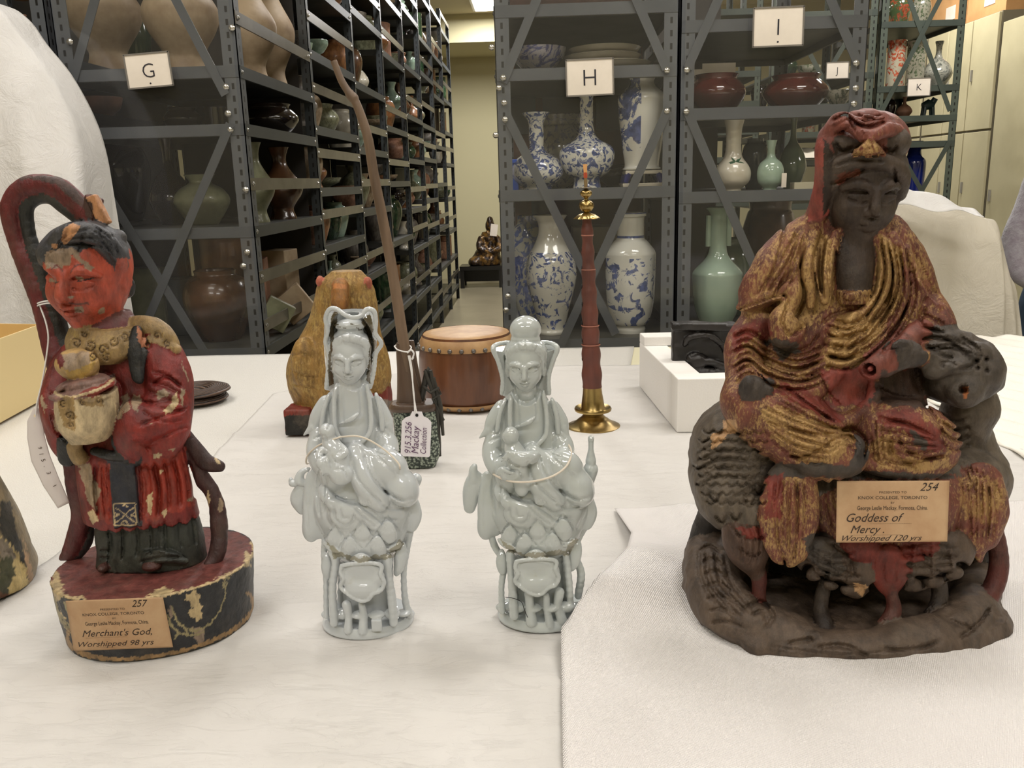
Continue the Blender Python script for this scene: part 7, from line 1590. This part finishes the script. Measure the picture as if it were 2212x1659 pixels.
    for k_, (pts, r_) in enumerate((([(1785, 1250, 120), (1772, 1310, 130), (1782, 1355, 160)], [12, 13, 16]), ([(2025, 1240, 120), (2028, 1300, 130), (1985, 1360, 165), (1900, 1385, 190)], [14, 14, 14, 12]), ([(2010, 1130, 80), (2035, 1220, 90)], [20, 20]))): c.part('dark_stem#%d' % k_, S(60, 52, 47)); c.tube(pts, r_, 6)
    # ---- hands, foot, scroll
    c.part('hand', S(62, 56, 52))
    c.ell((1632, 842, 134), (30, 36, 22), 6, ang=28)
    for k_, (a, b_) in enumerate((((1612, 838), (1606, 872)), ((1626, 850), (1628, 888)), ((1642, 852), (1650, 886)), ((1656, 846), (1668, 874)))): c.tube([(a[0] + 8, a[1] - 26, 140), (a[0] + 4, a[1], 148), (b_[0], b_[1], 134)], [8, 8.5, 6], 3)
    c.part('hand#2', S(62, 56, 52)); c.ell((1955, 765, 126), (42, 26, 26), 5, ang=-10)
    for k_ in range(4): c.tube([(1975 - k_ * 3, 750 + k_ * 11, 132), (1945 - k_ * 3, 758 + k_ * 12, 146), (1920, 776 + k_ * 10, 132)], [8, 8, 6], 3)
    c.tube([(1960, 745, 138), (1930, 742, 148), (1912, 748, 146)], [9, 8, 5], 3)
    c.part('foot', S(66, 61, 58)); c.tube([(1848, 965, 160), (1832, 990, 172), (1815, 1005, 172)], [26, 28, 20], 5)
    for k_ in range(4): c.ell((1800 + 9 * k_, 1006 + (3 if k_ in (1, 2) else 0), 186), (6, 10, 9), 3)
    c.part('scroll', S(112, 62, 52), .15); c.tube([(1990, 712, 70), (1940, 748, 110), (1885, 792, 150)], [20, 24, 25], 3, curve=False)
    c.tube([(1876, 800, 168), (1890, 790, 150)], [12, 12], 1, cut=True, curve=False); c.tube([(1879, 797, 165), (1890, 790, 150)], [5, 5], 1, curve=False)
    c.tube([(1960, 752, 118), (1912, 798, 152)], [14, 15], 3, curve=False)
    # ---- chest, neck, head
    c.part('chest', S(58, 48, 41)); c.loft([(635, 1806, 1878, 48, 34), (580, 1800, 1885, 40, 34), (520, 1800, 1890, 22, 34), (480, 1815, 1892, 8, 38)], 5)
    c.part('breast_ornament', S(88, 52, 34), .7); c.loft([(656, 1812, 1874, 66, 20), (626, 1806, 1880, 64, 20)], 2); c.ell((1840, 640, 84), (16, 9, 6), 2)
    c.part('head', S(60, 50, 43)); c.head((1863, 420, 28), 66, yaw=4, pitch=15, roll=2, nose=.85)
    c.part('hair', S(72, 62, 54)); c.ell((1866, 362, 8), (78, 44, 66), 6, ang=3); c.tube([(1798, 420, 20), (1800, 370, 50), (1840, 350, 78), (1900, 348, 80), (1940, 372, 50), (1942, 420, 20)], [16, 18, 15, 15, 17, 14], 6)
    c.ell((1825, 312, 30), (44, 30, 44), 6); c.ell((1918, 308, 30), (40, 30, 44), 6); c.tube([(1790, 430, 10), (1793, 480, 12)], [14, 8], 6)
    c.part('hair_ornament', S(110, 56, 32), .75); c.tube([(1878, 294, 104), (1876, 322, 106)], [3, 18], 2, flat=.5, curve=False); c.tube([(1850, 328, 92), (1905, 328, 92)], [9, 9], 4, curve=False); c.tube([(1878, 296, 100), (1848, 332, 92)], [4, 6], 2, curve=False); c.tube([(1878, 296, 100), (1908, 332, 92)], [4, 6], 2, curve=False)
    # ---- hood: a thick shell open at the front
    c.part('hood', S(118, 70, 62), .25)
    c.ell((1866, 308, -14), (82, 60, 84), 4); c.loft([(470, 1758, 1926, -50, 42), (420, 1764, 1938, -44, 50), (360, 1776, 1943, -36, 58), (310, 1788, 1943, -26, 62)], 5)
    c.tube([(1790, 290, 40), (1782, 340, 46), (1780, 400, 34), (1770, 445, 20), (1756, 478, 10)], [18, 16, 15, 18, 15], 8); c.tube([(1934, 300, 36), (1938, 350, 34), (1932, 410, 22), (1922, 455, 8)], [11, 10, 10, 10], 6)
    c.tube([(1788, 292, 44), (1815, 262, 62), (1845, 272, 82), (1878, 296, 100), (1912, 280, 84), (1938, 284, 48)], [13, 15, 13, 11, 12, 11], 4); c.tube([(1800, 268, 30), (1850, 257, 34), (1900, 256, 34), (1928, 278, 30)], [13, 12, 12, 12], 5)
    c.ell((1876, 262, 76), (34, 10, 16), 3, cut=True); c.ell((1876, 255, 74), (30, 7, 12), 3)
    # ------------------------------------------------ relief
    L = lambda a, w, h: c.rel.line(a, w, h * 1.3); ST = c.rel.step
    # cloth folds
    for pts, w, h_ in (([(1697, 480), (1680, 560), (1640, 640)], 4, -5), ([(1722, 500), (1705, 570), (1668, 650)], 4, -5), ([(1776, 500), (1770, 570), (1775, 640)], 4, -7), ([(1735, 520), (1728, 590), (1738, 640), (1715, 690)], 4, -7),
                       ([(1806, 530), (1800, 600), (1800, 660)], 3, -6), ([(1900, 510), (1912, 580), (1895, 650), (1850, 700)], 3.5, -7), ([(1935, 520), (1950, 600), (1930, 680), (1870, 740)], 3.5, -7), ([(1915, 520), (1930, 590), (1915, 660), (1860, 715)], 3, -5),
                       ([(1968, 560), (1975, 640), (1950, 710), (1900, 770)], 4, -7), ([(2000, 660), (1990, 700), (2035, 720)], 4, -5), ([(1985, 735), (2020, 728), (2048, 735)], 4, -6), ([(1990, 755), (2030, 748)], 4, -5),
                       ([(1580, 730), (1620, 715), (1660, 745)], 4, -6), ([(1576, 765), (1615, 748), (1655, 780), (1720, 800), (1790, 770)], 4, -8), ([(1578, 800), (1610, 778), (1650, 805), (1720, 822), (1780, 800)], 4, -7), ([(1590, 830), (1612, 808), (1645, 815)], 4, -6),
                       ([(1800, 690), (1830, 700), (1870, 690)], 3.5, -6), ([(1800, 715), (1830, 725), (1862, 715)], 3.5, -6), ([(1795, 742), (1830, 750), (1870, 738)], 3.5, -6), ([(1790, 770), (1830, 775), (1865, 762)], 3.5, -6),
                       ([(1770, 810), (1790, 850), (1820, 880)], 3, -5), ([(1775, 700), (1800, 680), (1850, 668)], 3.5, -6), ([(1770, 720), (1745, 750), (1690, 765)], 3.5, -6), ([(1700, 660), (1690, 700), (1710, 725), (1740, 700)], 4, -7),
                       # legs
                       ([(1690, 830), (1740, 870), (1800, 910)], 4, -7), ([(1670, 870), (1730, 900), (1800, 925), (1850, 925)], 4, -7), ([(1650, 905), (1700, 925), (1780, 940), (1840, 930), (1870, 955), (1862, 1000)], 4.5, -8), ([(1690, 985), (1740, 985), (1790, 960), (1830, 940), (1855, 960)], 3.5, -7),
                       ([(1640, 920), (1690, 970), (1750, 1000), (1790, 998)], 4, -6), ([(1890, 900), (1950, 915), (2010, 940)], 4, -6), ([(1935, 935), (1955, 970), (2000, 990), (2045, 985)], 4, -8), ([(1925, 940), (1930, 985), (1990, 1010)], 4, -6), ([(1880, 940), (1890, 990), (1920, 1005)], 3.5, -6),
                       ([(1885, 830), (1930, 855), (1990, 860)], 4, -5),
                       # panels
                       ([(1690, 1030), (1678, 1100), (1684, 1180), (1700, 1225)], 3.5, -7), ([(1722, 1040), (1722, 1100), (1722, 1170), (1708, 1220)], 3.5, -7), ([(1704, 1060), (1702, 1130), (1702, 1200)], 3, -5), ([(2100, 1040), (2096, 1100), (2100, 1170)], 3.5, -7), ([(2135, 1045), (2138, 1100), (2132, 1170)], 3.5, -7), ([(2118, 1060), (2118, 1130)], 3, -5),
                       # leaves, bud, stems
                       ([(1585, 1150), (1620, 1165), (1655, 1160)], 3, -5), ([(1590, 1180), (1625, 1200), (1645, 1190)], 3, -5), ([(1760, 1190), (1810, 1230), (1860, 1245)], 3, -6), ([(1790, 1170), (1830, 1200), (1845, 1240)], 4, -7), ([(1980, 1180), (2010, 1210), (2060, 1200)], 4, -6), ([(1990, 1215), (2030, 1235)], 3, -5), ([(1905, 1215), (1912, 1260)], 2.5, -4), ([(1938, 1210), (1932, 1260)], 2.5, -4),
                       # hood and hair
                       ([(1795, 262), (1830, 250), (1850, 290)], 4, -7), ([(1830, 262), (1876, 275), (1915, 262)], 4, -8), ([(1850, 250), (1876, 256), (1905, 250)], 3, -5), ([(1802, 308), (1820, 326), (1845, 318)], 4, -7), ([(1905, 320), (1925, 328), (1940, 312)], 4, -6), ([(1800, 360), (1850, 345), (1920, 350)], 3.5, -5), ([(1790, 400), (1830, 385), (1870, 362)], 3.5, -5), ([(1930, 360), (1935, 400)], 3, -4),
                       # beast
                       ([(2000, 745), (2030, 765), (2060, 775)], 4, -6), ([(2040, 730), (2070, 752), (2090, 770)], 4, -6), ([(2075, 728), (2100, 745), (2120, 760)], 4, -6), ([(2060, 800), (2100, 790), (2125, 760)], 4, -6), ([(2030, 785), (2050, 782), (2068, 790)], 3, -5), ([(1990, 870), (2020, 900), (2040, 950)], 4, -5)):
        L(pts, w, h_)
    ST([(1592, 672), (1640, 655), (1690, 640), (1700, 665)][::-1], 24, 8); ST([(1985, 600), (2010, 640), (2042, 662)][::-1], 20, 8)
    for x, y, r_ in ((2108, 778, 5), (2130, 775, 5), (2112, 795, 4), (2132, 800, 4), (1893, 985, 8), (1922, 966, 5), (2036, 790, 3)): c.rel.blob(x, y, r_, r_, -12)
    # scales on the beast's body and hollows in the rock
    for j in range(9):
        y = 930 + j * 19
        for i in range(8):
            x = 1508 + i * 22 + (j % 2) * 11 + (6 if j > 5 else 0)
            if 1500 + abs(j - 4) * 4 < x < 1660 + (0 if j < 6 else -10) and y > 900 + max(0, (1560 - x)) * .7:
                L([(x - 12, y - 2), (x, y + 7), (x + 12, y)], 2.4, -5)
    for (x, y) in ((1560, 1120), (1590, 1115), (1620, 1085), (1640, 1060), (1545, 1075)): L([(x - 14, y - 8), (x, y + 8), (x + 12, y - 10)], 3, -7)
    for i in range(7): L([(1510 + 4 * i, 1190 + 26 * i), (1535 + 5 * i, 1180 + 27 * i), (1560 + 8 * i, 1200 + 26 * i)], 4, -6)
    for pts in ([(1600, 1320), (1640, 1300), (1670, 1330), (1650, 1360)], [(1620, 1330), (1650, 1320), (1655, 1345)], [(1760, 1400), (1820, 1395), (1880, 1420)], [(1900, 1400), (1970, 1405), (2030, 1385)], [(2070, 1380), (2110, 1350), (2140, 1310)], [(2050, 1340), (2100, 1360)], [(1700, 1390), (1760, 1380)]): L(pts, 5, -7)
    for i in range(6): L([(2075 + 14 * i, 990 + 9 * i), (2090 + 14 * i, 1020 + 10 * i), (2095 + 14 * i, 1050 + 6 * i)], 3, -4)
    F_ = lambda A, B, n, w, h, **k: c.rel.folds(A, B, n, w, h, **k)
    F_([(1722, 495), (1680, 560), (1625, 640)], [(1752, 500), (1735, 580), (1700, 640)], 4, 2.6, -5, seed=1)
    F_([(1765, 500), (1752, 570), (1758, 640)], [(1800, 515), (1796, 580), (1800, 655)], 3, 2.6, -6, seed=2)
    F_([(1895, 505), (1905, 600), (1860, 690), (1800, 760)], [(1960, 530), (1972, 640), (1930, 730), (1850, 800)], 5, 3.0, -8, seed=3)
    F_([(1965, 530), (1990, 590), (2020, 640)], [(1985, 560), (2005, 600), (2030, 645)], 2, 2.4, -4, seed=4)
    F_([(1780, 690), (1830, 700), (1880, 680)], [(1780, 800), (1830, 806), (1870, 780)], 5, 3.2, -8, seed=5)
    F_([(1582, 725), (1615, 712), (1660, 735), (1720, 760), (1790, 735)], [(1584, 820), (1618, 800), (1665, 838), (1730, 850), (1790, 830)], 6, 3.0, -8, seed=6)
    F_([(1640, 870), (1720, 905), (1800, 935)], [(1655, 940), (1720, 985), (1800, 1000)], 5, 3.0, -7, seed=7)
    F_([(1700, 838), (1760, 880), (1815, 915)], [(1670, 870), (1740, 905), (1820, 935)], 2, 2.8, -7, seed=8)
    F_([(1780, 960), (1820, 935), (1862, 960), (1872, 1000)], [(1790, 985), (1820, 965), (1845, 975), (1850, 1000)], 3, 2.4, -5, seed=9)
    F_([(1895, 900), (1960, 905), (2025, 945)], [(1900, 1000), (1960, 1012), (2045, 985)], 5, 3.0, -7, seed=10)
    F_([(1880, 905), (1884, 950), (1890, 1000)], [(1930, 905), (1925, 950), (1930, 1000)], 3, 2.4, -5, seed=11)
    F_([(1668, 1035), (1662, 1100), (1680, 1200)], [(1745, 1040), (1748, 1100), (1730, 1200)], 5, 2.8, -7, seed=12)
    F_([(2080, 1035), (2084, 1100), (2092, 1170)], [(2158, 1050), (2160, 1100), (2145, 1170)], 5, 2.8, -7, seed=13)
    F_([(1765, 1030), (1770, 1080), (1785, 1150)], [(2060, 1030), (2055, 1080), (2045, 1150)], 12, 2.6, -6, seed=14)
    F_([(1990, 670), (2015, 680), (2040, 700)], [(1990, 760), (2020, 765), (2048, 755)], 4, 2.6, -6, seed=15)
    F_([(1800, 300), (1850, 280), (1868, 300)], [(1795, 270), (1830, 252), (1868, 275)], 2, 2.4, -4, seed=16)
    F_([(1992, 735), (2040, 725), (2090, 745)], [(2000, 765), (2060, 755), (2130, 775)], 4, 2.6, -6, seed=17)
    F_([(2035, 880), (2060, 900), (2090, 890)], [(2030, 960), (2060, 980), (2100, 970)], 4, 3, -6, seed=18)
    F_([(1500, 960), (1560, 925), (1620, 930)], [(1500, 1060), (1560, 1040), (1640, 1050)], 6, 2.4, -5, seed=19)
    F_([(1560, 1130), (1590, 1160), (1600, 1220)], [(1650, 1130), (1652, 1170), (1640, 1220)], 4, 2.4, -4, seed=20)
    F_([(1740, 1170), (1790, 1190), (1850, 1180)], [(1760, 1250), (1810, 1270), (1870, 1280)], 4, 3, -6, seed=21); F_([(1950, 1170), (2010, 1160), (2080, 1180)], [(1950, 1250), (2000, 1260), (2060, 1240)], 4, 3, -6, seed=22)
    F_([(1500, 1180), (1505, 1260), (1580, 1350)], [(1570, 1190), (1590, 1260), (1640, 1320)], 4, 4, -7, seed=23); F_([(1660, 1385), (1830, 1400), (2030, 1385)], [(1680, 1420), (1830, 1435), (2020, 1420)], 3, 4, -6, jit=8, seed=24)
    c.rel.plate([(1880, 294), (1842, 333), (1912, 331)], 5); L([(1880, 294), (1842, 333), (1912, 331), (1880, 294)], 2, -3, )
    for q in ([(1858, 325), (1868, 315), (1878, 322), (1888, 314), (1898, 326)], [(1872, 308), (1880, 303), (1886, 310)]): L(q, 1.5, -2.5)
    c.rough(6.0, 13, parts=('rock_base', 'beast_body')); c.rough(1.6, 55, parts=('robe', 'drapery_panel', 'hood', 'chest', 'head', 'hair')); c.rough(2.0, 34, parts=('robe', 'drapery_panel', 'hood'), st=(3.0, 2, .9)); c.rough(4.0, 28, sharp=True, parts=('rock_base', 'beast_body', 'beast_head', 'rear_column', 'lotus_leaf')); c.rough(1.5, 90, parts=('rock_base', 'beast_body', 'beast_head'))
    # ------------------------------------------------ paint
    GOLD = c.color(S(108, 72, 46), .83); GOLD2 = c.color(S(120, 78, 60), .71); REDP = c.color(S(112, 52, 44), .46); GREY = c.color(S(70, 64, 58), .12); DARK = c.color(S(48, 38, 32), .1); CREAM = c.color(S(188, 152, 112), 0); PINK = c.color(S(132, 66, 58), .25)
    p = c.paint
    p.poly([(1690, 480), (1760, 480), (1765, 640), (1700, 690), (1590, 680), (1640, 590)], GOLD2, jitter=6); p.poly([(1765, 500), (1800, 520), (1802, 660), (1760, 690), (1720, 640), (1735, 560)], GOLD, jitter=6)
    p.poly([(1900, 500), (1950, 540), (1950, 640), (1900, 720), (1850, 790), (1780, 800), (1800, 690), (1870, 660), (1893, 600)], GOLD, jitter=6); p.poly([(1960, 520), (2040, 650), (1985, 610), (1965, 580)], GOLD2, jitter=6)
    p.poly([(1680, 650), (1740, 640), (1755, 700), (1700, 730), (1680, 700)], GOLD, jitter=5); p.poly([(1640, 880), (1700, 880), (1790, 920), (1840, 925), (1850, 950), (1790, 1010), (1740, 1010), (1670, 950)], GOLD, jitter=7)
    p.poly([(1920, 935), (1945, 985), (2030, 1000), (2052, 960), (2052, 1010), (1960, 1020), (1900, 1012), (1870, 960)], GOLD, jitter=7); p.poly([(1890, 885), (1980, 885), (2030, 930), (2045, 970), (2000, 975), (1950, 930), (1895, 910)], REDP, jitter=8)
    p.poly([(1690, 820), (1790, 870), (1830, 905), (1800, 915), (1720, 870), (1670, 850)], REDP, jitter=7); p.poly([(1965, 925), (2005, 950), (2000, 975), (1975, 960)], GREY, jitter=5); p.poly([(1770, 800), (1880, 790), (1900, 850), (1860, 880), (1800, 870)], PINK, jitter=8)
    p.poly([(1575, 700), (1660, 690), (1665, 720), (1590, 770)], REDP, jitter=8); p.poly([(1655, 730), (1720, 740), (1730, 760), (1690, 780), (1650, 770)], GREY, jitter=6); p.poly([(1600, 740), (1640, 725), (1700, 790), (1770, 790), (1700, 830), (1620, 800)], GOLD2, jitter=8)
    p.poly([(1900, 800), (1990, 790), (2000, 880), (1880, 870)], c.color(S(66, 50, 42), .2), jitter=8); p.poly([(1640, 1000), (1780, 1000), (1900, 1020), (2060, 1025), (2060, 1035), (1640, 1030)], GREY, jitter=4)
    p.poly([(1655, 1035), (1690, 1020), (1688, 1120), (1655, 1120)], REDP, jitter=5); p.poly([(2070, 1030), (2140, 1030), (2175, 1060), (2150, 1130), (2080, 1120)], GOLD2, jitter=8); p.poly([(1590, 1135), (1650, 1140), (1655, 1165), (1610, 1165)], REDP, jitter=6)
    p.poly([(1735, 1160), (1790, 1150), (1830, 1230), (1790, 1250), (1750, 1210)], GREY, jitter=6); p.poly([(1840, 1262), (1880, 1262), (1860, 1290)], CREAM, jitter=5)
    p.poly([(1562, 908), (1590, 905), (1594, 932), (1562, 940)], CREAM, jitter=2); p.poly([(1538, 938), (1560, 930), (1570, 945), (1535, 975)], CREAM, jitter=4)
    p.poly([(1765, 300), (1785, 300), (1790, 470), (1745, 478)], PINK, jitter=4); p.poly([(1780, 300), (1800, 330), (1795, 440), (1778, 470)], DARK, jitter=2); p.poly([(2080, 836), (2092, 836), (2090, 862), (2082, 862)], c.color(S(168, 104, 60), 0), jitter=2)
    p.poly([(1880, 292), (1840, 334), (1914, 332)], c.color(S(92, 42, 26), .8), jitter=1); p.poly([(1800, 385), (1850, 365), (1860, 375), (1810, 400)], c.color(S(112, 66, 52), .1), jitter=6)
    p.poly([(1810, 250), (1860, 262), (1900, 262), (1945, 250), (1945, 285), (1890, 300), (1870, 300), (1790, 290)], c.color(S(116, 66, 56), .46), jitter=5)
    c.floor(TZ + .006)
    c.mesh({}, hg, m_gild, jit=1.5)
    return c
build_hooded()
# paper label pasted on the drapery in front
GF = GYY - 186 * unitpx(GYY)
paper_label(hg, [(1808, 1039), (2051, 1038), (2046, 1170), (1806, 1172)], lambda x, y, u, v: GF + .003 - (v - .3) * .016 + .003 * sin(u * 5) * v,
    [('254', .735, .165, 25, .45, m_iron, 'LEFT', 1.0, 0), ('PRESENTED TO', .5, .205, 6.5, 0, m_print, 'CENTER', 1.35, .0), ('KNOX COLLEGE, TORONTO', .5, .30, 9.5, 0, m_print, 'CENTER', 1.22, .05), ('BY', .5, .375, 6, 0, m_print, 'CENTER', 1.3, 0),
     ('George Leslie Mackay, Formosa, China.', .5, .475, 13, 0, m_iron, 'CENTER', .74, .015), ('Goddess of', .075, .665, 26, .4, m_iron, 'LEFT', 1.0, 0), ('Mercy .', .12, .85, 24, .4, m_iron, 'LEFT', 1.05, 0), ('Worshipped 120 yrs', .03, .975, 17, .5, m_iron, 'LEFT', 1.25, 0),
     ('.' * 66, .3, .70, 7, 0, m_print, 'LEFT', .9, 0), ('.' * 82, .12, .885, 7, 0, m_print, 'LEFT', .9, 0)])
# ---------------------------------------------------------------- yellow gilt creature seen from behind the porcelain figure
YY = 1.575
yg_ = thing('creature_statue', atY(735, 905, YY) * (1, 1, 0) + (0, 0, TZ), 'squat yellow gilt carved creature with red ears on a red and black base', 'statue')
m_yel = carved_wood('yellow_gilt', rough=.5, goldcol=S(180, 152, 92), dustamt=.4, gs=45)
c = Carve(YY, 605, 565, 860, 935, 75, 85, .002, zmin=TZ)
c.part('creature_body', S(140, 110, 60), .62)
c.loft([(888, 652, 818, 0, 50), (860, 634, 834, 2, 62), (815, 620, 845, 4, 68), (770, 624, 838, 4, 62), (725, 648, 824, 2, 52), (685, 668, 818, 0, 44), (640, 680, 812, 0, 42), (608, 690, 800, 0, 38), (585, 716, 780, 0, 26)], 6)
c.ell((735, 700, 50), (24, 30, 14), 8); c.ell((660, 790, 48), (30, 60, 26), 10); c.ell((815, 790, 46), (26, 60, 26), 10)
c.part('head_knob', S(140, 96, 46), .4); c.tube([(734, 618, 44), (734, 650, 52)], [17, 20], 3)
c.part('creature_ear#1', S(168, 96, 76)); c.ell((692, 609, 14), (9, 13, 10), 3); c.part('creature_ear#2', S(168, 96, 76)); c.ell((795, 611, 14), (9, 13, 10), 3)
c.part('base_block', S(120, 48, 38)); c.box((650, 905, 44), (28, 28, 30), 2, 4); c.box((820, 872, 10), (22, 40, 40), 2, 4); c.box((735, 905, 0), (84, 16, 44), 2, 4)
for pts in ([(625, 770), (650, 765), (680, 772)], [(628, 800), (660, 812), (690, 815)], [(632, 830), (665, 838), (690, 842)], [(686, 740), (690, 790), (684, 840)], [(700, 700), (716, 740)], [(770, 700), (762, 740)], [(640, 770), (642, 785)], [(652, 768), (654, 784)], [(664, 768), (666, 784)], [(640, 805), (642, 818)], [(652, 808), (654, 824)], [(664, 812), (666, 826)], [(676, 814), (678, 828)], [(715, 640), (708, 670)], [(752, 640), (758, 668)]): c.rel.line(pts, 2.0, -3.2)
BLK_ = c.color(S(34, 34, 32), 0); c.paint.poly([(615, 898), (690, 898), (690, 950), (615, 950)], BLK_, jitter=3); c.paint.poly([(806, 862), (850, 862), (850, 930), (806, 930)], c.color(S(120, 112, 104), 0), jitter=3)
c.paint.poly([(716, 612), (750, 612), (748, 624), (718, 624)], c.color(S(180, 120, 70), 0), jitter=2)
c.rough(1.0, 60); c.floor(TZ + .0015); c.mesh({}, yg_, m_yel, jit=1.5)
# ---------------------------------------------------------------- painted carving cut off by the left edge of the view
EY_ = .915
eg = thing('painted_carving', atY(-100, 1240, EY_) * (1, 1, 0) + (0, 0, TZ), 'rounded base of a carving flaking green, black and cream, at the left edge', 'statue')
c = Carve(EY_, -420, 960, 90, 1350, 210, 250, .0026, zmin=TZ)
c.part('carving_base', S(66, 64, 54)); c.loft([(1275, -330, 58, 0, 150), (1250, -334, 64, 0, 156), (1200, -310, 52, 0, 145), (1130, -270, 28, 0, 120), (1080, -230, 6, 0, 95), (1020, -200, -20, 0, 70)], 6)
GRN = c.color(S(62, 64, 44), 0); CRM_ = c.color(S(186, 168, 118), 0); GRY_ = c.color(S(112, 104, 92), 0); BK = c.color(S(44, 44, 40), 0); RD = c.color(S(104, 66, 44), 0)
p = c.paint; p.poly([(-400, 1000), (90, 1000), (90, 1340), (-400, 1340)], c.color(S(120, 108, 84), 0)); p.poly([(0, 1080), (20, 1085), (45, 1180), (72, 1250), (60, 1270), (40, 1200), (20, 1170), (0, 1150)], BK, jitter=5); p.poly([(0, 1155), (20, 1170), (50, 1215), (66, 1262), (40, 1300), (0, 1330)], CRM_, jitter=5); p.poly([(0, 1160), (24, 1180), (36, 1210), (0, 1215)], GRY_, jitter=5)
p.poly([(0, 1205), (22, 1205), (34, 1235), (20, 1260), (14, 1290), (0, 1300)], GRN, jitter=6); p.poly([(0, 1280), (16, 1282), (30, 1300), (0, 1330)], RD, jitter=5); p.poly([(50, 1160), (64, 1210), (74, 1260), (66, 1262), (56, 1230)], c.color(S(170, 140, 108), 0), jitter=3)
c.rel.line([(0, 1190), (25, 1195), (45, 1220), (50, 1250)], 4, -6); c.rel.line([(0, 1240), (20, 1245), (30, 1275)], 4, -5); c.rough(2.0, 45); c.floor(TZ + .0015); c.mesh({}, eg, m_pw, jit=3)
# ---------------------------------------------------------------- person half outside the right edge
PY_ = 3.25
pr_ = thing('person', atY(2300, 700, PY_) * (1, 1, 0), 'person in a fuzzy grey-mauve sweater and blue jeans at the right edge', 'person')
c = Carve(PY_, 2110, 140, 2470, 1300, 120, 120, .008, zmin=0)
g = lambda z: float(toPx((atY(2300, 500, PY_)[0], PY_, z))[1])
c.part('body', S(196, 150, 126)); c.head((2300, g(1.53), 4), 46, yaw=-70, pitch=8); c.tube([(2302, g(1.46), 0), (2302, g(1.38), 0)], [32, 36], 6, curve=False)
c.part('hand#1', S(196, 150, 126)); c.tube([(2232, g(.92), 70), (2248, g(.90), 76)], [16, 15], 4, curve=False)
for k_ in range(4): c.tube([(2252, g(.93) + k_ * 11, 78), (2272, g(.92) + k_ * 11, 76), (2284, g(.90) + k_ * 10, 68)], [6, 5.5, 4.5], 2)
c.tube([(2250, g(.94), 80), (2262, g(.99), 84)], [6.5, 5], 2)
c.part('hair', S(64, 48, 38)); c.ell((2306, g(1.58), -4), (56, 60, 54), 6); c.ell((2326, g(1.46), -6), (34, 60, 42), 8)
c.part('sweater', S(136, 126, 136)); c.loft([(g(.86), 2226, 2392, 0, 66), (g(1.0), 2240, 2386, 0, 64), (g(1.15), 2226, 2392, 0, 66), (g(1.28), 2236, 2396, 0, 62), (g(1.38), 2240, 2370, 0, 48), (g(1.43), 2275, 2332, 0, 36)], 8)
c.tube([(2262, g(1.33), 10), (2230, g(1.2), 20), (2196, g(1.07), 30), (2200, g(.97), 50), (2232, g(.92), 70)], [34, 30, 27, 22, 18], 5); c.tube([(2386, g(1.34), 0), (2410, g(1.15), -5), (2400, g(.92), 14)], [42, 36, 26], 6)
c.part('jeans', S(70, 92, 116)); c.loft([(g(.66), 2208, 2390, 0, 60), (g(.80), 2204, 2390, 0, 64), (g(.92), 2222, 2388, 0, 62)], 6); c.tube([(2258, g(.78), 0), (2262, g(.45), 6), (2268, g(.10), 0)], [46, 36, 27], 6); c.tube([(2350, g(.78), 0), (2356, g(.45), 6), (2358, g(.10), 0)], [46, 36, 27], 6)
c.part('shoe#1', S(60, 58, 58)); c.tube([(2272, g(.05), -10), (2262, g(.04), 60)], [26, 20], 4, curve=False); c.part('shoe#2', S(60, 58, 58)); c.tube([(2360, g(.05), -10), (2358, g(.04), 60)], [26, 20], 4, curve=False)
c.part('hand#2', S(196, 150, 126)); c.ell((2400, g(.82), 20), (16, 26, 18), 4)
for k_ in range(4): c.tube([(2394, g(.78), 10 + k_ * 8), (2396, g(.70), 14 + k_ * 8)], [5.5, 4.5], 2, curve=False)
c.rough(1.5, 22, parts=('sweater', 'jeans')); c.floor(.002)
def attr_mat(name, rough, bs=0, fuzz=0):
    t = NT(name); at = t.node('ShaderNodeAttribute', attribute_name='paint'); n = t.noise(30, 6, .7); t.link(t.mix(t.ramp(n, [(.3, 0), (.7, 1)]), at.outputs['Color'], (.42, .40, .44, 1) if fuzz else (.5, .5, .5, 1)) if fuzz else at.outputs['Color'], t.b.inputs['Base Color'])
    t.b.inputs['Roughness'].default_value = rough
    if bs: t.link(t.bump(t.noise(bs, 4, .7), .006, 1.0), t.b.inputs['Normal'])
    if fuzz: t.b.inputs['Sheen Weight'].default_value = .6
    return t.m
c.mesh({'sweater': attr_mat('fuzzy_knit', .95, 60, 1), 'jeans': attr_mat('denim', .9, 300)}, pr_, attr_mat('skin_hair', .55))
# clear plastic bag on the tall cabinet
mb = MB(); bc = np.array([CXL + .12, 5.80, 2.301])
def bagf(u_, v_):
    th = u_ * 2 * pi; ph = v_ * pi * .5; r_ = .17 * cos(ph) * (1 + .16 * mnoise.noise((3 * cos(th), 3 * sin(th), v_ * 4)) + .08 * mnoise.noise((9 * cos(th), 9 * sin(th), v_ * 9)))
    return bc + np.array([r_ * cos(th) * .6, r_ * sin(th) * .5, .20 * sin(ph) * (1 + .1 * mnoise.noise((5 * cos(th), 5 * sin(th), 2))) + (.0 if v_ < 1 else 0)])
mb.grid(bagf, 64, 26); mpl = M('clear_polythene', S(226, 224, 214), .12); mpl.node_tree.nodes['Principled BSDF'].inputs['Transmission Weight'].default_value = .6
tag(mb.build('plastic_bag', mpl, None, smooth=True, angle=60, merge=True, solid=.001), 'crumpled clear plastic bag on top of the tall cream cabinet', 'bag')
